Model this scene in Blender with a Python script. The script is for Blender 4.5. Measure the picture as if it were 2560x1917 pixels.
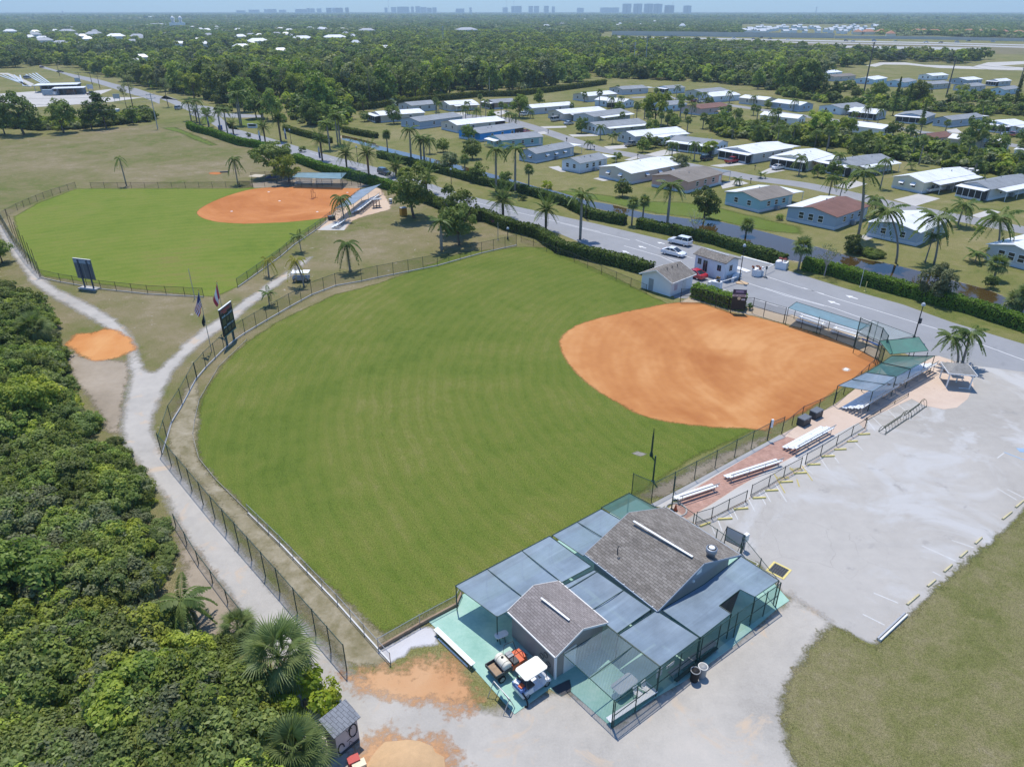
import bpy, bmesh, math, random
import numpy as np
from mathutils import Vector, Matrix
random.seed(7); RNG = np.random.default_rng(7)
for o in list(bpy.data.objects): bpy.data.objects.remove(o, do_unlink=True)
SC = bpy.context.scene; COL = SC.collection
R = math.radians

# ------------------------------------------------------------ camera
H = 40.0                       # drone height, from the 20 m base paths of the far diamond
FPX = 1774.0; PITCH = math.atan((958.5-28.0)/FPX)
cam = bpy.data.cameras.new('camera'); camo = bpy.data.objects.new('camera', cam); COL.objects.link(camo)
cam.sensor_fit = 'HORIZONTAL'; cam.sensor_width = 36.0; cam.lens = 36.0*FPX/2560.0
cam.clip_start = 0.5; cam.clip_end = 60000
camo.location = (0, 0, H); camo.rotation_euler = (math.pi/2-PITCH, 0, 0)
SC.camera = camo
# ------------------------------------------------------------ sky and sun
SUN_EL = R(70); SUN_H = Vector((-0.22, 1.0)).normalized()      # towards the sun, on the ground
w = bpy.data.worlds.new('World'); SC.world = w; w.use_nodes = True
nt = w.node_tree; sky = nt.nodes.new('ShaderNodeTexSky'); sky.sky_type = 'NISHITA'; sky.sun_disc = False
sky.sun_elevation = SUN_EL; sky.sun_rotation = math.atan2(SUN_H.x, SUN_H.y)
sky.altitude = 40; sky.air_density = 1.0; sky.dust_density = 0.3; sky.ozone_density = 1.6
tint = nt.nodes.new('ShaderNodeMix'); tint.data_type = 'RGBA'; tint.blend_type = 'MULTIPLY'; tint.inputs[0].default_value = 1.0
tint.inputs[7].default_value = (.66, .94, 1.26, 1)          # a clear blue day: less yellow at the skyline than the model gives
nt.links.new(sky.outputs['Color'], tint.inputs[6]); nt.links.new(tint.outputs[2], nt.nodes['Background'].inputs['Color'])
nt.nodes['Background'].inputs['Strength'].default_value = 0.15
sl = bpy.data.lights.new('sun', 'SUN'); sl.energy = 4.5; sl.angle = R(0.6); sl.color = (1.0, 0.945, 0.85)
so = bpy.data.objects.new('sun', sl); COL.objects.link(so)
sd_ = Vector((SUN_H.x*math.cos(SUN_EL), SUN_H.y*math.cos(SUN_EL), math.sin(SUN_EL)))
so.rotation_euler = sd_.to_track_quat('Z', 'Y').to_euler(); so.location = (0, 0, 120)
SC.view_settings.view_transform = 'Standard'; SC.view_settings.look = 'None'
SC.view_settings.exposure = 0.1; SC.view_settings.gamma = 1.0
SC.render.engine = 'CYCLES'
SC.cycles.transparent_max_bounces = 24; SC.cycles.max_bounces = 6
SC.cycles.diffuse_bounces = 3; SC.cycles.glossy_bounces = 3; SC.cycles.transmission_bounces = 4; SC.cycles.volume_bounces = 0

# ------------------------------------------------------------ photo pixels -> places
FR = dict(F=(0,0,.8637), A1=(0,0,2.458), A2=(800,0,2.458), A3=(1660,0,2.458), A4=(900,200,3.687), A5=(1400,200,3.687),
  A6=(1960,200,3.687), A7=(1960,450,3.687), B1=(0,280,3.16), B2=(600,280,3.687), B3=(450,640,4.424), B4=(0,700,3.68),
  B5=(1560,600,4.424), B6=(1900,720,3.352), B7=(1560,1000,3.16), C1=(1040,1200,3.95), C2=(1440,1200,3.687),
  C3=(1180,1540,4.424), C4=(1540,1500,4.424), C5=(600,1500,3.687), C6=(0,1100,3.16), C7=(0,1500,3.687), C8=(1900,1350,2.921),
  D1=(0,60,4.916), D2=(400,180,4.916), D3=(2100,180,4.809), D4=(1600,60,4.608), D5=(720,60,4.608), D6=(1150,60,4.424),
  E1=(470,720,10.35), E2=(1790,700,16.56), E3=(160,620,13.8), E4=(1840,1130,9.74), E5=(2380,1080,7.528), E6=(1200,1600,9.2),
  E7=(2080,830,5.53), E8=(840,1500,6.144), P=(0,0,1.0))
CP, SP = math.cos(PITCH), math.sin(PITCH)
def ray(fr, x, y):
    a, b, s = FR[fr]; u = (a+x/s-1280)/FPX; v = (b+y/s-958.5)/FPX
    return u, CP-v*SP, -(SP+v*CP)
def g(fr, x, y, z=0.0):                       # the point of height z seen at that pixel
    dx, dy, dz = ray(fr, x, y); t = (z-H)/dz
    return Vector((dx*t, dy*t, z))
def gs(fr, pts, z=0.0): return [g(fr, x, y, z) for x, y in pts]
def height_at(fr, x, y, base):                # height of a pixel above a known ground point (same distance)
    dx, dy, dz = ray(fr, x, y); t = base.y/dy
    return H+dz*t
def xy(v): return (v[0], v[1])

# ------------------------------------------------------------ materials
MATS = {}
def nd(t, typ, **kw):
    n = t.nodes.new(typ)
    for k, v in kw.items():
        if k in n.inputs: n.inputs[k].default_value = v
        else: setattr(n, k, v)
    return n
def c4(c): return (c[0], c[1], c[2], 1.0)
def newmat(name):
    m = bpy.data.materials.new(name); m.use_nodes = True; MATS[name] = m
    t = m.node_tree; b = t.nodes['Principled BSDF']
    return m, t, b
def coords(t, scale=1.0, kind='Object'):
    tc = nd(t,'ShaderNodeTexCoord'); mp = nd(t,'ShaderNodeMapping'); mp.inputs['Scale'].default_value = (scale,)*3 if not isinstance(scale,tuple) else scale
    t.links.new(tc.outputs[kind], mp.inputs['Vector']); return mp.outputs['Vector']
def noise(t, vec, scale, detail=4, rough=.55, dist=0.0):
    n = nd(t, 'ShaderNodeTexNoise'); n.inputs['Scale'].default_value = scale; n.inputs['Detail'].default_value = detail
    n.inputs['Roughness'].default_value = rough; n.inputs['Distortion'].default_value = dist
    t.links.new(vec, n.inputs['Vector']); return n.outputs['Fac']
def ramp(t, fac, stops, mode='LINEAR'):
    r = nd(t, 'ShaderNodeValToRGB'); cr = r.color_ramp; cr.interpolation = mode
    while len(cr.elements) < len(stops): cr.elements.new(0.5)
    for e, (p, c) in zip(cr.elements, stops): e.position = p; e.color = c4(c) if len(c) == 3 else c
    t.links.new(fac, r.inputs['Fac']); return r.outputs['Color']
def mixc(t, fac, a, b, mode='MIX'):
    m = nd(t, 'ShaderNodeMix'); m.data_type = 'RGBA'; m.blend_type = mode
    for s, v in (('Factor', fac), ('A', a), ('B', b)):
        i = [k for k in m.inputs if k.name == s and (k.type == 'RGBA' if s != 'Factor' else k.type == 'VALUE')][0]
        if hasattr(v, 'is_linked') or hasattr(v, 'links'): t.links.new(v, i)
        else: i.default_value = v if s == 'Factor' else c4(v)
    return [o for o in m.outputs if o.type == 'RGBA'][0]
def math_(t, op, a, b=None, clamp=False):
    m = nd(t, 'ShaderNodeMath'); m.operation = op; m.use_clamp = clamp
    for i, v in enumerate((a, b)):
        if v is None: continue
        if hasattr(v, 'links'): t.links.new(v, m.inputs[i])
        else: m.inputs[i].default_value = v
    return m.outputs[0]
def bump(t, b, fac, strength=.3, dist=.05):
    n = nd(t, 'ShaderNodeBump'); n.inputs['Strength'].default_value = strength; n.inputs['Distance'].default_value = dist
    t.links.new(fac, n.inputs['Height']); t.links.new(n.outputs['Normal'], b.inputs['Normal'])
def mat(name, col, rough=.6, var=.12, scale=2.0, metal=0.0, spec=.3, bmp=0.0, kind='Object', rnd=0.0):
    """a plain procedural surface: base colour with dirt/fade variation"""
    if name in MATS: return MATS[name]
    m, t, b = newmat(name); v = coords(t, 1.0, kind)
    f = noise(t, v, scale, 5, .65); f2 = noise(t, v, scale*9, 3, .6)
    s = math_(t, 'ADD', math_(t, 'MULTIPLY', f, .65), math_(t, 'MULTIPLY', f2, .35))
    c = ramp(t, s, [(.28, tuple(k*(1-var*1.6) for k in col)), (.55, col), (.78, tuple(min(1, k*(1+var)) for k in col))])
    if rnd:
        oi = nd(t, 'ShaderNodeObjectInfo'); hs = nd(t, 'ShaderNodeHueSaturation')
        t.links.new(math_(t, 'ADD', math_(t, 'MULTIPLY', oi.outputs['Random'], 2*rnd), 1-rnd), hs.inputs['Value'])
        t.links.new(c, hs.inputs['Color']); c = hs.outputs['Color']
    t.links.new(c, b.inputs['Base Color']); b.inputs['Roughness'].default_value = rough
    b.inputs['Metallic'].default_value = metal; b.inputs['Specular IOR Level'].default_value = spec
    if bmp: bump(t, b, f2, bmp, .03)
    return m

# ------------------------------------------------------------ mesh builder
class MB:
    def __init__(s): s.v = []; s.f = []; s.m = []; s.mi = 0
    def add(s, vs, fs):
        n = len(s.v); s.v.extend([tuple(p) for p in vs])
        for f in fs: s.f.append(tuple(i+n for i in f)); s.m.append(s.mi)
        return s
    def box(s, c, d, rz=0.0, top=None):
        """axis box of size d centred on c (turned rz); top = scale of the top face"""
        hx, hy, hz = d[0]/2, d[1]/2, d[2]/2; k = top if top else (1, 1); ca, sa = math.cos(rz), math.sin(rz); vs = []
        for z, (kx, ky) in ((-hz, (1, 1)), (hz, k)):
            for x, y in ((-hx*kx, -hy*ky), (hx*kx, -hy*ky), (hx*kx, hy*ky), (-hx*kx, hy*ky)):
                vs.append((c[0]+x*ca-y*sa, c[1]+x*sa+y*ca, c[2]+z))
        return s.add(vs, [(0,3,2,1), (4,5,6,7), (0,1,5,4), (1,2,6,5), (2,3,7,6), (3,0,4,7)])
    def beam(s, a, b, wd, ht=None):
        """rectangular bar from a to b, wd wide and ht high"""
        a = Vector(a); b = Vector(b); ht = ht or wd; d = (b-a); 
        if d.length < 1e-6: return s
        d.normalize(); up = Vector((0, 0, 1)) if abs(d.z) < .95 else Vector((0, 1, 0))
        x = d.cross(up).normalized(); y = x.cross(d).normalized(); vs = []
        for p in (a, b):
            for i, j in ((-1,-1), (1,-1), (1,1), (-1,1)): vs.append(p+x*(i*wd/2)+y*(j*ht/2))
        return s.add(vs, [(0,1,2,3), (7,6,5,4), (0,4,5,1), (1,5,6,2), (2,6,7,3), (3,7,4,0)])
    def tube(s, pts, r, n=6, r2=None, cap=True):
        pts = [Vector(p) for p in pts]; m = len(pts); vs = []
        for i, p in enumerate(pts):
            d = (pts[min(i+1, m-1)]-pts[max(i-1, 0)]).normalized(); up = Vector((0, 0, 1)) if abs(d.z) < .9 else Vector((1, 0, 0))
            x = d.cross(up).normalized(); y = x.cross(d)
            rr = r[i] if isinstance(r, (list, tuple)) else (r if r2 is None else r+(r2-r)*i/(m-1))
            for k in range(n): a = 2*math.pi*k/n; vs.append(p+x*(rr*math.cos(a))+y*(rr*math.sin(a)))
        fs = [(i*n+k, i*n+(k+1) % n, (i+1)*n+(k+1) % n, (i+1)*n+k) for i in range(m-1) for k in range(n)]
        if cap: fs += [tuple(range(n))[::-1], tuple((m-1)*n+k for k in range(n))]
        return s.add(vs, fs)
    def lathe(s, c, prof, n=12, rz=0):
        vs = []; m = len(prof)
        for r, z in prof:
            for k in range(n): a = 2*math.pi*k/n+rz; vs.append((c[0]+r*math.cos(a), c[1]+r*math.sin(a), c[2]+z))
        fs = [(i*n+k, i*n+(k+1) % n, (i+1)*n+(k+1) % n, (i+1)*n+k) for i in range(m-1) for k in range(n)]
        fs += [tuple(range(n))[::-1], tuple((m-1)*n+k for k in range(n))]
        return s.add(vs, fs)
    def poly(s, pts, th=0.0):
        """a flat polygon, given a thickness downwards"""
        pts = [Vector(p) for p in pts]; n = len(pts)
        if not th: return s.add(pts, [tuple(range(n))])
        lo = [p-Vector((0, 0, th)) for p in pts]
        return s.add(pts+lo, [tuple(range(n)), tuple(range(2*n-1, n-1, -1))]+[(i, n+i, n+(i+1) % n, (i+1) % n) for i in range(n)])
    def slab(s, pts, th):
        """a sheet in any plane given thickness along its normal"""
        pts = [Vector(p) for p in pts]; n = len(pts)
        nn = (pts[1]-pts[0]).cross(pts[-1]-pts[0]).normalized()
        lo = [p-nn*th for p in pts]
        return s.add(pts+lo, [tuple(range(n)), tuple(range(2*n-1, n-1, -1))]+[(i, n+i, n+(i+1) % n, (i+1) % n) for i in range(n)])
    def sphere(s, c, r, nu=12, nv=8):
        rr = r if isinstance(r, (tuple, list)) else (r, r, r); vs = [(c[0], c[1], c[2]-rr[2])]
        for j in range(1, nv):
            p = -math.pi/2+math.pi*j/nv
            for i in range(nu): a = 2*math.pi*i/nu; vs.append((c[0]+rr[0]*math.cos(p)*math.cos(a),c[1]+rr[1]*math.cos(p)*math.sin(a),c[2]+rr[2]*math.sin(p)))
        vs.append((c[0], c[1], c[2]+rr[2])); L = len(vs)-1
        fs = [(0, 1+(i+1) % nu, 1+i) for i in range(nu)]
        fs += [(1+(j-1)*nu+i, 1+(j-1)*nu+(i+1) % nu, 1+j*nu+(i+1) % nu, 1+j*nu+i) for j in range(1, nv-1) for i in range(nu)]
        fs += [(1+(nv-2)*nu+i, 1+(nv-2)*nu+(i+1) % nu, L) for i in range(nu)]
        return s.add(vs, fs)
    def moved(s, loc):
        s.v = [(p[0]-loc[0], p[1]-loc[1], p[2]-loc[2]) for p in s.v]; return s
    def mesh(s, name, mats, smooth=False):
        me = bpy.data.meshes.new(name); me.from_pydata(s.v, [], s.f)
        for m in (mats if isinstance(mats, (list, tuple)) else [mats]): me.materials.append(m)
        if max(s.m, default=0): me.polygons.foreach_set('material_index', s.m)
        if smooth: me.polygons.foreach_set('use_smooth', [True]*len(s.f))
        me.update(); return me
    def build(s, name, mats, parent=None, smooth=False):
        """link as one object; with a parent the vertices are in the parent's own space"""
        return link(name, s.mesh(name, mats, smooth), parent)
    def wbuild(s, name, mats, parent=None, smooth=False):
        """vertices given in world space; parent is unrotated (or a child of an unrotated thing at its origin)"""
        p = parent; loc = Vector((0, 0, 0))
        while p is not None: loc = loc+p.location; p = p.parent
        return s.moved(loc).build(name, mats, parent, smooth)
def link(name, data, parent=None):
    o = bpy.data.objects.new(name, data); COL.objects.link(o)
    if parent is not None: o.parent = parent
    return o
def tag(o, label, cat, group=None):
    o['label'] = label; o['category'] = cat
    if group: o['group'] = group
    return o
def struct(o, kind='structure'): o['kind'] = kind; return o
def thing(name, label, cat, loc=(0, 0, 0), rz=0.0, group=None):
    o = bpy.data.objects.new(name, None); COL.objects.link(o); o.empty_display_size = .3
    o.location = loc; o.rotation_euler = (0, 0, rz); return tag(o, label, cat, group)
def solo(name, mb, mats, label, cat, group=None, smooth=False, loc=None):
    """a thing of a single mesh, vertices in world space, origin at loc"""
    loc = Vector(loc) if loc is not None else Vector(mb.v[0])
    o = mb.moved(loc).build(name, mats, None, smooth); o.location = loc; return tag(o, label, cat, group)
KIDS = {}
def dup(root, loc, rz=0.0, sc=1.0, label=None, group=None):
    def cp(o, par):
        c = o.copy(); COL.objects.link(c)
        if par is not None: c.parent = par
        for k in [k for k in o.children]: cp(k, c)
        return c
    r = cp(root, None); r.location = loc; r.rotation_euler = (0, 0, rz); r.scale = (sc,)*3 if not isinstance(sc, tuple) else sc
    if label: r['label'] = label
    if group: r['group'] = group
    return r
FONT = None
def text_mesh(txt, size, depth=.01, bold=0.0):
    cu = bpy.data.curves.new('t','FONT'); cu.body = txt; cu.size = size; cu.extrude = depth; cu.align_x = 'CENTER'; cu.align_y = 'CENTER'; cu.offset = bold
    o = bpy.data.objects.new('t', cu); COL.objects.link(o); dg = bpy.context.evaluated_depsgraph_get()
    me = bpy.data.meshes.new_from_object(o.evaluated_get(dg)); bpy.data.objects.remove(o); bpy.data.curves.remove(cu)
    return me
def text_on(txt, size, mt, parent, loc, rot, name='lettering', bold=.01):
    me = text_mesh(txt, size, .006, bold*size); me.materials.clear(); me.materials.append(mt)
    o = link(name, me, parent); o.location = loc; o.rotation_euler = rot; return o
def frame_rz(a, b): return math.atan2(b[1]-a[1], b[0]-a[0])

# ------------------------------------------------------------ ground sheets
def pt_sd(px, py, poly):
    """signed distance to a polygon, positive inside"""
    d = np.full(px.shape, 1e9); ins = np.zeros(px.shape, bool); n = len(poly)
    for i in range(n):
        ax, ay = poly[i][0], poly[i][1]; bx, by = poly[(i+1) % n][0], poly[(i+1) % n][1]
        ex, ey = bx-ax, by-ay; L = ex*ex+ey*ey+1e-12
        tt = np.clip(((px-ax)*ex+(py-ay)*ey)/L, 0, 1)
        d = np.minimum(d, np.hypot(px-ax-tt*ex, py-ay-tt*ey))
        c = ((ay > py) != (by > py)); xi = ax+(py-ay)/(by-ay+1e-12)*ex
        ins ^= c & (px < xi)
    return np.where(ins, d, -d)
def smooth_poly(pts, n=6, closed=True):
    """Catmull-Rom through the points"""
    P = [Vector((p[0], p[1], 0)) for p in pts]; m = len(P); out = []
    for i in range(m if closed else m-1):
        p0, p1, p2, p3 = (P[(i-1) % m], P[i], P[(i+1) % m], P[(i+2) % m]) if closed else (P[max(i-1, 0)], P[i], P[i+1], P[min(i+2, m-1)])
        for k in range(n):
            u = k/n; out.append(.5*((2*p1)+(p2-p0)*u+(2*p0-5*p1+4*p2-p3)*u*u+(3*p1-p0-3*p2+p3)*u**3))
    if not closed: out.append(P[-1])
    return out
def tri_poly(pts):
    bm = bmesh.new(); vs = [bm.verts.new((p[0], p[1], 0)) for p in pts]; bm.faces.new(vs)
    bmesh.ops.triangulate(bm, faces=bm.faces[:]); bm.verts.index_update()
    f = [tuple(v.index for v in q.verts) for q in bm.faces]; bm.free(); return f
def sheet(name, pts, z, mt, kind='structure', parent=None):
    """hard-edged flat sheet"""
    fs = tri_poly(pts); me = bpy.data.meshes.new(name); me.from_pydata([(p[0], p[1], z) for p in pts], [], fs)
    bm = bmesh.new(); bm.from_mesh(me)
    for f in bm.faces:
        f.normal_update()
        if f.normal.z < 0: f.normal_flip()
    bm.to_mesh(me); bm.free(); me.materials.append(mt)
    o = link(name, me, parent)
    if kind and parent is None: o['kind'] = kind
    return o
def soft(name, pts, z, mt, margin=2.0, res=1.0):
    """sheet whose rim frays into the ground: the mesh carries its distance from the outline as 'sd'"""
    xs = [p[0] for p in pts]; ys = [p[1] for p in pts]
    x = np.arange(min(xs)-margin-res, max(xs)+margin+2*res, res); y = np.arange(min(ys)-margin-res, max(ys)+margin+2*res, res)
    X, Y = np.meshgrid(x, y); S = pt_sd(X, Y, pts); keep = S > -margin
    nx, ny = len(x), len(y); cell = keep[:-1, :-1] | keep[1:, :-1] | keep[:-1, 1:] | keep[1:, 1:]
    idx = np.arange(nx*ny).reshape(ny, nx); j, i = np.nonzero(cell)
    q = np.stack([idx[j, i], idx[j, i+1], idx[j+1, i+1], idx[j+1, i]], 1)
    used = np.unique(q); mp = np.full(nx*ny, -1); mp[used] = np.arange(len(used)); q = mp[q]
    co = np.stack([X.ravel()[used], Y.ravel()[used], np.full(len(used), z)], 1)
    me = bpy.data.meshes.new(name); me.from_pydata(co.tolist(), [], q.tolist())
    a = me.attributes.new('sd', 'FLOAT', 'POINT'); a.data.foreach_set('value', S.ravel()[used].astype(np.float32))
    me.materials.append(mt); o = link(name, me); o['kind'] = 'structure'; return o
def fray(m, t, b, amp=1.2, scale=.5, blur=.5):
    """make a material end raggedly where 'sd' falls below zero"""
    at = nd(t, 'ShaderNodeAttribute'); at.attribute_name = 'sd'; v = coords(t, 1.0)
    n1 = noise(t, v, scale, 6, .7); n2 = noise(t, v, scale*7, 3, .6)
    nn = math_(t,'ADD',math_(t,'MULTIPLY',math_(t,'SUBTRACT',n1,.5),2.4*amp),math_(t,'MULTIPLY',math_(t,'SUBTRACT',n2,.5),1.2*amp))
    s = math_(t, 'ADD', at.outputs['Fac'], nn); al = math_(t, 'ADD', math_(t, 'DIVIDE', s, blur), .5, True)
    t.links.new(al, b.inputs['Alpha']); return at.outputs['Fac']
def ribbon(pts, widths):
    """outline of a path from its centre line"""
    P = [Vector((p[0], p[1], 0)) for p in pts]; m = len(P); L, Rr = [], []
    for i in range(m):
        d = (P[min(i+1,m-1)]-P[max(i-1,0)]).normalized(); nn = Vector((-d.y,d.x,0)); w_ = widths[i] if isinstance(widths,(list,tuple)) else widths
        L.append(P[i]+nn*w_/2); Rr.append(P[i]-nn*w_/2)
    return L+Rr[::-1]
# ============================================================ GROUND
def grass_mat(name, cols, big=.06, mid=.45, fine=6.0, amp=0.0, fr=None, stripes=None, bmp=.5, speck=None):
    m, t, b = newmat(name); v = coords(t)
    n1 = noise(t, v, big, 5, .6, .8); n2 = noise(t, v, mid, 5, .65, .4); n3 = noise(t, v, fine, 4, .7)
    n4 = noise(t, v, mid*3.1, 4, .7, .6)
    s = math_(t,'ADD',math_(t,'ADD',math_(t,'MULTIPLY',n1,.40),math_(t,'MULTIPLY',n4,.18)),math_(t,'ADD',math_(t,'MULTIPLY',n2,.27),math_(t,'MULTIPLY',n3,.15)))
    if stripes:
        (cx, cy), pitch, a = stripes
        sx = nd(t, 'ShaderNodeSeparateXYZ'); t.links.new(v, sx.inputs[0])
        dx = math_(t, 'SUBTRACT', sx.outputs[0], cx); dy = math_(t, 'SUBTRACT', sx.outputs[1], cy)
        rr = math_(t, 'SQRT', math_(t, 'ADD', math_(t, 'MULTIPLY', dx, dx), math_(t, 'MULTIPLY', dy, dy)))
        rr = math_(t, 'ADD', rr, math_(t, 'MULTIPLY', n2, 2.2))
        wv = math_(t,'SINE',math_(t,'MULTIPLY',rr,2*math.pi/pitch)); wv2 = math_(t,'SINE',math_(t,'MULTIPLY',rr,2*math.pi/(pitch*.37)))
        wv = math_(t, 'ADD', wv, math_(t, 'MULTIPLY', wv2, .5))
        s = math_(t, 'ADD', s, math_(t, 'MULTIPLY', math_(t, 'MULTIPLY', wv, n1), a))
    st = [(.38+.25*i/(len(cols)-1), c) for i, c in enumerate(cols)]
    c = ramp(t, s, st)
    fleck = noise(t, v, fine*3.2, 2, .6)
    c = mixc(t, 1.0, c, ramp(t, fleck, [(.3, (.52, .52, .52)), (.7, (1.42, 1.42, 1.42))]), 'MULTIPLY')
    if speck:
        pn = noise(t, v, speck[0], 3, .7, 1.0); c = mixc(t, ramp(t, pn, [(speck[1], (0, 0, 0)), (speck[1]+.07, (1, 1, 1))]), c, speck[2])
    t.links.new(c, b.inputs['Base Color']); b.inputs['Roughness'].default_value = .95; b.inputs['Specular IOR Level'].default_value = .08
    bump(t, b, n3, bmp, .08)
    if fr: fray(m, t, b, *fr)
    return m
G_LAWN = grass_mat('lawn_grass', [(.095, .120, .028), (.148, .152, .048), (.195, .178, .076), (.245, .21, .112)], .035, .25, 3.0)
G_DRY = grass_mat('dry_grass',[(.092,.122,.022),(.150,.143,.056),(.200,.168,.092),(.262,.218,.145)],.03,.16,3.0,fr=(1.0,.4,.8),speck=(.9,.66,(.36,.33,.28)))
G_DRY2 = grass_mat('rough_grass',[(.098,.112,.032),(.142,.142,.054),(.182,.165,.082),(.225,.195,.122)],.07,.5,4.5,fr=(1.0,.8,.5),bmp=.9,speck=(1.6,.70,(.30,.27,.22)))
HOME1 = g('B6', 723, 683)
G_TURF = grass_mat('field_turf',[(.078,.116,.017),(.104,.138,.023),(.130,.150,.031),(.165,.165,.050)],.03,.16,3.0,fr=(.6,.5,.6),stripes=(xy(HOME1),1.7,.045),bmp=.45)
HOME2 = g('B2', 990, 745)
G_TURF2 = grass_mat('far_field_turf',[(.098,.148,.019),(.130,.174,.025),(.155,.184,.034),(.175,.165,.046)],.03,.14,3.0,fr=(.6,.5,.7),stripes=((-40,60),2.6,.05),bmp=.35)
G_BRIGHT = grass_mat('watered_grass', [(.085, .12, .02), (.11, .15, .028), (.13, .15, .04)], .08, .4, 4.0, fr=(1.2, .3, 1.6))

def clay_mat(name, cols, fr, rake=None):
    m, t, b = newmat(name); v = coords(t); n1 = noise(t, v, .055, 4, .55, 1.2); n2 = noise(t, v, .5, 5, .6); n3 = noise(t, v, 9, 3, .6)
    s = math_(t, 'ADD', math_(t, 'MULTIPLY', n1, .75), math_(t, 'ADD', math_(t, 'MULTIPLY', n2, .17), math_(t, 'MULTIPLY', n3, .08)))
    if rake:
        sx = nd(t, 'ShaderNodeSeparateXYZ'); t.links.new(v, sx.inputs[0])
        dx = math_(t, 'SUBTRACT', sx.outputs[0], rake[0]); dy = math_(t, 'SUBTRACT', sx.outputs[1], rake[1])
        rr = math_(t, 'SQRT', math_(t, 'ADD', math_(t, 'MULTIPLY', dx, dx), math_(t, 'MULTIPLY', dy, dy)))
        rr = math_(t, 'ADD', rr, math_(t, 'MULTIPLY', n1, 3.0))
        wv = math_(t, 'SINE', math_(t, 'MULTIPLY', rr, 5.2)); wv = math_(t, 'ADD', wv, math_(t, 'SINE', math_(t, 'MULTIPLY', rr, 2.1)))
        s = math_(t, 'ADD', s, math_(t, 'MULTIPLY', wv, .009))
    c = ramp(t, s, [(.36, cols[0]), (.5, cols[1]), (.63, cols[2])])
    t.links.new(c, b.inputs['Base Color']); b.inputs['Roughness'].default_value = .95; b.inputs['Specular IOR Level'].default_value = .1
    bump(t, b, n3, .25, .02); fray(m, t, b, *fr); return m
CLAY1 = clay_mat('infield_clay', [(.35, .134, .044), (.43, .188, .066), (.52, .265, .108)], (.38, .8, .45), xy(HOME1))
CLAY2 = clay_mat('orange_infield_clay', [(.37, .135, .042), (.44, .178, .062), (.50, .225, .09)], (.22, .8, .25), xy(HOME2))
SAND_O = clay_mat('orange_sand', [(.38, .17, .075), (.47, .26, .13), (.52, .33, .19)], (2.4, .35, 1.6))
SAND_P = clay_mat('spread_orange_clay', [(.44, .17, .05), (.50, .22, .075), (.55, .28, .11)], (.9, .5, .7))

def gravel_mat(name, cols, fr=None, fine=14.0, crack=False, stain=None, big=.12):
    m, t, b = newmat(name); v = coords(t); n1 = noise(t, v, big, 5, .6, .6); n2 = noise(t, v, .9, 6, .7); n3 = noise(t, v, fine, 3, .7)
    s = math_(t, 'ADD', math_(t, 'MULTIPLY', n1, .55), math_(t, 'ADD', math_(t, 'MULTIPLY', n2, .25), math_(t, 'MULTIPLY', n3, .20)))
    c = ramp(t, s, [(.32+.36*i/(len(cols)-1), k) for i, k in enumerate(cols)])
    if stain:
        c = mixc(t, ramp(t, noise(t, v, stain[0], 5, .65, 1.5), [(stain[1], (0, 0, 0)), (stain[1]+.12, (1, 1, 1))]), c, stain[2])
    if crack:
        c = mixc(t,math_(t,'MULTIPLY',ramp(t,noise(t,v,.35,6,.75,.5),[(.60,(0,0,0)),(.70,(1,1,1))]),.5),c,(.22,.215,.21)); tv = coords(t,(.05,.6,1)); c = mixc(t,math_(t,'MULTIPLY',ramp(t,noise(t,tv,1.0,4,.6,.3),[(.54,(0,0,0)),(.66,(1,1,1))]),.14),c,(.27,.262,.25))
        vo = nd(t, 'ShaderNodeTexVoronoi'); vo.feature = 'DISTANCE_TO_EDGE'; vo.inputs['Scale'].default_value = .22
        wn = nd(t, 'ShaderNodeTexNoise'); wn.inputs['Scale'].default_value = .6; wn.inputs['Detail'].default_value = 5
        t.links.new(v, wn.inputs['Vector']); t.links.new(mixc(t, .55, v, wn.outputs['Color'], 'LINEAR_LIGHT'), vo.inputs['Vector'])
        ck = ramp(t, vo.outputs['Distance'], [(.0, (1, 1, 1)), (.006, (0, 0, 0))])
        gate = ramp(t, noise(t, v, .05, 3, .6), [(.52, (0, 0, 0)), (.6, (1, 1, 1))])
        c = mixc(t, math_(t, 'MULTIPLY', math_(t, 'MULTIPLY', ck, gate), .32), c, (.12, .12, .11))
    t.links.new(c, b.inputs['Base Color']); b.inputs['Roughness'].default_value = .92; b.inputs['Specular IOR Level'].default_value = .12
    bump(t, b, n3, .35, .03)
    if fr: fray(m, t, b, *fr)
    return m
GRAVEL = gravel_mat('shell_gravel',[(.27,.252,.225),(.35,.328,.295),(.41,.382,.342),(.45,.412,.365)],(.65,.5,.9),7.0,stain=(.25,.56,(.46,.37,.28)))
LOT = gravel_mat('lot_asphalt',[(.29,.272,.246),(.345,.326,.298),(.39,.368,.338),(.425,.40,.365)],(.25,.5,.3),16.0,crack=True,stain=(.09,.5,(.42,.412,.40)),big=.05)
ROAD = gravel_mat('road_asphalt', [(.225, .23, .24), (.255, .26, .27), (.285, .29, .30)], None, 18.0, stain=(.2, .6, (.22, .225, .235)))
STREET = gravel_mat('street_asphalt', [(.21, .21, .215), (.25, .25, .255), (.29, .285, .28)], None, 12.0)
CONC = gravel_mat('concrete', [(.36, .345, .32), (.43, .415, .39), (.49, .475, .45)], None, 12.0)
TANCON = gravel_mat('tan_concrete', [(.44, .335, .265), (.52, .41, .33), (.56, .455, .37)], None, 12.0, stain=(.4, .58, (.42, .31, .25)))
EARTH = gravel_mat('bare_earth', [(.20, .165, .12), (.29, .24, .18), (.38, .32, .25)], (1.0, .6, .7), 8.0)
BANK = gravel_mat('sandy_bank', [(.22, .18, .11), (.34, .28, .19), (.45, .38, .28)], (1.0, .5, .6), 6.0)

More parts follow.
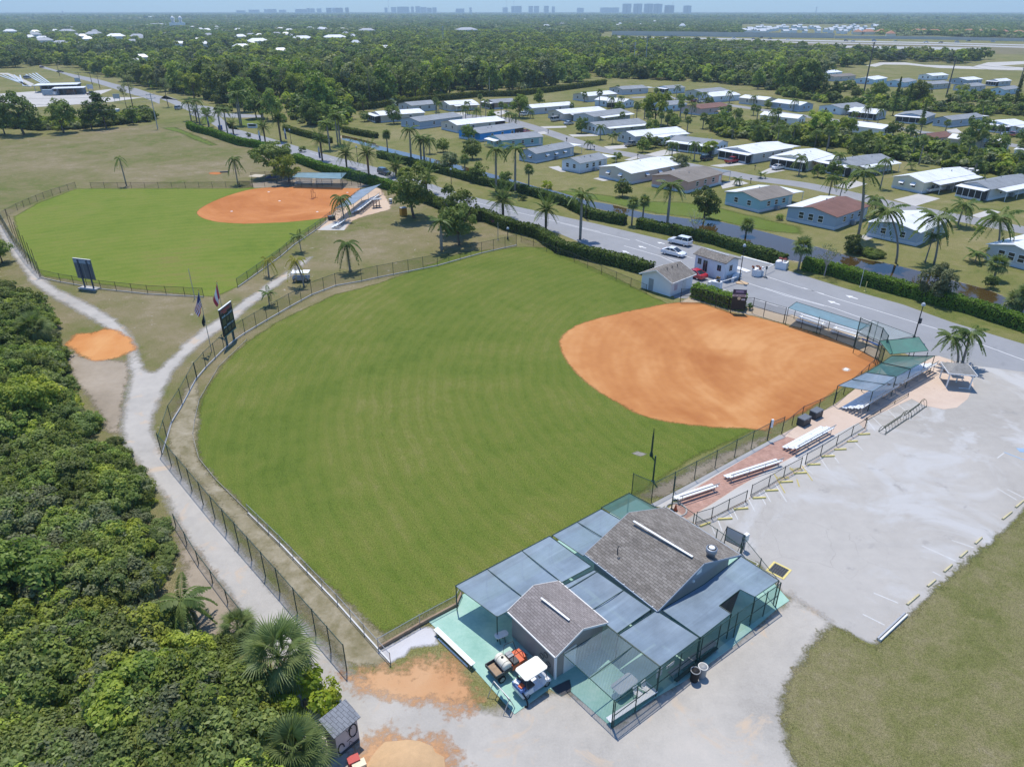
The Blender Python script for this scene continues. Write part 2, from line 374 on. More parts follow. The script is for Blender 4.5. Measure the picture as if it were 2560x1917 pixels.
def brick_mat(name, c1, c2, mortar, sc, w_=.5, h_=.25, ms=.012, rough=.85):
    m, t, b = newmat(name); v = coords(t, sc); br = nd(t, 'ShaderNodeTexBrick'); t.links.new(v, br.inputs['Vector'])
    br.inputs['Color1'].default_value = c4(c1); br.inputs['Color2'].default_value = c4(c2); br.inputs['Mortar'].default_value = c4(mortar)
    br.inputs['Scale'].default_value = 1.0; br.inputs['Brick Width'].default_value = w_; br.inputs['Row Height'].default_value = h_; br.inputs['Mortar Size'].default_value = ms
    f = noise(t, coords(t), 1.3, 5, .7)
    c = mixc(t, 1.0, br.outputs['Color'], ramp(t, f, [(.3, (.78, .78, .78)), (.7, (1.18, 1.18, 1.18))]), 'MULTIPLY')
    t.links.new(c, b.inputs['Base Color']); b.inputs['Roughness'].default_value = rough; b.inputs['Specular IOR Level'].default_value = .15
    return m
PAVER = brick_mat('brick_pavers', (.36, .20, .155), (.42, .25, .20), (.30, .22, .18), 1.0, .30, .15, .014)

big = MB(); S_ = 30000.0
big.add([(-S_, -3000, 0), (S_, -3000, 0), (S_, S_, 0), (-S_, S_, 0)], [(0, 1, 2, 3)])
struct(big.build('ground', G_LAWN))

# dry open grass round both diamonds
dryA = gs('B1',[(-900,300),(0,232),(450,187),(950,122),(1480,72),(1500,150),(1800,230),(2060,300)])+gs('B2',[(520,480),(760,560),(1000,640),(1400,740),(1700,850),(2212,1010)])+gs('F',[(1170,530),(1400,640),(1400,900),(830,1410),(640,1420),(300,1300),(-100,900),(-500,500)])
soft('dry_field', dryA, .004, G_DRY, 2.0, 2.0)
dryB = gs('C8',[(520,612),(680,705),(800,775),(870,765),(1085,560),(1290,360),(1500,160),(1700,5)])+gs('P',[(2900,1010),(2900,2150),(2000,2150)])+gs('C8',[(270,1656),(205,1500),(165,1250),(200,1030),(310,880),(450,680)])
soft('rough_lawn', dryB, .020, G_DRY2, 1.6, .5)
# diamonds
turf1 = gs('C5',[(1310,320)])+gs('C6',[(2212,800),(1960,560),(1700,320),(1575,160),(1545,0)])+gs('B3',[(240,1593),(350,1385),(450,1235),(580,1095),(760,940),(1050,745),(1400,575),(1700,435),(2212,300)])+gs('F',[(1000,545),(1130,533),(1180,535),(1240,560),(1330,600),(1400,637),(1440,656),(1500,670),(1850,790),(1640,925),(1500,985),(1380,1062),(1200,1165),(1000,1282),(955,1305)])
soft('outfield_turf', turf1, .008, G_TURF, 1.6, .8)
clay1 = gs('B5',[(0,800),(290,742),(560,695),(860,700),(1180,805),(1450,850),(1840,955),(2212,1075)])+gs('B6',[(250,312),(500,385),(780,495),(960,590),(1000,625),(900,690),(650,845),(390,1025),(60,1180)])+gs('B7',[(1180,265),(1040,228),(700,212),(360,172),(150,122),(0,62)])+gs('F',[(1380,893),(1300,850),(1240,800),(1212,755),(1215,725),(1260,697)])
soft('infield', smooth_poly(clay1, 3), .012, CLAY1, .8, .5)
turf2 = gs('B1',[(600,608),(300,722),(110,830),(150,1000),(240,1180),(330,1292),(700,1345),(1100,1400),(1400,1435),(1700,1460),(1885,1380),(2212,1090)])+gs('B2',[(640,1090),(830,955),(1100,720),(900,690),(130,690)])+gs('B1',[(1900,606),(1200,606),(720,606)])
soft('far_outfield_turf', turf2, .008, G_TURF2, 1.6, 1.0)
clay2 = gs('B2',[(130,710),(400,692),(700,690),(1100,705),(1060,775),(950,875),(850,955),(700,988),(400,1018),(0,1032)])+gs('B1',[(1980,885),(1740,872),(1600,838),(1556,790),(1640,730),(1800,662)])
soft('far_infield', smooth_poly(clay2, 3), .012, CLAY2, .8, .6)
soft('practice_mound', [g('D2', 678+80*math.cos(a*.6), 1247+16*math.sin(a*.6)) for a in range(10)], .012, CLAY2, .6, .4)
soft('watered_strip',gs('D2',[(20,690),(180,680),(330,740),(480,800),(700,900),(620,905),(420,830),(250,750)]),.006,G_BRIGHT,2.5,1.0)

# pale shell tracks and the yard round the clubhouse
track = gs('B1',[(-120,760),(0,890),(90,1010),(200,1150),(330,1310),(480,1420)])+gs('B4',[(600,110),(850,240),(1050,360),(1180,480),(1250,600),(1270,700),(1340,850),(1420,860),(1520,765),(1670,640)])+gs('B3',[(0,1010),(140,900),(300,775),(440,690),(600,575),(700,495),(860,390),(1000,290),(1150,200),(1400,20),(1460,10),(1250,210),(1050,345),(900,465),(720,600),(600,710),(400,850),(250,950),(100,1090),(0,1190)])+gs('B4',[(1700,730),(1590,840),(1520,980),(1450,1130),(1400,1280),(1400,1400),(1450,1520)])+gs('C6',[(1290,115),(1500,370),(1700,620),(1900,860),(2212,1240)])+gs('C5',[(980,650),(1040,690),(1300,720),(1500,840),(1800,860),(2212,1000)])+gs('C3',[(400,1060),(560,1000),(980,800),(1300,940),(1550,1160)])+gs('C4',[(0,1360),(450,1060),(870,780),(1300,480),(1540,300),(1840,80)])+gs('C2',[(1980,1040)])+gs('C8',[(330,480),(520,600),(470,660),(310,885),(200,1035),(165,1250),(205,1500),(270,1656)])+gs('P',[(2010,2150),(600,2150),(760,1800)])+gs('C5',[(400,700),(150,330),(60,210)])+gs('C6',[(2030,1520),(1950,1420),(1850,1260),(1700,1100),(1560,900),(1400,680),(1380,600),(1290,430),(1150,260),(1050,130),(975,0)])+gs('B4',[(1160,1500),(1120,1400),(1140,1250),(1160,1080),(1200,950),(1205,850),(1180,650),(1100,530),(950,420),(760,310),(600,220),(430,120),(260,0)])+gs('B1',[(230,1310),(140,1180),(60,1060),(0,960),(-120,830)])
soft('shell_track', track, .012, GRAVEL, 2.5, .6)
soft('orange_sand_spill',gs('C5',[(1000,700),(1250,620),(1450,640),(1600,560),(1850,560),(2100,760),(2212,950),(2000,1000),(1700,930),(1400,860),(1150,790)]),.016,SAND_O,3.0,.5)
soft('orange_sand_heap_spill',gs('C5',[(1100,1330),(1350,1250),(1650,1290),(1900,1400),(1950,1560),(1900,1700),(1300,1700),(1000,1560)]),.017,SAND_O,3.0,.5)
soft('clay_dump',gs('B4',[(600,600),(700,500),(850,495),(960,440),(1100,470),(1200,550),(1250,640),(1080,710),(880,745),(760,700),(690,640)]),.016,SAND_P,1.5,.4)
soft('trampled_verge',gs('B4',[(580,640),(800,720),(1000,740),(1180,760),(1180,900),(1130,1080),(1120,1250),(1090,1420),(1000,1400),(900,1180),(720,950)]),.010,EARTH,2.0,.5)
soft('fence_verge',gs('C6',[(1400,640),(1480,790),(1640,1010),(1800,1240),(1950,1500),(1900,1580),(1500,1500),(1450,1000),(1380,750)]),.014,EARTH,1.6,.5)
wt = gs('C5',[(960,600),(1400,600),(1320,340)])+gs('C6',[(2212,800),(1960,560),(1700,320),(1575,160),(1545,0)])+gs('B4',[(1830,1080),(1800,900),(1700,1000),(1560,1350),(1540,1480)])+gs('C6',[(1330,60),(1600,360),(1900,720),(2212,1080)])+gs('C5',[(760,260),(960,560)])
soft('warning_track',wt,.010,gravel_mat('warning_track_grass',[(.11,.108,.048),(.19,.165,.095),(.27,.235,.16),(.35,.31,.235)],(.9,.6,.6),3.0,big=.5),1.5,.5)

# car park
lot = gs('C8',[(800,752),(510,605),(330,480),(160,380)])+gs('C2',[(1960,1100),(1850,950),(1690,770),(1520,690),(1330,560),(1040,420)])+gs('B7',[(570,985),(960,800),(1000,762),(1400,545),(1440,515),(1910,235)])+gs('B6',[(900,1100),(1250,905),(1420,640),(1480,560),(1800,640)])+gs('P',[(2560,920),(2900,1000),(2900,1050),(2560,1270)])+gs('C8',[(1690,30),(1520,165),(1400,270),(1280,375),(1160,470),(1080,555),(870,755)])
soft('car_park', lot, .008, LOT, .8, .6)
# main road with the gate lanes
near = gs('D2',[(350,520),(520,580),(640,640),(760,720),(900,790)])+gs('B2',[(0,235),(180,290),(520,405),(760,480),(1000,555),(1200,610),(1400,670),(1730,775),(1850,810),(2212,910)])+gs('A5',[(0,1420)])+gs('B5',[(0,230),(330,345),(420,470),(560,640),(700,650),(760,600),(1000,640),(1180,730),(1420,770),(1840,850)])+gs('B6',[(300,300),(900,440),(1300,580),(1480,566),(1800,650)])+gs('P',[(2560,930),(2900,1010)])
far = gs('P',[(2900,975)])+gs('B6',[(2212,470),(1600,285),(1200,140),(700,0)])+gs('B5',[(1800,335),(1660,285),(1300,190),(740,40)])+gs('A5',[(960,1475),(350,1330),(0,1255)])+gs('B2',[(2212,800),(1870,705),(1700,640),(1270,515),(700,370),(300,250),(0,168)])+gs('D2',[(850,700),(790,600),(700,520),(600,470),(450,470)])
road = sheet('main_road', near+far, .013, ROAD)
# the county road at the upper left
sheet('county_road',gs('D1',[(480,505),(560,530),(760,590),(1000,640),(1220,685),(1420,740),(1700,800),(1900,870),(2212,940)])+gs('D2',[(60,290),(300,390),(640,430),(760,500),(560,540),(350,480),(190,410),(0,330)])+gs('D1',[(1960,985),(1760,905),(1560,850),(1360,785),(1180,730),(900,660),(760,610),(620,570),(490,540)]),.006,ROAD)
sheet('farm_forecourt',gs('D1',[(-200,880),(0,860),(420,830),(1000,850),(1200,820),(1380,800),(1360,815),(1250,860),(1200,900),(1760,905),(1370,960),(1200,970),(980,990),(430,1025),(0,960),(-200,1000)]),.005,CONC)
sheet('farm_lane',gs('D1',[(-200,605),(100,605),(200,640),(420,740),(380,770),(300,720),(150,650),(60,620),(-200,620)]),.0055,CONC)
# residential streets
s1 = gs('A4',[(880,350),(1100,340),(1290,352),(1450,395),(1600,440),(1900,540)])+gs('A5',[(335,632),(700,700),(1150,783),(1500,850),(1800,908)])+gs('A6',[(140,962),(400,1012),(700,1080),(1000,1150),(1300,1210),(1700,1290),(2212,1385),(2500,1440)])
s1 = smooth_poly(s1, 4, False); sheet('residential_street', ribbon(s1, 6.6), .006, STREET)
cds = g('A4', 880, 345); sheet('turning_circle', [(cds.x+11*math.cos(a*.3), cds.y+11*math.sin(a*.3)) for a in range(21)], .010, STREET)
s2 = smooth_poly(gs('D4',[(-100,850),(250,845),(560,880),(800,905)])+gs('A6',[(480,375),(690,390)])+gs('D3',[(300,605),(940,720),(1350,760),(2000,870),(2300,920)]),4,False)
sheet('upper_residential_street', ribbon(s2, 6.4), .006, STREET)
sheet('gate_side_street', gs('D2', [(700, 500), (860, 512), (1280, 535), (1260, 562), (850, 565), (760, 560)]), .016, ROAD)
DZ = .011
for nm,fr,pts in (('driveway','A4',[(780,310),(960,300),(1000,325),(850,335)]),('driveway','A4',[(1180,305),(1330,280),(1380,290),(1290,330)]),
    ('driveway','A4',[(1660,430),(1900,425),(1905,440),(1700,448)]),('driveway','A4',[(1580,490),(1700,475),(1730,495),(1620,512)]),('driveway','A4',[(1920,505),(2190,500),(2195,518),(1960,525)]),
    ('driveway','A5',[(80,505),(340,502),(345,518),(130,525)]),('driveway','A5',[(400,615),(600,600),(620,630),(450,640)]),('driveway','A5',[(780,690),(960,645),(1110,670),(900,710)]),
    ('driveway','A5',[(1380,790),(1640,760),(1760,775),(1480,805)]),('driveway','A5',[(590,740),(700,705),(740,720),(640,745)]),('driveway','A5',[(1470,950),(1640,920),(1740,955),(1500,1005)]),
    ('driveway','A5',[(1830,860),(1940,810),(2080,835),(1900,868)]),('driveway','A6',[(450,975),(660,930),(770,960),(590,1010)]),('driveway','A6',[(1010,1105),(1240,1050),(1440,1095),(1210,1165)]),
    ('driveway','A6',[(1720,1250),(1900,1195),(2000,1220),(1800,1275)]),('patio_slab','A5',[(305,910),(390,895),(500,920),(400,935)]),('patio_slab','A6',[(690,1445),(760,1420),(830,1455),(760,1480)]),
    ('driveway','D3',[(1280,700),(1400,680),(1480,740),(1300,735)]),('driveway','D4',[(210,860),(330,825),(380,840),(300,870)]),('patio_slab','A4',[(1735,805),(1830,795),(1900,850),(1850,850)])):
    DZ += .0012; sheet(nm, gs(fr, pts), DZ, CONC)
# canal
farb = gs('B2',[(940,215),(1100,250),(1250,290)])+gs('A4',[(170,607),(560,702),(900,785),(1280,885),(1640,990),(1800,1025)])+gs('A5',[(120,1075),(250,1112),(480,1152),(800,1232),(970,1252),(1200,1282),(1430,1302),(1650,1347),(1960,1422)])+gs('A7',[(560,692),(800,742),(1050,792),(1270,847),(1530,922),(1840,1002),(2060,1092),(2212,1180)])+gs('P',[(2900,930)])
nearb = gs('P',[(2900,960)])+gs('A7',[(2212,1290),(1700,1130),(1300,1040),(1000,960),(720,880),(430,800),(0,730)])+gs('A5',[(1400,1400),(1000,1320),(700,1270),(250,1165),(0,1095)])+gs('A4',[(1640,1035),(1280,935),(900,835),(560,745),(170,650)])+gs('B2',[(1200,325),(940,255)])
mw,tw,bw = newmat('canal_water'); bw.inputs['Base Color'].default_value = (.055,.036,.012,1); bw.inputs['Roughness'].default_value = .04; bw.inputs['IOR'].default_value = 1.33
bump(tw, bw, noise(tw, coords(tw), 1.2, 3), .06, .05)
soft('canal_bank', smooth_poly(farb+nearb, 2), .005, BANK, 2.2, 1.0)
struct(sheet('canal_water', smooth_poly(farb, 3, False)+nearb, .012, mw))
# right-hand fields and the motorway
sheet('pasture',gs('A3',[(1400,425),(2400,445),(2400,470),(1900,478),(1500,470)]),.004,grass_mat('pasture_grass',[(.12,.13,.04),(.17,.165,.06),(.21,.185,.085)],.02,.1,1.0))
sheet('sand_road',gs('A3',[(1240,405),(1330,385),(1480,385),(1600,400),(1900,410),(1990,385),(2400,370),(2400,385),(2060,405),(2400,432),(2400,440),(1700,420),(1500,400),(1350,398),(1300,412)]),.006,CONC)
HW = gravel_mat('highway_concrete', [(.30, .30, .30), (.36, .36, .355), (.42, .42, .41)], None, 2.0)
sheet('motorway',gs('A3',[(-300,226),(100,232),(320,235),(900,247),(1700,262),(2500,282),(2500,290),(1700,268),(900,255),(320,242),(100,238),(-300,232)]),.006,HW)
sheet('motorway', gs('A3', [(350, 245), (900, 262), (1700, 273), (2500, 296), (2500, 304), (1700, 280), (900, 268), (350, 250)]), .006, HW)
sheet('slip_road', gs('A3', [(840, 280), (1500, 288), (2000, 296), (2000, 302), (1700, 310), (1300, 302), (1000, 290)]), .006, HW)
sheet('motorway_verge',gs('A3',[(-300,232),(2500,285),(2500,340),(1700,330),(1000,300),(600,275),(-300,240)]),.004,grass_mat('verge_grass',[(.12,.125,.055),(.17,.15,.085),(.20,.175,.11)],.01,.05,.5))
sheet('far_meadow',gs('D5',[(330,560),(560,535),(1000,520),(1500,505),(1490,545),(1250,610),(950,640),(500,600)]),.004,G_LAWN)
sheet('cleared_field', gs('D5', [(470, 150), (520, 100), (1200, 95), (1200, 140), (830, 150), (700, 170)]), .004, EARTH if False else HW)
sheet('distant_sports_field', gs('A1', [(1200, 205), (1330, 198), (1560, 205), (1540, 240), (1250, 240)]), .004, G_LAWN)
# ============================================================ VEGETATION
def leaf_mat(name, col, var=.35, trans=.35, rnd=.32, hue=.012):
    m, t, b = newmat(name); t.nodes.remove(b); out = t.nodes['Material Output']
    at = nd(t, 'ShaderNodeAttribute'); at.attribute_name = 'tint'; oi = nd(t, 'ShaderNodeObjectInfo')
    hs = nd(t, 'ShaderNodeHueSaturation'); hs.inputs['Color'].default_value = c4(col)
    val = math_(t, 'ADD', math_(t, 'MULTIPLY', at.outputs['Fac'], 2*var), 1-var)
    val = math_(t, 'MULTIPLY', val, math_(t, 'ADD', math_(t, 'MULTIPLY', oi.outputs['Random'], 2*rnd), 1-rnd))
    t.links.new(val, hs.inputs['Value'])
    r2 = math_(t, 'FRACT', math_(t, 'MULTIPLY', oi.outputs['Random'], 7.31))
    t.links.new(math_(t,'ADD',math_(t,'ADD',.5-hue,math_(t,'MULTIPLY',r2,2*hue)),math_(t,'MULTIPLY',math_(t,'SUBTRACT',.5,at.outputs['Fac']),.03)),hs.inputs['Hue'])
    d = nd(t,'ShaderNodeBsdfDiffuse'); tr = nd(t,'ShaderNodeBsdfTranslucent'); gl = nd(t,'ShaderNodeBsdfGlossy'); gl.inputs['Roughness'].default_value = .45
    t.links.new(hs.outputs['Color'],d.inputs['Color']); t.links.new(mixc(t,1.0,hs.outputs['Color'],(1.15,1.25,.55),'MULTIPLY'),tr.inputs['Color'])
    ms = nd(t,'ShaderNodeMixShader'); ms.inputs[0].default_value = trans; t.links.new(d.outputs[0],ms.inputs[1]); t.links.new(tr.outputs[0],ms.inputs[2])
    m2 = nd(t,'ShaderNodeMixShader'); m2.inputs[0].default_value = .012; t.links.new(ms.outputs[0],m2.inputs[1]); t.links.new(gl.outputs[0],m2.inputs[2])
    t.links.new(m2.outputs[0], out.inputs['Surface']); return m
L_DARK = leaf_mat('dark_foliage',(0.126,0.174,0.045)); L_MID = leaf_mat('mid_foliage',(0.174,0.233,0.048)); L_LIGHT = leaf_mat('light_foliage',(0.277,0.328,0.052),.3,.4)
L_OLIVE = leaf_mat('olive_foliage',(0.165,0.205,0.050),.3,.4); L_GREY = leaf_mat('grey_foliage',(0.212,0.237,0.116)); L_HEDGE = leaf_mat('hedge_foliage',(0.123,0.219,0.027),.4,.35,.05)
L_HEDGED = leaf_mat('dark_hedge_foliage',(0.105,0.140,0.030),.45,.3,.05,.03); L_PALM = leaf_mat('palm_foliage',(0.125,0.178,0.050),.3,.3,.15); L_SABAL = leaf_mat('fan_palm_foliage',(0.149,0.193,0.067),.3,.25,.15)
L_PALMY = leaf_mat('yellow_palm_foliage',(0.298,0.280,0.052),.3,.35,.1); L_DEAD = leaf_mat('dead_frond',(0.298,0.219,0.104),.3,.2); L_SILVER = leaf_mat('silver_palm_foliage',(0.385,0.455,0.357),.2,.2)
L_YEL = leaf_mat('yellow_green_foliage', (0.289, 0.350, 0.033), .3, .45, .1); L_BARE = leaf_mat('twig', (0.350, 0.298, 0.208), .2, .0)
L_THK = leaf_mat('thicket_foliage', (.180, .228, .068), .42, .42, .3)
BARK = mat('bark',(.145,.120,.095),.95,.25,3.0); BARK_P = mat('palm_trunk',(.26,.235,.20),.9,.2,2.0); BARK_D = mat('fibrous_palm_trunk',(.15,.105,.07),.95,.3,4.0)

def leaf_quads(C, N, size, rng, asp=.6):
    """quads centred on C with normals near N, size per leaf"""
    n = len(C); a = rng.normal(size=(n, 3)); N = N+rng.normal(size=(n, 3))*.55; N /= np.linalg.norm(N, axis=1, keepdims=True)+1e-9
    U = np.cross(N, a); U /= np.linalg.norm(U, axis=1, keepdims=True)+1e-9; V = np.cross(N, U)
    s = (size*rng.uniform(.6, 1.4, n))[:, None] if np.isscalar(size) else (size*rng.uniform(.6, 1.4, n))[:, None]
    co = np.stack([C-U*s, C-V*s*asp, C+U*s, C+V*s*asp], 1).reshape(-1, 3)
    return co
def quads_mesh(name, co, tint, mt):
    n = len(co)//4; me = bpy.data.meshes.new(name); me.vertices.add(4*n); me.vertices.foreach_set('co', co.astype(np.float32).ravel())
    me.loops.add(4*n); me.loops.foreach_set('vertex_index', np.arange(4*n, dtype=np.int32)); me.polygons.add(n)
    me.polygons.foreach_set('loop_start',np.arange(0,4*n,4,dtype=np.int32)); me.polygons.foreach_set('loop_total',np.full(n,4,np.int32))
    a = me.attributes.new('tint', 'FLOAT', 'FACE'); a.data.foreach_set('value', tint.astype(np.float32))
    me.materials.append(mt); me.update(calc_edges=True); return me
def crown_mesh(name, mt, rad, n_leaf, size, seed, clumps=40, clump_r=.33, flat=0.0, hollow=.55, top=0.0, droop=0.0):
    """leaves gathered in clumps through an ellipsoid of half-axes rad centred on the origin"""
    rng = np.random.default_rng(seed); rad = np.array(rad, float); cc = []
    while len(cc) < clumps:
        p = rng.uniform(-1, 1, 3); r = np.linalg.norm(p)
        if r > 1 or r < hollow*rng.uniform(.3, 1): continue
        if p[2] < -.75+flat: continue
        cc.append(p*rng.uniform(.82, 1.12))
    cc = np.array(cc); cr = clump_r*rng.uniform(.55, 1.25, clumps); wgt = cr**2; wgt /= wgt.sum()
    k = rng.choice(clumps, n_leaf, p=wgt); d = rng.normal(size=(n_leaf, 3)); d /= np.linalg.norm(d, axis=1, keepdims=True)
    d[:, 2] = np.where(d[:, 2] < -.35, -d[:, 2]*.6, d[:, 2])
    q = cc[k]+d*(cr[k]*rng.uniform(.55, 1.0, n_leaf)**.5)[:, None]; q[:, 2] -= droop*np.hypot(q[:, 0], q[:, 1])**2
    N = d*.7+q*.5+np.array([0, 0, .55]); C = q*rad
    tint = np.clip(.5+.22*rng.normal(size=n_leaf)+.18*rng.normal(size=clumps)[k], 0, 1)
    return quads_mesh(name, leaf_quads(C, N, size, rng), tint, mt)
def limbs(mb, h0, rad, seed, r=.18, n=6, lean=.1, zc=0.0):
    rng = random.Random(seed); top = Vector((rng.uniform(-1, 1)*lean, rng.uniform(-1, 1)*lean, h0))
    mb.tube([(0, 0, -.1), top*.5+Vector((lean*.3, 0, 0)), top], [r*1.25, r, r*.8], 7)
    for i in range(n):
        a = 2*math.pi*i/n+rng.uniform(-.4,.4); e = Vector((math.cos(a)*rad[0]*rng.uniform(.5,.8),math.sin(a)*rad[1]*rng.uniform(.5,.8),zc+rad[2]*rng.uniform(-.1,.6)))
        m = top.lerp(e, .5)+Vector((0, 0, rad[2]*.12)); mb.tube([top*.9, m, e], [r*.6, r*.4, r*.12], 5)
TREES = {}
def tree_proto(key, mt, rad, trunk_h, n_leaf, size, seed, tr=.18, bark=None, **kw):
    """meshes of a broadleaf tree: crown and trunk, base at the origin"""
    zc = trunk_h+rad[2]*.62; cm = crown_mesh('crown', mt, rad, n_leaf, size, seed, **kw)
    cm.transform(Matrix.Translation((0, 0, zc))); mb = MB(); limbs(mb, trunk_h, rad, seed, tr, 6, .25, zc)
    TREES[key] = (mb.mesh('trunk', bark or BARK, True), cm, zc+rad[2])
    return key
def put_tree(key, loc, label, cat='tree', group=None, sc=1.0, rz=None, name='tree', h=None):
    tm, cm, th = TREES[key]
    if h: sc = h/th
    o = thing(name,label,cat,loc,random.uniform(0,6.28) if rz is None else rz,group); o.scale = (sc,sc,sc) if not isinstance(sc,tuple) else sc
    link('trunk', tm, o); link('crown', cm, o); return o
for i, (k, mt) in enumerate((('dark', L_DARK), ('mid', L_MID), ('light', L_LIGHT), ('olive', L_OLIVE), ('grey', L_GREY), ('yel', L_YEL))):
    for j in range(2):
        tree_proto(f'{k}{j}',mt,((3.6,3.4,3.0),(3.2,3.0,3.8))[j],(2.0,2.4)[j],1700,.34,100+10*i+j,.2,clumps=(34,42)[j],clump_r=.34)
    tree_proto(f'{k}_hd', mt, (3.4, 3.3, 3.4), 2.2, 5200, .20, 150+i, .2, clumps=60, clump_r=.27, hollow=.5)
tree_proto('gumbo', L_OLIVE, (5.6, 5.0, 3.3), 3.0, 7000, .26, 71, .34, clumps=60, clump_r=.24, hollow=.6, flat=.25)
# feathery casuarina / pine forms
def pine_mesh(key, mt, h, r, seed, n=1500, size=.3):
    rng = np.random.default_rng(seed); u = rng.uniform(.12, 1, n)**.9; k = rng.integers(0, 26, n); lv = np.linspace(.15, 1, 26)[k]
    a = k*2.4+rng.normal(size=n)*.5; rr = r*(1.08-lv)*rng.uniform(.15,1,n); C = np.stack([rr*np.cos(a),rr*np.sin(a),lv*h+rng.normal(size=n)*.25-.12*rr],1)
    N = C*np.array([.6,.6,0])+np.array([0,0,.8]); cm = quads_mesh('crown',leaf_quads(C,N,size,rng,.4),np.clip(rng.normal(.5,.25,n),0,1),mt)
    mb = MB(); mb.tube([(0, 0, -.1), (0, 0, h*.97)], .22, 6, .03); TREES[key] = (mb.mesh('trunk', BARK, True), cm, h)
pine_mesh('pine0', L_DARK, 14, 2.2, 5); pine_mesh('pine1', L_DARK, 11, 1.8, 6)
def slash_pine(key, seed):
    rng = np.random.default_rng(seed); n = 900; k = rng.integers(0,12,n); cz = rng.uniform(8,14,12); ca = rng.uniform(0,6.28,12); cr_ = rng.uniform(.3,2.4,12)
    d = rng.normal(size=(n,3)); d /= np.linalg.norm(d,axis=1,keepdims=True); C = np.stack([cr_[k]*np.cos(ca[k]),cr_[k]*np.sin(ca[k]),cz[k]],1)+d*rng.uniform(.4,1.1,(n,1))
    cm = quads_mesh('crown', leaf_quads(C, d+np.array([0, 0, .5]), .28, rng, .35), np.clip(rng.normal(.5, .25, n), 0, 1), L_GREY)
    mb = MB(); mb.tube([(0, 0, -.1), (.1, 0, 7), (.25, .1, 13.5)], [.22, .17, .06], 6)
    for i in range(12): e = Vector((cr_[i]*math.cos(ca[i]),cr_[i]*math.sin(ca[i]),cz[i])); mb.tube([(.15,.05,cz[i]-.8),e],.06,4,.02)
    TREES[key] = (mb.mesh('trunk', BARK, True), cm, 14)
slash_pine('slash0', 31); slash_pine('slash1', 32)

# ---- palms: every frond is a part
def frond_mesh(name, mt, L, droop, nl=15, leaf=.62, lift=.35, wid=.07, hang=.35, seed=0):
    """feather frond along +X, rising then drooping"""
    rng = np.random.default_rng(seed); mb_v, tint = [], []
    def pt(u): return np.array([L*u*(1-.18*droop*u), 0, L*(lift*u-droop*u*u)])
    prev = pt(0)
    for i in range(8):
        p,q = pt(i/8),pt((i+1)/8); w_ = .045*(1-i/9); mb_v += [p+[0,-w_,0],p+[0,w_,0],q+[0,w_*.8,0],q+[0,-w_*.8,0]]; tint.append(.75)
    for s in (-1, 1):
        for i in range(nl):
            u = .12+.86*i/(nl-1)+rng.normal()*.01; p = pt(min(u,1)); ll = leaf*(math.sin(math.pi*min(1,.18+.8*u))**.6)*rng.uniform(.85,1.1)
            d = np.array([.55, s*1.0, -hang*(.6+u)]); d /= np.linalg.norm(d); t_ = p+d*ll; wv = np.array([1, -s*.2, 0])*wid*1.7
            mid = p+d*ll*.5+np.array([0,0,.04]); mb_v += [p-wv*.5,mid-wv,t_,mid+wv]; tint.append(float(np.clip(.5+rng.normal()*.2,0,1)))
    return quads_mesh(name, np.array(mb_v), np.array(tint), mt)
def fan_mesh(name, mt, L, R_, droop, nseg=16, seed=0, split=.5):
    """fan leaf: stalk then a pleated fan with split tips"""
    rng = np.random.default_rng(seed); V, T = [], []
    e = np.array([L, 0, L*.25]); V += [np.array([0, -.03, 0]), np.array([0, .03, 0]), e+[0, .02, 0], e+[0, -.02, 0]]; T.append(.9)
    for i in range(nseg):
        a0 = -2.1+4.2*i/nseg; a1 = -2.1+4.2*(i+1)/nseg; am = (a0+a1)/2+rng.normal()*.02; rr = R_*rng.uniform(.85, 1.08)
        def P(a, r): 
            x = math.cos(a)*r; y = math.sin(a)*r*.95; return e+np.array([x, y, .16*r-droop*(r**2)/R_-abs(y)*.28])
        V += [e, P(a0, rr*split), P(am, rr), P(a1, rr*split)]; T.append(float(np.clip(.5+.22*rng.normal()+(.12 if i % 2 else -.12), 0, 1)))
    return quads_mesh(name, np.array(V), np.array(T), mt)
FROND = dict(royal=[frond_mesh('frond',L_PALM,3.0,d,17,.75,l,.085,.5,i) for i,(d,l) in enumerate(((.55,.75),(.75,.5),(.9,.2),(.8,-.1)))],
    date=[frond_mesh('frond',L_PALM,2.8,d,18,.5,l,.06,.2,10+i) for i,(d,l) in enumerate(((.3,1.1),(.45,.7),(.6,.35),(.6,-.15)))],
    coco=[frond_mesh('frond',L_PALM,3.1,d,17,.75,l,.07,.75,20+i) for i,(d,l) in enumerate(((.6,.8),(.85,.5),(1.0,.15),(.8,-.35)))],
    queen=[frond_mesh('frond',L_PALM,2.5,d,15,.65,l,.055,1.1,30+i) for i,(d,l) in enumerate(((.9,.8),(1.15,.5),(1.3,.1),(.9,-.5)))],
    yqueen=[frond_mesh('frond',L_PALMY,2.2,d,13,.55,l,.055,1.0,40+i) for i,(d,l) in enumerate(((.9,.8),(1.15,.5),(1.3,.1),(1.0,-.6)))],
    small=[frond_mesh('frond', L_PALM, 1.6, d, 11, .5, l, .07, .4, 50+i) for i, (d, l) in enumerate(((.5, .9), (.7, .6), (.8, .2)))],
    sabal=[fan_mesh('frond', L_SABAL, .8, .95, d, 13, 60+i) for i, d in enumerate((.25, .45, .7))],
    sabalhd=[fan_mesh('frond', L_SABAL, 1.15, 1.15, d, 26, 70+i, .42) for i, d in enumerate((.25, .4, .6, .8))],
    silver=[fan_mesh('frond', L_SILVER, 1.3, 1.5, d, 14, 80+i) for i, d in enumerate((.2, .4))])
DEADF = frond_mesh('frond', L_DEAD, 2.2, 1.0, 9, .4, -1.2, .05, .8, 90); DEADFAN = fan_mesh('frond', L_DEAD, .7, .9, .9, 10, 91)
TRUNK = {}
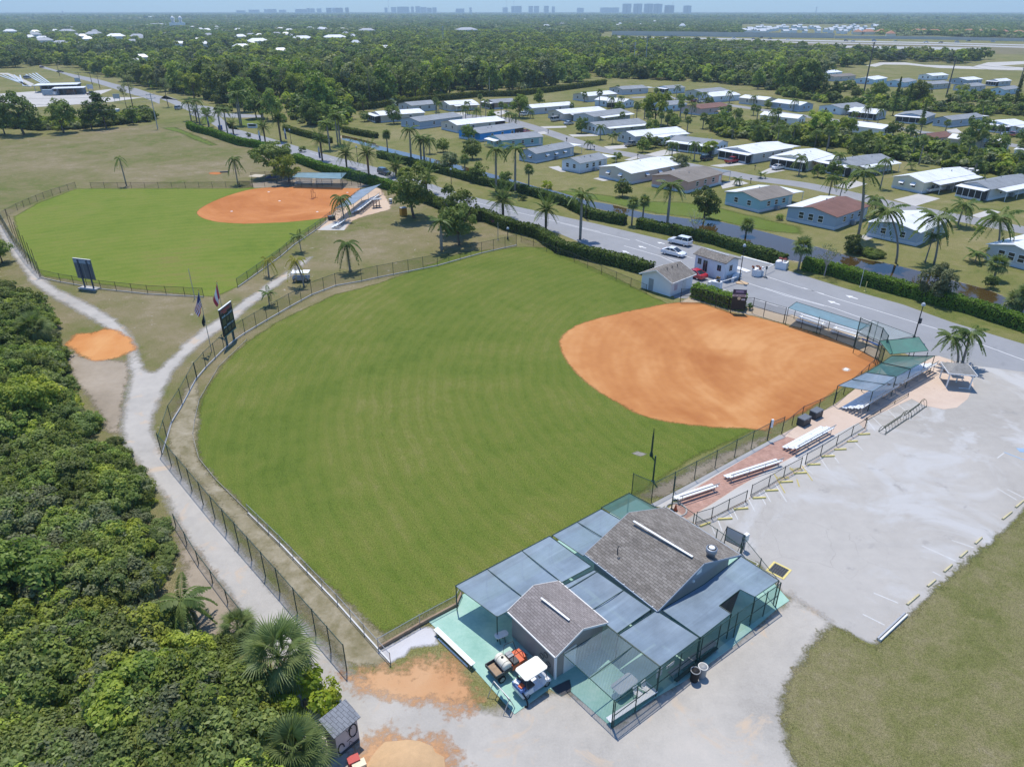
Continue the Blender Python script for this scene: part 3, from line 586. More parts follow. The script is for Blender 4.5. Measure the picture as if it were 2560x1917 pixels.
def trunk_mesh(key, h, r0, r1, lean=(0, 0), bulge=0.0, mt=None, shaft=False):
    k = (key, round(h, 1), lean); 
    if k in TRUNK: return TRUNK[k]
    mb = MB(); n = 7; pts = []; rs = []
    for i in range(n):
        u = i/(n-1); pts.append((lean[0]*u*u,lean[1]*u*u,-.1+(h+.1)*u)); rs.append(r0+(r1-r0)*u+bulge*math.sin(math.pi*u)*r0+(.12*r0 if i == 0 else 0))
    mb.tube(pts, rs, 9); mt = mt or BARK_P; mats = [mt]
    if shaft:
        mb.mi = 1; mats.append(mat('green_crownshaft',(.13,.17,.05),.5,.15)); mb.tube([(lean[0],lean[1],h-.05),(lean[0],lean[1],h+.9)],[r1*1.05,r1*.7],8)
    TRUNK[k] = mb.mesh('trunk', mats, True); return TRUNK[k]
PCFG = dict(royal=dict(n=16,r=(.24,.16),bulge=.35,shaft=True,mt=None),date=dict(n=32,r=(.24,.30),mt='d'),coco=dict(n=20,r=(.20,.12),lean=1.0),queen=dict(n=17,r=(.17,.13),lean=.3),
    yqueen=dict(n=11,r=(.15,.12),lean=.3),small=dict(n=9,r=(.09,.07),lean=.2),sabal=dict(n=28,r=(.19,.18)),sabalhd=dict(n=34,r=(.20,.19)),silver=dict(n=16,r=(.2,.2)))
def palm(kind, loc, h, label, group=None, sc=1.0, lean=None, cat='palm', dead=0, name='palm_tree', seed=None, n=None):
    """h = height of the crown's base"""
    rng = random.Random(seed if seed is not None else int(loc[0]*13+loc[1]*7)); c = PCFG[kind]
    o = thing(name, label, cat, loc, rng.uniform(0, 6.28) if lean is None else 0.0, group)
    ln = lean if lean is not None else (c.get('lean',.08)*rng.uniform(-1,1),c.get('lean',.08)*rng.uniform(-1,1)); ln = (round(ln[0],1),round(ln[1],1))
    link('trunk',trunk_mesh(kind+('y' if sc < .8 else ''),round(h*2)/2,c['r'][0]*min(1,sc+.1),c['r'][1]*min(1,sc+.1),ln,c.get('bulge',0),BARK_D if c.get('mt') == 'd' else None,c.get('shaft',False)),o)
    z = round(h*2)/2+(.75 if c.get('shaft') else 0); N = n or c['n']; fm = FROND[kind]; ga = 2.39996
    for i in range(N):
        u = i/(N-1); f = link('frond', fm[min(len(fm)-1, int(u*len(fm)))], o); f.location = (ln[0], ln[1], z+.12*(1-u))
        a = i*ga+rng.uniform(-.2, .2)
        if kind in ('sabal', 'sabalhd', 'silver'): f.rotation_euler = (rng.uniform(-.25, .25), (-1.25+1.95*u)+rng.uniform(-.15, .15), a)
        else: f.rotation_euler = (rng.uniform(-.15, .15), (-.35+.45*u) if kind == 'date' else rng.uniform(-.12, .12), a)
        k = sc*rng.uniform(.88, 1.1); f.scale = (k, k, k)
    for i in range(dead):
        f = link('frond',DEADFAN if kind.startswith('sabal') else DEADF,o); f['label'] = 'dead brown frond'; f.location = (ln[0],ln[1],z-.1); f.rotation_euler = (rng.uniform(-.2,.2),rng.uniform(.5,.8),rng.uniform(0,6.28)); f.scale = (sc*.8,)*3
    return o

# ---- hedges
def hedge(pts, w_, h, mt, label, size=.16, dens=55, group=None, name='hedge'):
    """clipped hedge along a line of ground points"""
    P = [Vector((p[0], p[1], 0)) for p in pts]; rng = np.random.default_rng(int(abs(P[0].x)*10)); L = [0]
    for a, b in zip(P, P[1:]): L.append(L[-1]+(b-a).length)
    tot = L[-1]; area = tot*(w_+2*h); n = int(area*dens); s = rng.uniform(0,tot,n); C = np.zeros((n,3)); N = np.zeros((n,3)); sec = np.searchsorted(L,s,'right')-1; sec = np.clip(sec,0,len(P)-2)
    A = np.array([[p.x, p.y] for p in P]); D = A[1:]-A[:-1]; DL = np.linalg.norm(D, axis=1, keepdims=True); D = D/DL
    base = A[sec]+D[sec]*(s-np.array(L)[sec])[:, None]; nn = np.stack([-D[sec][:, 1], D[sec][:, 0]], 1)
    q = rng.uniform(0, w_+2*h, n); wob = .06*np.sin(s*.9)+.05*np.sin(s*2.3+1)+.03*np.sin(s*5.1)
    off = np.where(q < h, -w_/2, np.where(q < h+w_, q-h-w_/2, w_/2)); z = np.where(q < h, q, np.where(q < h+w_, h, q-h-w_)) + 0
    top = (q >= h) & (q < h+w_); jit = rng.normal(size=n)*.07-rng.uniform(0, .25, n)**2
    C[:, :2] = base+nn*(off+np.where(top, 0, np.sign(off)*(jit+wob)))[:, None]; C[:, 2] = z+np.where(top, jit+wob*1.4, 0)
    N[:, :2] = nn*np.where(top, 0, np.sign(off))[:, None]; N[:, 2] = np.where(top, 1, .35)
    tint = np.clip(rng.normal(.5, .22, n)+.15*np.sin(s*.35), 0, 1)
    loc = np.array([P[0].x, P[0].y, 0]); me = quads_mesh('leaves', leaf_quads(C-loc, N, size, rng), tint, mt)
    o = thing(name, label, 'hedge', tuple(loc), 0, group); link('leaves', me, o)
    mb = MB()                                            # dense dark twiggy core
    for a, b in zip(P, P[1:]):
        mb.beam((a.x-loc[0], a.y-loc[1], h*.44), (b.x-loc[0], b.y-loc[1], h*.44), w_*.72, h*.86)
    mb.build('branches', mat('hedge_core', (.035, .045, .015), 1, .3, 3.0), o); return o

# ---- shrub meshes for the thicket and undergrowth
BUSH = [crown_mesh('bush',mt,(2.0,2.0,1.5),4600,.105,300+i,clumps=70,clump_r=.23,hollow=.6,flat=.3) for i,mt in enumerate((L_MID,L_THK,L_LIGHT,L_GREY,L_MID,L_THK,L_OLIVE))]
FARB = [crown_mesh('bush',mt,(2.2,2.2,1.7),420,.42,330+i,clumps=16,clump_r=.36,hollow=.5,flat=.3) for i,mt in enumerate((L_MID,L_DARK,L_LIGHT,L_OLIVE,L_GREY))]
FART = [crown_mesh('tree',mt,(4.2,4.2,4.0),420,.8,340+i,clumps=18,clump_r=.36,hollow=.4,flat=.2) for i,mt in enumerate((L_DARK,L_MID,L_DARK,L_OLIVE,L_LIGHT,L_GREY))]
CLUMP = [crown_mesh('wood',mt,(16,16,4.5),420,2.1,360+i,clumps=40,clump_r=.24,hollow=.0,flat=.55) for i,mt in enumerate((L_DARK,L_MID,L_DARK,L_GREY))]
def scatter(name, pts, sizes, protos, label=None, zs=None, seed=1):
    """one mass of foliage: geometry-node instances of the prototypes on the points"""
    me = bpy.data.meshes.new(name); n = len(pts)
    co = np.zeros((n, 3), np.float32); co[:, :2] = np.array(pts)[:, :2]
    if zs is not None: co[:, 2] = zs
    me.vertices.add(n); me.vertices.foreach_set('co', co.ravel())
    for nm,ar in (('sz',np.array(sizes,np.float32)),('pick',np.random.default_rng(seed).integers(0,len(protos),n).astype(np.float32)),('spin',np.random.default_rng(seed+1).uniform(0,6.28,n).astype(np.float32))):
        a = me.attributes.new(nm, 'FLOAT', 'POINT'); a.data.foreach_set('value', ar)
    o = link(name, me); o['kind'] = 'stuff'
    if label: o['label'] = label
    ng = bpy.data.node_groups.new(name,'GeometryNodeTree'); ng.interface.new_socket('Geometry',in_out='INPUT',socket_type='NodeSocketGeometry'); ng.interface.new_socket('Geometry',in_out='OUTPUT',socket_type='NodeSocketGeometry')
    gi = ng.nodes.new('NodeGroupInput'); go = ng.nodes.new('NodeGroupOutput'); join = ng.nodes.new('GeometryNodeJoinGeometry')
    def attr(nm):
        a = ng.nodes.new('GeometryNodeInputNamedAttribute'); a.data_type = 'FLOAT'; a.inputs['Name'].default_value = nm; return a.outputs[0]
    sz, pick, spin = attr('sz'), attr('pick'), attr('spin'); rot = ng.nodes.new('ShaderNodeCombineXYZ'); ng.links.new(spin, rot.inputs[2])
    for i, pm in enumerate(protos):
        src = proto_object(pm); oi = ng.nodes.new('GeometryNodeObjectInfo'); oi.inputs['Object'].default_value = src
        cmp_ = ng.nodes.new('FunctionNodeCompare'); cmp_.data_type = 'FLOAT'; cmp_.operation = 'EQUAL'; cmp_.inputs['Epsilon'].default_value = .1; ng.links.new(pick,cmp_.inputs[0]); cmp_.inputs[1].default_value = float(i)
        ip = ng.nodes.new('GeometryNodeInstanceOnPoints'); ng.links.new(gi.outputs[0],ip.inputs['Points']); ng.links.new(cmp_.outputs[0],ip.inputs['Selection']); ng.links.new(oi.outputs['Geometry'],ip.inputs['Instance'])
        ng.links.new(rot.outputs[0],ip.inputs['Rotation']); ng.links.new(sz,ip.inputs['Scale']); ng.links.new(ip.outputs[0],join.inputs[0])
    ng.links.new(join.outputs[0], go.inputs[0]); md = o.modifiers.new('scatter', 'NODES'); md.node_group = ng; return o
PROTO_O = {}
def proto_object(me):
    if me.name not in PROTO_O: PROTO_O[me.name] = bpy.data.objects.new('leaf_source', me)
    return PROTO_O[me.name]
# ============================================================ KIT OF BUILT PARTS
GALV = mat('galvanised_steel',(.42,.43,.44),.45,.1,3,.6); ALU = mat('aluminium_plank',(.72,.74,.76),.4,.06,2,.15,.4); GPOST = mat('green_coated_post',(.025,.060,.050),.5,.15,3)
DPOST = mat('dark_coated_post',(.035,.038,.036),.5,.15,3); WHITE = mat('white_paint',(.78,.78,.77),.5,.06,1.5); OFFW = mat('offwhite_paint',(.66,.65,.62),.6,.08,1.5)
BLACK = mat('black_rubber',(.018,.018,.02),.7,.2,3); DGREY = mat('dark_grey_paint',(.055,.06,.066),.55,.15,3); GREY = mat('grey_paint',(.30,.31,.32),.6,.1,2); CHROME = mat('bright_metal',(.7,.7,.72),.2,.05,2,1.0)
YELLOW = mat('yellow_curb_paint',(.66,.55,.20),.75,.14,4); GLASS = mat('dark_window_glass',(.022,.028,.035),.08,.1,1,0,.6); RED = mat('red_paint',(.42,.03,.03),.35,.1,2); ORANGE = mat('orange_plastic',(.62,.13,.05),.45,.12,2)
BLUEP = mat('blue_paint',(.04,.10,.32),.45,.1,2); WOOD = mat('weathered_timber',(.34,.24,.16),.85,.25,3); CREAM = mat('cream_plastic',(.66,.58,.42),.5,.12,2); SIGNW = mat('white_sign',(.74,.74,.72),.6,.05,2)
def film(name, col, dens, rough=.7, sheen=0.0, var=.15, scale=.6, stripes=None, streak=None):
    """woven mesh or netting too fine to see: part cover, part see-through"""
    m, t, b = newmat(name); out = t.nodes['Material Output']; v = coords(t)
    f = noise(t,v,scale,4,.6); c = ramp(t,f,[(.3,tuple(k*(1-var) for k in col)),(.7,tuple(k*(1+var) for k in col))]); t.links.new(c,b.inputs['Base Color'])
    b.inputs['Roughness'].default_value = rough; b.inputs['Specular IOR Level'].default_value = .25
    if streak is not None:
        mp = nd(t,'ShaderNodeMapping'); mp.inputs['Rotation'].default_value = (0,0,-streak); tc = nd(t,'ShaderNodeTexCoord'); t.links.new(tc.outputs['Object'],mp.inputs['Vector']); m2 = nd(t,'ShaderNodeMapping'); m2.inputs['Scale'].default_value = (.10,1.6,1); t.links.new(mp.outputs[0],m2.inputs['Vector'])
        c = mixc(t,1.0,c,ramp(t,noise(t,m2.outputs[0],1.0,5,.65,.4),[(.3,(.80,.82,.84)),(.52,(1,1,1)),(.72,(1.3,1.28,1.25))]),'MULTIPLY'); t.links.new(c,b.inputs['Base Color'])
    tr = nd(t,'ShaderNodeBsdfTransparent'); ms = nd(t,'ShaderNodeMixShader'); t.links.new(tr.outputs[0],ms.inputs[1]); t.links.new(b.outputs[0],ms.inputs[2])
    d = math_(t, 'ADD', math_(t, 'MULTIPLY', math_(t, 'SUBTRACT', f, .5), .25*dens), dens, True)
    if stripes:
        wv = nd(t,'ShaderNodeTexWave'); wv.inputs['Scale'].default_value = stripes; wv.inputs['Distortion'].default_value = .6; wv.inputs['Detail'].default_value = 2; wv.bands_direction = 'X'
        t.links.new(v, wv.inputs['Vector']); d = math_(t, 'ADD', math_(t, 'MULTIPLY', wv.outputs['Fac'], .4), dens-.2, True)
    t.links.new(d, ms.inputs[0]); t.links.new(ms.outputs[0], out.inputs['Surface']); return m
LINK_G = film('green_chainlink',(.030,.105,.082),.30); LINK_D = film('dark_chainlink',(.05,.055,.045),.20); LINK_GD = film('green_windscreen_mesh',(.025,.075,.060),.48); LINK_L = film('galvanised_chainlink',(.24,.25,.25),.17)
_pm = {}
def post_mesh(h, r, mt, n=6):
    k = (round(h, 2), round(r, 3), mt.name)
    if k not in _pm:
        mb = MB(); mb.tube([(0,0,-.2),(0,0,h)],r,n); mb.lathe((0,0,h),[(r*1.15,0),(r*.9,.05),(.01,.08)],n); _pm[k] = mb.mesh('post',mt)
    return _pm[k]
def resample(P, step):
    P = [Vector((p[0], p[1], 0)) for p in P]; L = [0]
    for a, b in zip(P, P[1:]): L.append(L[-1]+(b-a).length)
    n = max(1, round(L[-1]/step)); out = []
    for i in range(n+1):
        s = L[-1]*i/n; k = 0
        while k < len(P)-2 and L[k+1] < s: k += 1
        out.append(P[k].lerp(P[k+1], (s-L[k])/max(1e-6, L[k+1]-L[k])))
    return out
def fence(pts,h,label,postm=None,linkm=None,step=3.0,r=.04,rail=True,mid=False,low=False,group=None,name='chainlink_fence',cat='fence',railm=None,base=None,corners=True):
    postm = postm or GPOST; linkm = linkm or LINK_G; railm = railm or postm
    if corners:
        Q = []
        for a, b in zip(pts, pts[1:]): Q += resample([a, b], step)[:-1]
        Q.append(Vector((pts[-1][0], pts[-1][1], 0)))
    else: Q = resample(pts, step)
    o = thing(name, label, cat, (Q[0].x, Q[0].y, 0), 0, group); O = Q[0]; pm = post_mesh(h, r, postm)
    for q in Q: p = link('post', pm, o); p.location = (q.x-O.x, q.y-O.y, 0)
    for a, b in zip(Q, Q[1:]):
        A, B = a-O, b-O
        for on, z, nm in ((rail, h-.03, 'top_rail'), (mid, h*.5, 'middle_rail'), (low, .12, 'bottom_rail')):
            if on: MB().tube([(A.x, A.y, z), (B.x, B.y, z)], r*.75, 5).build(nm, railm, o)
        if linkm: MB().add([(A.x,A.y,.05),(B.x,B.y,.05),(B.x,B.y,h-.02),(A.x,A.y,h-.02)],[(0,1,2,3)]).build('mesh_panel',linkm,o)
        if base: MB().beam((A.x, A.y, base[0]/2), (B.x, B.y, base[0]/2), base[1], base[0]).build('footing', base[2], o)
    return o
def local_frame(a, b): return math.atan2(b.y-a.y, b.x-a.x)
_plank = {}
def bleacher(a, b, rows, label, group=None, back=True, step=.42, rise=.21, plank=ALU, name='bleacher', h0=.32, side=-1, foot=True):
    """open-frame bleacher, seats running from a to b; rows climb towards side"""
    a = Vector((a[0],a[1],0)); b = Vector((b[0],b[1],0)); L = (b-a).length; o = thing(name,label,'bleacher',a,local_frame(a,b),group); s = side
    for i in range(rows):
        y = s*i*step*1.55; z = h0+rise*i*1.3
        for k, (dy, dz, nm, w_) in enumerate(((0, 0, 'seat_plank', .26), (-s*.34, -.22, 'foot_plank', .24))):
            if k and (i == 0 or not foot): continue
            MB().box((L/2, y+dy, z+dz), (L, w_, .045)).build(nm, plank, o)
    n = max(2, round(L/1.9)); d = rows*step*1.55
    for k in range(n):
        x = .35+(L-.7)*k/(n-1); m = MB()
        for i in range(rows): m.beam((x, s*i*step*1.55, h0+rise*i*1.3-.03), (x, s*i*step*1.55, .03), .05)
        m.beam((x, -s*.2, .03), (x, s*(d-.35), .03), .05); m.beam((x, 0, h0-.05), (x, s*(rows-1)*step*1.55, h0+rise*1.3*(rows-1)-.05), .05)
        m.build('frame', GALV, o)
    if back:
        zt = h0+rise*1.3*(rows-1)
        MB().box((L/2, s*((rows-1)*step*1.55+.20), zt+.36), (L, .03, .12)).build('back_rail', GALV, o)
        for k in range(n): x = .35+(L-.7)*k/(n-1); MB().beam((x,s*((rows-1)*step*1.55+.19),zt-.05),(x,s*((rows-1)*step*1.55+.20),zt+.34),.04).build('rail_post',GALV,o)
    return o
def bench(a, b, label, mt=ALU, h=.45, w_=.28, group=None, back=False, name='bench', legm=None):
    a = Vector((a[0],a[1],0)); b = Vector((b[0],b[1],0)); L = (b-a).length; o = thing(name,label,'bench',a,local_frame(a,b),group)
    MB().box((L/2, 0, h), (L, w_, .05)).build('seat', mt, o)
    n = max(2, round(L/2.0))
    for k in range(n):
        x = .25+(L-.5)*k/(n-1); m = MB(); m.beam((x,-w_*.4,0),(x,-w_*.25,h),.05); m.beam((x,w_*.4,0),(x,w_*.25,h),.05); m.build('leg',legm or GALV,o)
    if back: MB().box((L/2, w_*.6, h+.4), (L, .04, .25)).build('backrest', mt, o)
    return o
def gable(name, label, A, B, C, D, he, hr, wall, roof, trim, over=.35, th=.14, cat='building', group=None, wallh0=0.0):
    """gabled building from its four eave corners: A-B and C-D are the gable ends, A-C and B-D the eaves"""
    A, B, C, D = [Vector((p[0], p[1], 0)) for p in (A, B, C, D)]
    o = thing(name,label,cat,A,0,group); a,b,c,d = A-A,B-A,C-A,D-A; ux = (b-a).normalized(); uy = (c-a).normalized(); up = Vector((0,0,1))
    m0, m1 = (a+b)/2, (c+d)/2; w_ = [a+ux*over+uy*over, b-ux*over+uy*over, d-ux*over-uy*over, c+ux*over-uy*over]
    k = over/((b-a).length/2); zw = he+(hr-he)*k-th
    r0, r1 = m0+uy*over+up*(hr-th), m1-uy*over+up*(hr-th); mb = MB()
    lo = [p+up*wallh0 for p in w_]; hi = [p+up*zw for p in w_]
    mb.add(lo+hi+[r0, r1], [(0, 1, 5, 8, 4), (1, 2, 6, 5), (2, 3, 7, 9, 6), (3, 0, 4, 7)]); mb.build('wall', wall, o)
    mr = MB()
    for e0, e1, q0, q1 in ((a, c, m0, m1), (d, b, m1, m0)):
        p = [e0+up*he, e1+up*he, q1+up*hr, q0+up*hr]; s = [x-up*th for x in p]
        mr.add(p+s, [(3, 2, 1, 0), (4, 5, 6, 7), (0, 1, 5, 4), (1, 2, 6, 5), (3, 0, 4, 7)])
    ro = mr.build('roof', roof, o)
    if trim:
        for i, (e, q) in enumerate(((a, m0), (b, m0), (c, m1), (d, m1))):
            s = -1 if i < 2 else 1; off = uy*(s*.03)
            MB().beam(e+up*(he-th*.6)+off, q+up*(hr-th*.6)+off, .04, th*1.15).build('fascia', trim, o)
        for e0,e1,s in ((a,c,-1),(b,d,1)): MB().beam(e0+ux*(s*.05)+up*(he-th*.55),e1+ux*(s*.05)+up*(he-th*.55),.09,.10).build('gutter',trim,o)
    return o, ro, dict(ux=ux, uy=uy, a=a, b=b, c=c, d=d, m0=m0, m1=m1, A=A)
def tyre_mesh(r, w_, mtyre, mrim):
    mb = MB(); n = 14; vs = []
    for x, rr in ((-w_/2, r*.82), (-w_/2, r*.96), (-w_*.2, r), (w_*.2, r), (w_/2, r*.96), (w_/2, r*.82)):
        for k in range(n): a = 2*math.pi*k/n; vs.append((rr*math.cos(a), x, rr*math.sin(a)))
    mb.add(vs, [(i*n+k, i*n+(k+1) % n, (i+1)*n+(k+1) % n, (i+1)*n+k) for i in range(5) for k in range(n)]); mb.mi = 0
    t = mb.mesh('tyre', mtyre, True); rb = MB(); vs = []
    for x in (-w_*.46, w_*.46):
        vs.append((0, x*.8, 0))
        for k in range(n): a = 2*math.pi*k/n; vs.append((r*.64*math.cos(a), x, r*.64*math.sin(a)))
    rb.add(vs, [(0, 1+(k+1) % n, 1+k) for k in range(n)]+[(n+1, n+2+k, n+2+(k+1) % n) for k in range(n)])
    return t, rb.mesh('rim', mrim, True)
TYRE, RIM = tyre_mesh(.34, .24, BLACK, mat('alloy_rim', (.45, .45, .47), .3, .1, 3, .8))
_paint = {}
def paint(col):
    if col not in _paint:
        m = mat('car_paint_%d' % len(_paint),col,.28,.03,.7,0,.5); m.node_tree.nodes['Principled BSDF'].inputs['Coat Weight'].default_value = .6; _paint[col] = m
    return _paint[col]
CARP = dict(   # side profiles: x forward, z up; (body, greenhouse)
    sedan=(4.6,1.8,[(-2.28,.35),(-2.3,.78),(-2.1,.98),(-1.5,1.0),(.9,.96),(1.9,.80),(2.25,.62),(2.3,.35)],[(-1.75,.98),(-.9,1.38),(.1,1.44),(1.25,.93)]),
    suv=(4.6,1.85,[(-2.2,.4),(-2.28,1.0),(-2.2,1.08),(.95,1.08),(2.0,1.0),(2.25,.85),(2.3,.4)],[(-2.15,1.05),(-1.95,1.68),(.15,1.72),(1.05,1.05)]),
    pickup=(5.4,1.9,[(-2.65,.5),(-2.7,1.05),(-.7,1.08),(1.3,1.08),(2.5,1.02),(2.7,.85),(2.7,.5)],[(-.75,1.05),(-.6,1.72),(.6,1.75),(1.35,1.05)]),
    van=(5.0,1.9,[(-2.4,.4),(-2.48,1.1),(1.3,1.1),(2.2,.95),(2.45,.8),(2.45,.4)],[(-2.4,1.08),(-2.3,1.95),(.7,1.95),(1.6,1.05)]))
def car(kind, loc, rz, col, label, group=None, name='car', sc=1.0, bed=None):
    L,W,body,cab = CARP[kind]; o = thing(name,label,'car' if kind != 'pickup' else 'truck',loc,rz,group); o.scale = (sc,)*3; pm = paint(col); n = len(body)
    def loft(prof, w0, tumble, z0, z1):
        rings = []
        for y,s in ((-w0/2,1),(-w0/2*.93,1),(w0/2*.93,1),(w0/2,1)): rings.append([(x,y*(1-tumble*max(0,(z-z0)/(z1-z0))),z) for x,z in prof])
        return rings
    mb = MB(); ys = (-W/2, -W*.47, W*.47, W/2); vs = []
    for i, y in enumerate(ys):
        for x, z in body: k = .96 if i in (0, 3) else 1.0; vs.append((x*k, y, .3+(z-.3)*(.97 if i in (0, 3) else 1)))
    fs = [(i*n+k,i*n+k+1,(i+1)*n+k+1,(i+1)*n+k) for i in range(3) for k in range(n-1)]+[tuple(range(n)),tuple(3*n+k for k in range(n))[::-1]]+[(i*n+n-1,i*n,(i+1)*n,(i+1)*n+n-1) for i in range(3)]
    mb.add(vs, fs); mb.build('body', pm, o)
    (x0, z0), (x1, z1), (x2, z2), (x3, z3) = cab; g_ = MB(); wb, wt = W*.46, W*.37
    g_.add([(x0,-wb,z0),(x3,-wb,z3),(x2,-wt,z2),(x1,-wt,z1),(x0,wb,z0),(x3,wb,z3),(x2,wt,z2),(x1,wt,z1)],[(0,1,2,3),(5,4,7,6),(1,5,6,2),(4,0,3,7),(3,2,6,7)])
    g_.build('windows', GLASS, o)
    r = MB(); r.box(((x1+x2)/2, 0, (z1+z2)/2+.015), (abs(x2-x1)+.12, 2*wt+.06, .05)); 
    for s in (-1, 1):
        for (xa,za),(xb,zb) in (((x0,z0),(x1,z1)),((x3,z3),(x2,z2)),(((x0+x3)/2-.1,z0),((x1+x2)/2-.1,z1))): r.beam((xa,s*wb,za),(xb,s*wt,zb),.09,.07)
    r.build('roof', pm, o)
    for sx in (-1, 1):
        for sy in (-1, 1):
            wh = link('wheel', TYRE, o); wh.location = (sx*L*.30+(.1 if sx > 0 else 0), sy*(W/2-.12), .34); link('rim', RIM, wh)
    for s in (-1, 1):
        MB().box((L/2-.10,s*W*.33,.72),(.12,.34,.14)).build('headlight',SIGNW,o); MB().box((-L/2+.06,s*W*.38,.85),(.10,.22,.18)).build('tail_light',RED,o)
    if kind == 'pickup': MB().box((-1.72, 0, 1.07), (1.75, 1.5, .04)).build('bed', DGREY, o)
    return o
# ============================================================ CLUBHOUSE AND PATIO
def shingle(name, c1, c2, s=1.0, rot=0.0):
    m,t,b = newmat(name); tc = nd(t,'ShaderNodeTexCoord'); mp = nd(t,'ShaderNodeMapping'); mp.inputs['Rotation'].default_value = (0,0,rot); t.links.new(tc.outputs['Object'],mp.inputs['Vector']); v = mp.outputs['Vector']
    br = nd(t,'ShaderNodeTexBrick'); t.links.new(v,br.inputs['Vector']); br.inputs['Scale'].default_value = 1/s; br.inputs['Brick Width'].default_value = .34; br.inputs['Row Height'].default_value = .15; br.inputs['Mortar Size'].default_value = .012; br.inputs['Bias'].default_value = 0
    br.inputs['Color1'].default_value = c4(c1); br.inputs['Color2'].default_value = c4(c2); br.inputs['Mortar'].default_value = c4(tuple(k*.55 for k in c1))
    c = mixc(t, 1.0, br.outputs['Color'], ramp(t, noise(t, v, .8, 5, .7), [(.3, (.82, .82, .82)), (.7, (1.15, 1.15, 1.15))]), 'MULTIPLY')
    c = mixc(t, 1.0, c, ramp(t, noise(t, v, 22, 2), [(.3, (.8, .8, .8)), (.7, (1.2, 1.2, 1.2))]), 'MULTIPLY')
    t.links.new(c,b.inputs['Base Color']); b.inputs['Roughness'].default_value = .95; b.inputs['Specular IOR Level'].default_value = .1; bump(t,b,br.outputs['Fac'],-.3,.02); return m
cA, cB, cC, cD = g('C2', 755, 1200, 2.6), g('C2', 1515, 685, 2.6), g('C2', 40, 700, 2.6), g('C2', 825, 270, 2.6)
CU = (cB-cA); CU.z = 0; CU.normalize(); CV = Vector((-CU.y, CU.x, 0)); CANG = math.atan2(CU.y, CU.x)
SH1 = shingle('grey_shingles',(.165,.148,.130),(.25,.228,.204),1.35,-CANG+math.pi/2); SH2 = shingle('brown_grey_shingles',(.215,.19,.18),(.28,.25,.24),1.1,-CANG+math.pi/2)
SH3 = shingle('slate_shingles',(.20,.21,.23),(.235,.245,.265),1.5,0.6); SH4 = shingle('hut_shingles',(.24,.235,.22),(.30,.29,.275),.9,.3)
WALLB = mat('blue_grey_siding', (.30, .34, .39), .7, .07, 1.0); WALLT = mat('taupe_siding', (.30, .275, .25), .75, .08, 1.0)
def corner_rect(a, b, c):       # square up: keep a and b, depth from c
    u = (b-a).normalized(); n = Vector((-u.y, u.x, 0)); d = (c-a).dot(n); return a, b, a+n*d, b+n*d
cA.z = cB.z = cC.z = cD.z = 0
qa, qb, qc, qd = corner_rect(cA, cB, (cC+cD+(cA-cB))/2 if False else cC)
club,croof,K = gable('clubhouse','clubhouse with big grey shingled gable roof among blue-grey shade canopies',qa,qb,qc,qd,2.6,4.33,WALLB,SH1,WALLB,.55)
K_ = lambda fr, x, y, z: g(fr, x, y, z)-Vector((qa.x, qa.y, 0))
MB().beam(K_('C2', 530, 375, 4.42), K_('C2', 1075, 705, 4.40), .17, .05).build('ridge_vent', WHITE, croof)
e = K_('C2',1238,715,3.65); v_ = MB(); v_.lathe(e,[(.33,-.3),(.33,.55),(.42,.6),(.42,.95),(.36,.97)],18); v_.build('exhaust_vent',mat('vent_steel',(.30,.33,.38),.4,.1,3,.5),croof,True)
v2 = MB(); v2.lathe((e.x,e.y,e.z+.96),[(.24,0),(.24,.06),(.1,.09)],16); v2.build('vent_cap',WHITE,croof,True); v3 = MB(); v3.lathe((e.x,e.y,e.z+.965),[(.345,0),(.345,.015)],18); v3.build('vent_opening',BLACK,croof)
p0 = K_('C2',385,690,3.25); MB().tube([p0,p0+Vector((-.05,.05,.5)),p0+Vector((.02,.12,.75)),p0+Vector((.1,.2,.68))],.045,6).build('conduit_pipe',DGREY,croof)
for i in range(8):       # hangers along the near eave gutter
    q = K['a'].lerp(K['c'],(i+.5)/8)+Vector((0,0,2.66)); MB().box((q.x-CU.x*.03,q.y-CU.y*.03,q.z-.05),(.10,.05,.03),CANG).build('gutter_bracket',WHITE,club)
gx = K['m0']+K['uy']*.30; MB().box((gx.x, gx.y, 3.35), (.55, .06, .45), CANG).build('gable_vent', WHITE, club)
lamp = K_('C2', 1082, 930, 2.75); MB().sphere(lamp, .12, 8, 6).build('wall_lamp', SIGNW, club)
# smaller store building
sA, sB, sC = g('C3', 925, 445, 2.5), g('C3', 1500, 65, 2.5), g('C1', 865, 1310, 2.5)
for q in (sA, sB, sC): q.z = 0
ra, rb, rc, rd = corner_rect(sA, sB, sC)
store,sroof,K2 = gable('store_building','small taupe store building with brownish shingled gable roof behind the golf cart',ra,rb,rc,rd,2.5,3.47,WALLT,SH2,OFFW,.22)
KS = lambda fr, x, y, z: g(fr, x, y, z)-Vector((ra.x, ra.y, 0))
MB().beam(KS('C1', 1235, 1160, 3.5), KS('C1', 1515, 1380, 3.5), .13, .04).build('ridge_vent', WHITE, sroof)
cp = K2['a']+(K2['ux']+K2['uy'])*.22; MB().box((cp.x, cp.y, 1.2), (.14, .14, 2.4), CANG).build('corner_board', WHITE, store)
side = K2['a']+K2['ux']*.20; 
for t_, z_ in ((.16, 1.55), (.24, 1.15), (.10, .95)):
    q = side+K2['uy']*(5.1*t_+.3)-K2['ux']*.03; m = MB(); m.tube([(q.x+K2['uy'].x*.2*math.cos(a*.63)-K2['ux'].x*.04,q.y+K2['uy'].y*.2*math.cos(a*.63)-K2['ux'].y*.04,z_+.2*math.sin(a*.63)) for a in range(11)],.025,5); m.build('hose_coil',DGREY,store)
dr = K2['a']+K2['ux']*1.5+K2['uy']*.19; MB().box((dr.x, dr.y, 1.05), (1.1, .05, 2.1), CANG).build('door', OFFW, store)

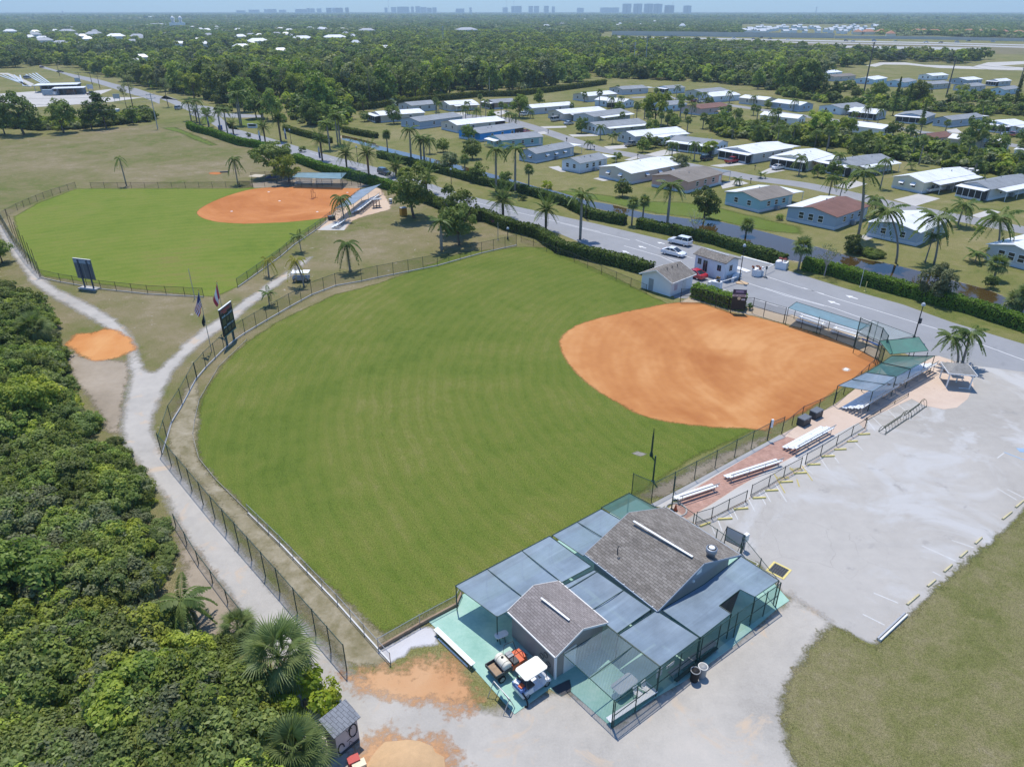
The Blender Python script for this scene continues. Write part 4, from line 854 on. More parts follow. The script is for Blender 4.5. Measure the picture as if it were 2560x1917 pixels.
# ---- teal painted patio
mP, tP, bP = newmat('teal_painted_concrete'); vP = coords(tP); nP = noise(tP, vP, .22, 4, .6); n2P = noise(tP, vP, 4, 4, .7)
cP_ = ramp(tP,math_(tP,'ADD',math_(tP,'MULTIPLY',nP,.75),math_(tP,'MULTIPLY',n2P,.25)),[(.35,(.20,.38,.31)),(.5,(.28,.46,.385)),(.65,(.38,.52,.455))])
tP.links.new(cP_, bP.inputs['Base Color']); bP.inputs['Roughness'].default_value = .8
patio = gs('C3',[(470,1085)])+gs('C3',[(0,560)])+gs('C5',[(1795,250)])+gs('E8',[(1420,330),(1880,105)])+gs('C1',[(430,1150),(1330,640),(1850,360),(2180,190)])+gs('C2',[(800,330),(1500,720),(1830,960),(1965,1112)])+gs('C4',[(1770,105),(1270,530),(820,855),(440,1075)])+gs('C3',[(1545,1232),(1080,822),(985,885),(860,800)])
slab_ = MB(); tp = tri_poly(patio); slab_.add([(p.x, p.y, .045) for p in patio], tp); n_ = len(patio)
slab_.add([(p.x, p.y, .045) for p in patio]+[(p.x, p.y, -.05) for p in patio], [(i, (i+1) % n_, n_+(i+1) % n_, n_+i) for i in range(n_)])
struct(slab_.build('patio', mP))
soft('asphalt_patch',gs('C3',[(870,800),(1080,700),(1100,830),(985,890)]),.05,gravel_mat('dark_asphalt',[(.06,.06,.065),(.09,.09,.095)],(.05,.8,.1),12),.2,.15)
soft('concrete_apron',gs('E8',[(650,790),(840,960),(1050,850),(1150,720),(1560,680),(1530,540),(1480,410),(1330,420)]),.022,gravel_mat('frayed_concrete',[(.42,.41,.41),(.50,.49,.50),(.55,.54,.54)],(.25,.9,.3),9),.5,.2)

# ---- shade canopies
ZC = 2.45
CLOTH = film('sky_sheen_shade_cloth',(.175,.23,.285),.93,.5,var=.14,scale=.5,streak=CANG); TEALC = film('teal_shade_cloth',(.04,.115,.105),.84,.6,var=.15,streak=CANG); RIBBED = film('ribbed_clear_roofing',(.16,.22,.25),.40,.35,var=.2,scale=.4,stripes=3.2)  # blue-grey of the first cloth is reflected sky sheen painted into its colour
def canopy(name, label, panels, posts, z=ZC, beams=(), zp=None):
    """panels: list of (material, corner points); posts: ground points carrying it"""
    P0 = panels[0][1][0]; o = thing(name, label, 'canopy', (P0.x, P0.y, 0)); O = Vector((P0.x, P0.y, 0))
    for i, (mt, pts) in enumerate(panels):
        q = [p-O for p in pts]; N = 6; mb = MB()
        if len(q) == 4:                       # slight sag between the wires
            vs = []
            for a in range(N+1):
                for b in range(N+1):
                    u,w_ = a/N,b/N; p = q[0].lerp(q[1],u).lerp(q[3].lerp(q[2],u),w_); vs.append((p.x,p.y,p.z-.12*math.sin(math.pi*u)*math.sin(math.pi*w_)))
            mb.add(vs, [(a*(N+1)+b, (a+1)*(N+1)+b, (a+1)*(N+1)+b+1, a*(N+1)+b+1) for a in range(N) for b in range(N)])
        else: mb.add(q, [f for f in tri_poly(q)])
        mb.build('cloth', mt, o, True)
        for a, b in zip(q, q[1:]+q[:1]): MB().tube([a+Vector((0, 0, .03)), b+Vector((0, 0, .03))], .028, 5).build('edge_pipe', GPOST, o)
    for a, b in beams: MB().tube([a-O, b-O], .035, 6).build('beam', GPOST, o)
    for p in posts:
        h = zp or (panels[0][1][0].z); q = link('post', post_mesh(h, .045, GPOST), o); q.location = (p.x-O.x, p.y-O.y, 0)
    return o
def under(fr, pts, z=ZC): return [Vector((q.x, q.y, 0)) for q in gs(fr, pts, z)]
c1 = lambda x, y: g('C1', x, y, ZC)
canopy('shade_canopy','long blue-grey shade canopy along the outfield edge beside the store building',[(CLOTH,[c1(385,1045),c1(1320,552),c1(1735,852),c1(800,1352)])],under('C1',[(395,1050),(695,880),(1050,695),(1320,556),(800,1345)]),beams=[(c1(700,875),c1(1100,1190)),(c1(1045,695),c1(1440,1010))])
canopy('shade_canopy','blue-grey shade canopy between clubhouse roof corner and outfield',[(CLOTH,[c1(1345,545),c1(1830,285),c1(2180,480),c1(1650,750)])],under('C1',[(1345,548),(1830,288)]),beams=[(c1(1590,412),c1(1920,610))])
canopy('shade_canopy','dark teal shade canopy at the far corner of the clubhouse',[(TEALC,[g('C2',235,252,ZC),g('C2',490,120,ZC),g('C2',800,285,ZC),g('C2',560,440,ZC)])],under('C2',[(237,254),(490,122),(770,272)]))
canopy('shade_canopy','blue-grey shade canopy in the courtyard between the two shingled roofs',[(CLOTH,[g('C1',1425,1055,ZC),g('C1',1760,885,ZC),g('C2',695,1190,ZC),g('C2',380,1412,ZC)])],under('C2',[(690,1190),(385,1410)]),beams=[(g('C1',1480,1085,ZC+.02),g('C1',1790,900,ZC+.02)),(g('C1',1740,1280,ZC+.02),g('C1',2050,1085,ZC+.02))])
canopy('shade_canopy','square blue-grey shade canopy above the bench by the two bins',[(CLOTH,[g('C4',20,385,ZC),g('C4',445,112,ZC),g('C4',922,412,ZC),g('C4',488,735,ZC)])],under('C4',[(488,733),(925,410)]))
canopy('shade_canopy','blue-grey shade canopy with a square gap in front of the clubhouse gable',[(CLOTH,[g('C2',x,y,ZC) for x,y in ((785,1195),(1148,1452),(1430,1232),(1320,1158),(1512,1010),(1648,1078),(1872,925),(1520,700),(1180,960))])],under('C2',[(1150,1450),(1430,1232),(1650,1078),(1868,925)]))
canopy('shade_canopy','striped see-through roofing over the table with white chairs',[(RIBBED,[g('C3',1010,425,ZC),g('C3',1575,938,ZC),g('C3',2085,556,ZC),g('C3',1510,120,ZC)])],under('C3',[(1572,935),(2083,557)]),beams=[(g('C3',1290,690,ZC),g('C3',1780,330,ZC))])
# ---- fence along the patio front
fr0, fr1 = g('C3', 1560, 1240), g('C2', 1838, 1172)
fence([fr0,g('C4',440,1062),g('C4',915,690),g('C4',1475,285),fr1],2.45,'green mesh fence along the front of the teal patio',GPOST,LINK_G,2.0,.04,True,True)
fence([fr1, g('C2', 1500, 735)], 2.45, 'short green mesh fence at the car park end of the patio', GPOST, LINK_L, 3.0)
fence([g('C2', 880, 270), g('C2', 1510, 715)], 1.2, 'low green rail fence behind the clubhouse wall', GPOST, LINK_D, 2.5)
# ---- furniture on the patio
bench(g('C3', 1505, 1160, .35), g('C3', 2030, 815, .4), 'long white plank bench inside the front patio fence', WHITE, .45, .42)
bench(g('C4', 590, 850, .2), g('C4', 1090, 490, .2), 'long grey bench under the square canopy behind the bins', GREY, .5, .40)
bench(g('C4', 650, 930), g('C4', 1110, 560), 'low dark green bench in front of the long grey bench', GPOST, .35, .25)
def table(a, b, w_, h, label, mt=GREY, name='table'):
    a = Vector((a[0],a[1],0)); b = Vector((b[0],b[1],0)); L = (b-a).length; o = thing(name,label,'table',a,local_frame(a,b)); t = MB(); pts = []
    for cx, cy, a0 in ((L-.2, w_/2-.2, 0), (.2, w_/2-.2, 90), (.2, -w_/2+.2, 180), (L-.2, -w_/2+.2, 270)):
        for k in range(4): an = R(a0+30*k); pts.append((cx+.2*math.cos(an), cy+.2*math.sin(an), h))
    t.poly(pts, .06); t.build('table_top', mt, o)
    for x in (.3, L-.3):
        for s in (-1, 1): MB().beam((x, s*w_*.1, h-.06), (x, s*w_*.4, 0), .05).build('leg', DGREY, o)
    return o
table(g('C3', 1580, 820, .75), g('C3', 1790, 660, .75), .95, .75, 'grey rounded table under the striped see-through roofing')
table(g('C3', 255, 225, .75), g('C3', 395, 170, .75), .55, .75, 'white folding table against the store building wall', OFFW)
def chair(loc, rz, label):
    o = thing('chair',label,'chair',loc,rz,'white plastic chairs'); MB().box((0,0,.43),(.48,.46,.04)).build('seat',WHITE,o); b = MB(); b.slab([(-.24,.22,.45),(.24,.22,.45),(.22,.32,.88),(-.22,.32,.88)],.03); b.build('backrest',WHITE,o)
    for sx in (-1, 1):
        for sy in (-1, 1): MB().beam((sx*.2, sy*.19, .43), (sx*.24, sy*.22, 0), .045).build('leg', WHITE, o)
        MB().beam((sx*.25, -.2, .64), (sx*.25, .25, .66), .06, .03).build('armrest', WHITE, o)
    return o
chair(g('C3',1835,900),CANG+.2,'white plastic chair nearer the grey rounded table'); chair(g('C3',1925,850),CANG+.1,'white plastic chair nearer the paper notice on the fence')
sg = g('C3',2045,760); o = thing('notice_board','paper notice fixed to a dark post on the patio fence','sign',(sg.x,sg.y,0),CANG); MB().box((0,-.05,1.25),(.55,.02,.75)).build('panel',SIGNW,o); MB().box((0,0,.8),(.05,.05,1.6)).build('post',DGREY,o)
for i in range(5): MB().box((0, -.065, 1.5-.11*i), (.40, .004, .025)).build('text_line', GREY, o)
sg = g('C4',600,690,2.3); o = thing('small_sign','small white sign hanging below the square canopy edge','sign',(sg.x,sg.y,2.0),CANG); MB().box((0,-.03,.12),(.75,.02,.28)).build('panel',SIGNW,o); MB().box((-.18,-.045,.12),(.12,.004,.14)).build('symbol',DGREY,o); MB().beam((-.3,-.03,.25),(-.3,-.03,.42),.02).build('hanger',DGREY,o); MB().beam((.3,-.03,.25),(.3,-.03,.42),.02).build('hanger',DGREY,o)
def bin_(loc, label, mt, lidm, h=.95):
    o = thing('litter_bin',label,'bin',loc,0,'bins at the patio fence'); m = MB(); m.lathe((0,0,0),[(.24,0),(.26,.05),(.31,h-.04),(.33,h)],20); m.build('barrel',mt,o,True)
    r = MB(); r.lathe((0,0,h-.02),[(.335,0),(.34,.05),(.29,.055),(.285,.0)],20); r.build('rim',lidm,o,True); l = MB(); l.lathe((0,0,h-.06),[(.285,0),(.285,.03)],20); l.build('liner',mat('bin_liner',(.05,.09,.17),.4,.2,5),o); return o
bin_(g('C4',945,840),'grey bin with pale rim and blue liner outside the patio fence',GREY,OFFW); bin_(g('C4',862,885),'black bin with white sticker outside the patio fence',BLACK,GREY)
# ---- golf cart
def wheel(par, loc, r, w_=.2, rim=None):
    wh = link('wheel', TYRE, par); wh.location = loc; wh.scale = (r/.34, w_/.24, r/.34); link('rim', RIM, wh); return wh
pr, pf = g('E6', 1060, 1290), g('E6', 1480, 1010); ga = local_frame(pr, pf); gc = g('E6', 1190, 1090)
gw = paint((.72,.73,.76)); o = thing('golf_cart','white golf cart with cream roof parked at the store building','golf cart',(gc.x,gc.y,.045),ga); 
b = MB(); b.add([(x,y,z) for y in (-.58,.58) for x,z in ((-1.2,.3),(-1.22,.62),(-.95,.78),(-.35,.80),(-.3,.34),(.55,.30),(.75,.62),(1.15,.60),(1.22,.34))],[tuple(range(9)),tuple(range(17,8,-1))]+[(k,(k+1) % 9,9+(k+1) % 9,9+k) for k in range(9)]); b.build('body',gw,o)
sp = MB(); pts = [(-.95+.1,-.62),(.75,-.62),(.88,-.5),(.88,.5),(.75,.62),(-.95+.1,.62),(-1.0,.5),(-1.0,-.5)]; sp.poly([(x,y,1.88) for x,y in pts],.07); sp.build('roof',mat('cream_roof',(.72,.70,.62),.5,.06,2),o)
sp = MB(); sp.poly([(x*.86-.01,y*.82,1.895) for x,y in pts],.02); sp.build('roof_panel',mat('cream_roof_panel',(.76,.75,.70),.5,.05,2),o)
for x, x2 in ((-.95, -.8), (.9, .72)):
    for s in (-1, 1): MB().tube([(x, s*.5, .65), (x2, s*.5, 1.83)], .025, 6).build('strut', DGREY, o)
MB().box((-.45,0,.86),(.55,1.05,.12)).build('seat',DGREY,o); bb = MB(); bb.slab([(-.72,-.52,.9),(-.72,.52,.9),(-.82,.52,1.3),(-.82,-.52,1.3)],.08); bb.build('backrest',DGREY,o)
ck = MB(); ck.slab([(.62,-.5,.7),(.62,.5,.7),(.86,.5,1.0),(.86,-.5,1.0)],.05); ck.build('cowl',gw,o); MB().tube([(.6,-.25,.75),(.35,-.25,1.05)],.02,6).build('steering_column',BLACK,o)
MB().tube([(.35+.02*math.cos(a),-.25+.17*math.cos(a*.785),1.05+.12*math.sin(a*.785)) for a in range(9)],.015,5).build('steering_wheel',BLACK,o)
bk = MB(); bk.box((-1.05,0,.92),(.5,.95,.28)); bk.build('rear_basket',mat('blue_basket',(.10,.18,.42),.6,.3,8),o); MB().box((-1.1,.2,1.12),(.3,.4,.14),.4).build('ball_box',SIGNW,o); MB().box((-1.05,-.2,1.10),(.35,.3,.1),.2).build('orange_bag',ORANGE,o)
for x in (-.82, .85):
    for s in (-1, 1): wheel(o, (x, s*.5, .23), .23, .18)
# drag mat hung on a frame, behind the cart
dg_ = g('E6',800,1560); o = thing('drag_mat','grey drag mat hung over a metal frame behind the golf cart','drag mat',(dg_.x,dg_.y,.045),ga+math.pi/2); o.scale = (1.25,)*3; fm = MB()
for x in (0, 1.35): fm.tube([(x, 0, 0), (x, .35, .95)], .022, 6); fm.tube([(x, .75, 0), (x, .35, .95)], .022, 6)
fm.tube([(0, .35, .95), (1.35, .35, .95)], .025, 6); fm.build('frame', GALV, o); dm = MB(); N = 8; vs = []
for i in range(N+1):
    for j in range(6): vs.append((.1+1.1*i/N, .35-.30*j/5-.03*math.sin(i*1.9)*j/5, .97-.78*j/5*(1 if i < 6 else .72)))
dm.add(vs,[(i*6+j,(i+1)*6+j,(i+1)*6+j+1,i*6+j+1) for i in range(N) for j in range(5)]); dm.build('mat',mat('drag_mat_cloth',(.26,.27,.31),.8,.15,4),o)
hz = [g('E6',x,y,z) for x,y,z in ((860,1080,.9),(960,1200,.85),(1060,1330,.6),(1095,1450,.3),(1090,1530,.08),(1030,1520,.06))]
m = MB(); m.tube(hz,.06,8); solo('black_hose',m,BLACK,'thick black hose looping down behind the golf cart','hose',loc=(hz[-1].x,hz[-1].y,.045),smooth=True)
# utility cart with sprayer tank
uc = g('E6',500,760); ua = local_frame(g('E6',430,900),g('E6',860,640)); o = thing('utility_cart','utility cart with dark cargo bed and cream sprayer tank, orange front','utility cart',(uc.x+.25,uc.y+.2,.045),ua)
m = MB(); m.box((-.55, 0, .62), (1.35, 1.3, .05)); 
for s in (-1, 1): m.box((-.55, s*.64, .75), (1.35, .05, .26))
m.box((-1.21,0,.75),(.05,1.3,.26)); m.box((.11,0,.75),(.05,1.3,.26)); m.build('cargo_bed',DGREY,o); MB().box((-.85,0,.655),(.5,1.15,.02)).build('bed_board',WOOD,o)
tk = MB(); tk.tube([(-.2,-.6,.98),(-.2,-.52,.98),(-.2,.52,.98),(-.2,.6,.98)],[.28,.36,.36,.28],18); tk.build('sprayer_tank',mat('white_tank',(.72,.68,.56),.5,.1,2),o,True); tc_ = MB(); tc_.lathe((-.2,.08,1.33),[(.09,0),(.09,.05),(.03,.06)],12); tc_.build('tank_cap',BLACK,o)
for s in (-.35,.3): MB().tube([(-.2+.37*math.cos(a*.4),s,.98+.37*math.sin(a*.4)) for a in range(9)],.012,4).build('tank_strap',BLACK,o)
MB().box((.75,0,.55),(1.1,1.15,.35),0,(.9,.9)).build('body',ORANGE,o); MB().box((.55,-.3,.85),(.45,.5,.2)).build('seat',DGREY,o); MB().box((.55,.3,.85),(.45,.5,.2)).build('seat',GREY,o); MB().box((1.35,0,.62),(.35,1.05,.4),0,(.6,.8)).build('hood',ORANGE,o)
for s in (-1, 1): MB().tube([(.2, s*.58, .7), (.3, s*.55, 1.75), (1.0, s*.5, 1.7), (1.25, s*.5, .8)], .025, 6).build('roll_bar', BLACK, o)
for x in (-.75, 1.2):
    for s in (-1, 1): wheel(o, (x, s*.6, .29), .29, .24)
# red tiller beside the wall
q = g('E6',960,430); o = thing('tiller','small red machine with handles against the store wall','tiller',(q.x,q.y,.045),ua); MB().box((0,0,.4),(.3,.55,.4),0,(.8,.8)).build('engine_cover',RED,o); MB().tube([(0,-.2,.6),(-.1,-.65,.95)],.02,6).build('handle',BLACK,o); MB().tube([(.12,-.2,.6),(.02,-.65,.95)],.02,6).build('handle',BLACK,o)
for s in (-1, 1): wheel(o, (s*.2, 0, .18), .18, .12)
# white gutter bench on the patio's left edge
a_,b_ = g('E8',1530,430,.5),g('E8',2110,985,.5); bench(a_,b_,'white plank bench along the left edge of the teal patio',WHITE,.5,.38)
a_,b_ = g('E8',1570,600),g('E8',2020,1030); m = MB(); m.beam((a_.x,a_.y,.08),(b_.x,b_.y,.08),.09,.09); solo('white_pipe',m,WHITE,'white pipe lying beside the plank bench at the patio edge','pipe',loc=(a_.x,a_.y,.02))
# equipment panel and cabinet at the clubhouse back
a_,b_ = g('B7',790,1140),g('B7',930,1210); o = thing('screen_panel','blue-grey screen panel in a dark frame behind the clubhouse','panel',(a_.x,a_.y,0),local_frame(a_,b_)); L_ = (b_-a_).length
MB().add([(0, 0, .5), (L_, 0, .5), (L_, 0, 1.9), (0, 0, 1.9)], [(0, 1, 2, 3)]).build('cloth', film('panel_mesh', (.20, .25, .34), .85), o)
for x in (0,L_): MB().tube([(x,0,0),(x,0,1.95)],.04,6).build('post',DPOST,o); MB().tube([(x,0,1.9),(x-.2,-.5,.3)],.025,5).build('brace',DPOST,o)
MB().tube([(0,0,1.92),(L_,0,1.92)],.03,5).build('rail',DPOST,o); MB().tube([(0,0,.5),(L_,0,.5)],.03,5).build('rail',DPOST,o)
q = g('B7',945,1180); o = thing('electric_cabinet','white electric cabinet on a post by the blue-grey screen','cabinet',q,CANG); MB().box((0,0,1.3),(.45,.3,.7)).build('box',WHITE,o); MB().box((0,-.16,1.3),(.36,.02,.6)).build('door',OFFW,o); MB().box((0,0,.5),(.1,.1,1.0)).build('post',GREY,o)
# storm drain
q = g('C2',1868,832); o = thing('drain_grate','square storm drain with yellow painted edge in the car park','drain',(q.x,q.y,.02),CANG+.15); o.scale = (.72,.72,1)
for x,y,dx,dy in ((0,-.95,2.1,.22),(0,.95,2.1,.22),(-.95,0,.22,1.7),(.95,0,.22,1.7)): MB().box((x,y,.012),(dx,dy,.02)).build('edging',YELLOW,o)
for s in (-1, 1): MB().box((s*.42, 0, .008), (.78, 1.6, .02)).build('grate', DGREY, o)
for s in (-1, 1):
    for k in range(6): MB().box((s*.42, -.66+.26*k, .024), (.70, .05, .015)).build('bar', BLACK, o)
# ---- shed at the lower left
hA, hB, hC, hD = g('C5', 865, 1275, 2.1), g('C5', 1112, 1072, 2.1), g('C5', 690, 1115, 2.6), g('C5', 930, 908, 2.6)
o = thing('garden_shed','small pinkish shed with slate shingle roof beside the fan palm','shed',(hA.x,hA.y,0)); O = Vector((hA.x,hA.y,0)); hu = (hB-hA); hu.z = 0; hu.normalize(); hv = Vector((-hu.y,hu.x,0)); hl = (hB-hA).length; dp = abs((hC-hA).dot(hv))
z0, z1 = 2.1, 2.5
p = [Vector((0,0,z0)),hu*hl+Vector((0,0,z0)),hu*hl+hv*dp+Vector((0,0,z1)),hv*dp+Vector((0,0,z1))]; r = MB(); r.slab(p,.10); r.build('roof',SH3,o)
i_ = .18; wq = [hu*i_+hv*i_,hu*(hl-i_)+hv*i_,hu*(hl-i_)+hv*(dp-i_),hu*i_+hv*(dp-i_)]; m = MB(); hs_ = [z0-.06+.4*i_/dp,z0-.06+.4*i_/dp,z1-.14,z1-.14]
m.add(wq+[q+Vector((0,0,h)) for q,h in zip(wq,hs_)],[(0,1,5,4),(1,2,6,5),(2,3,7,6),(3,0,4,7)]); m.build('wall',mat('pinkish_board',(.46,.40,.38),.8,.12,1.5),o)
def scrawl(pts, r_=.035):      # sprayed black lines on the front wall; x along, z up
    mb = MB(); mb.tube([hu*x+hv*(i_-.012)+Vector((0, 0, z)) for x, z in pts], r_, 4); mb.build('graffiti', BLACK, o)
scrawl([(hl-.55+.28*math.cos(a*.52),1.25+.52*math.sin(a*.52)) for a in range(13)],.045); scrawl([(.45+.22*math.cos(a*.52),.55+.42*math.sin(a*.52)) for a in range(11)],.05); scrawl([(.9,.75),(1.5,.8),(hl-.3,.85)],.02); scrawl([(.95,1.7),(1.05,1.45),(1.2,1.75),(1.35,1.5)],.025); scrawl([(1.0,.3),(1.1,.6),(1.3,.25)],.015)
MB().box((hu*hl*.5+hv*(i_-.02)+Vector((0, 0, .12))), (hl-.5, .04, .2), math.atan2(hu.y, hu.x)).build('skirting', DGREY, o)
# boards and cooler by the shed
q = g('C5',1060,1520); o = thing('red_cooler','red and cream boxes on the ground below the shed','box',(q.x,q.y,0),.5); MB().box((0,.2,.2),(.7,.5,.4)).build('lid',RED,o); MB().box((.2,-.2,.15),(.8,.5,.3)).build('board',CREAM,o)
mh = MB(); N = 14; rg = np.random.default_rng(4); vs = [(0, 0, .85)]
for j in range(1, 5):
    for i in range(N): a = 2*math.pi*i/N; rr = 2.6*j/4*(1+.12*rg.normal()); vs.append((rr*math.cos(a),rr*math.sin(a)*.8,.85*math.cos(j/4*math.pi/2)**1.2+.02*rg.normal()))
mh.add(vs,[(0,1+i,1+(i+1) % N) for i in range(N)]+[(1+(j-1)*N+i,1+j*N+i,1+j*N+(i+1) % N,1+(j-1)*N+(i+1) % N) for j in range(1,4) for i in range(N)])
q = g('C5',1550,1560); ob = mh.build('sand_heap',mat('heaped_sand',(.50,.33,.18),.95,.12,2),None,True); ob.location = (q.x,q.y,-.03); tag(ob,'low heap of orange sand in the gravel yard below the shed','sand heap')
# ============================================================ WALKWAY, FIELD EQUIPMENT
wk = gs('B7',[(330,870),(560,690),(880,490),(1150,335),(1260,262)])+gs('B6',[(300,1165),(640,965),(990,700),(1020,640),(1440,575),(1500,570),(1700,640),(1770,730),(1790,820),(1740,930),(1650,1002),(1540,1018),(1380,985),(1270,930),(890,1105)])+gs('B7',[(1910,240),(1440,518),(1400,548),(1000,765),(960,803),(570,985),(470,930)])
sheet('walkway', wk, .020, TANCON)
sheet('concrete_strip',gs('B7',[(500,945),(700,820),(900,690),(1240,500),(1380,430),(1640,285),(1850,180),(1905,235),(1440,512),(1000,760),(960,798),(575,980)]),.0245,CONC)
sheet('brick_paving',gs('B7',[(400,850),(560,700),(880,505),(1150,350),(1290,290),(1420,330),(1370,425),(1240,495),(900,685),(700,815),(490,935)]),.029,PAVER)
mk = sheet('mowing_strip',gs('B7',[(200,830),(560,640),(880,465),(1130,330),(1230,275),(1270,300),(1130,370),(880,505),(560,695),(300,850)]),.024,CONC)
soft('bare_fence_line',gs('B7',[(150,760),(370,640),(560,530),(870,400),(1020,320),(1140,290),(1040,370),(880,455),(560,630),(300,760)]),.012,EARTH,1.0,.4)
soft('backstop_earth',gs('B5',[(1430,740),(1840,850)])+gs('B6',[(250,220),(560,330),(900,420),(1000,520),(990,600),(780,490),(500,380),(250,310),(0,240)])+gs('B5',[(1840,940),(1450,840),(1180,790),(860,690),(620,690),(740,620),(1150,730)]),.018,gravel_mat('tan_sand',[(.36,.28,.20),(.44,.35,.25),(.50,.41,.30)],(.4,.7,.4),8),.8,.4)
soft('bleacher_shade_sand',gs('B2',[(830,960),(1090,720),(1280,690),(1390,860),(1380,900),(1150,960),(1040,1000),(960,1090),(710,1092)]),.016,gravel_mat('tan_sand_2',[(.42,.30,.21),(.50,.38,.28),(.54,.43,.33)],(.5,.6,.5),8),.8,.5)
soft('bench_earth', gs('B2', [(90, 660), (480, 610), (930, 620), (1200, 680), (1100, 705), (450, 690), (130, 700)]), .014, EARTH, .8, .5)
# bases
def base_plate(p, label, rz=.7, s=.38):
    m = MB(); m.box((0,0,.03),(s,s,.06),0,(.9,.9)); o = m.build('base_plate',WHITE); o.location = (p.x,p.y,.012); o.rotation_euler = (0,0,rz); return tag(o,label,'base')
soft('home_plate_wear',[g('B6',723+26*math.cos(a*.7),683+14*math.sin(a*.7)) for a in range(9)],.015,gravel_mat('pale_chalk',[(.6,.5,.38),(.7,.62,.52)],(.2,2.0,.4),9),.3,.2)
base_plate(HOME1, 'white home plate on the near orange infield', .7, .5)
for fr,x,y,nm in (('B2',365,822,'white base in the middle of the far orange infield'),('B2',265,740,'white base at the upper edge of the far infield'),('B2',712,922,'white base at the lower edge of the far infield'),('B1',1830,787,'white base near the grass on the far infield left side'),('B2',990,745,'white home plate of the far infield beside the canopy')): base_plate(g(fr,x,y),nm,.75,.45)
# ---- fences
fence(gs('C6',[(1280,112),(1700,622),(2212,1205)])+gs('C5',[(700,318),(985,650)]),2.5,'tall green mesh fence along the shell lane by the thicket',GPOST,LINK_G,2.6)
fence(gs('C6',[(1280,112)])+gs('B4',[(1580,1310),(1680,1150),(1810,905)])+gs('B3',[(190,1350),(290,1232),(490,1030),(610,930),(720,855),(965,710),(1220,562),(1460,430),(1725,330),(2010,280),(2190,240)])+gs('F',[(945,574),(1040,547),(1115,530)]),2.1,'green outfield fence curving round the near diamond',GPOST,LINK_D,3.0,base=(.14,.14,CONC))
fence(gs('F',[(1125,522),(1240,566),(1330,606),(1395,634)]),1.5,'thin dark fence between near outfield and road hedge',DPOST,LINK_D,4.0)
lw = gs('B3',[(740,930),(430,1228),(215,1593)])+gs('B4',[(1790,1300),(1775,1420)])+gs('C6',[(1532,0),(1572,150),(1700,310),(1960,570),(2212,815)])
fence(lw,.16,'low weathered kerb rail following the outfield edge',mat('weathered_rail',(.36,.34,.30),.8,.2,2),None,2.5,.035,True,name='kerb_rail',cat='kerb rail')
fence(gs('C6',[(1960,575),(2212,820)])+gs('C5',[(900,35),(1278,460),(1388,580)]),1.0,'low galvanised fence at the outfield corner by the concrete apron',GALV,LINK_L,2.2,.03,base=(.12,.1,OFFW))
fence(gs('E8',[(655,755),(1290,390),(1850,88)])+gs('C1',[(450,1130)]),1.1,'low galvanised fence between outfield and teal patio',GALV,LINK_L,2.4,.03,base=(.3,.14,WOOD))
fence(gs('B7', [(60, 740), (215, 805)]), 2.3, 'short green fence by the teal canopy corner', GPOST, LINK_G, 2.5)
fence(gs('B7',[(215,805),(555,625),(872,452),(1130,316),(1245,266)]),2.1,'green foul-line fence beside the brick walkway',GPOST,LINK_G,3.6)
fence(gs('B6', [(180, 1222), (350, 1080), (625, 960)]), 1.35, 'dark fence between near infield and the two dark bins', DPOST, LINK_D, 2.6)
fence(gs('B6', [(625, 960), (965, 650)]), 1.2, 'dark fence under the near dugout canopy', DPOST, LINK_D, 2.6)
for i,(pp,lb) in enumerate((([(565,975),(690,938),(820,870),(960,802)],'dark car park fence section nearest the clubhouse'),([(1000,757),(1140,682),(1260,608),(1392,537)],'middle dark car park fence section by the yellow lettering'),([(1430,507),(1550,440),(1675,360),(1795,285),(1902,222)],'dark car park fence section nearest the bike rack'))):
    fence(gs('B7', pp), 1.25, lb, DPOST, LINK_D, 3.2, .04, True, False, True, group='car park fences')
fence(gs('B6', [(885, 1110), (1240, 905)]), .35, 'low kerb fence behind the bleacher canopy', DPOST, None, 3.0)
fence(gs('B5',[(620,690),(850,690),(1010,745),(1175,800)]),2.2,'dark fence along the infield beside the clipped gate hedge',DPOST,LINK_D,2.6,.045,True,True)
fence(gs('B5',[(1330,800),(1415,808),(1540,850),(1765,918)]),2.4,'dark fence between the sign board and the dugout',DPOST,LINK_D,2.6,.045,True,True)
fence(gs('B6', [(195, 292), (500, 385), (785, 492)]), 1.3, 'dark fence in front of the far dugout benches', DPOST, LINK_D, 2.6)
fence(gs('B6', [(785, 492), (968, 585)]), 4.2, 'tall green backstop screen beside the dugout', GPOST, LINK_G, 2.4, .06, True, True)
fence(gs('B6', [(968, 585), (1010, 650)]), 4.2, 'tall green backstop screen behind home plate', GPOST, LINK_GD, 2.4, .06, True, True)
fence(gs('B1',[(602,602),(480,642),(350,687),(240,733),(140,778),(60,822),(5,858)]),1.5,'dark outfield fence curving along the left of the far diamond',DPOST,LINK_D,3.4)
fence(gs('B1',[(722,604),(1360,603),(2000,600)])+gs('B2',[(0,692),(460,690)]),1.5,'long dark fence at the top of the far diamond',DPOST,LINK_D,3.6)
fence(gs('B1',[(5,858),(120,1060),(220,1200),(326,1310)]),2.8,'tall green mesh fence by the shell track at the far diamond',GPOST,LINK_G,3.0)
fence(gs('B1',[(326,1310),(480,1345),(800,1400),(1170,1440),(1610,1462)]),1.5,'dark outfield fence behind the grey scoreboard',DPOST,LINK_D,3.4,base=(.12,.12,CONC))
fence(gs('B3',[(640,346),(860,190),(1112,8)])+gs('B2',[(500,1225),(700,1090),(835,985)]),1.5,'green foul-line fence beside the far diamond palms',GPOST,LINK_G,3.2,base=(.12,.14,CONC))
fence(gs('B2', [(835, 985), (885, 945), (1000, 850), (1120, 750)]), 1.4, 'dark fence beside the far infield dugout', DPOST, LINK_D, 3.0)
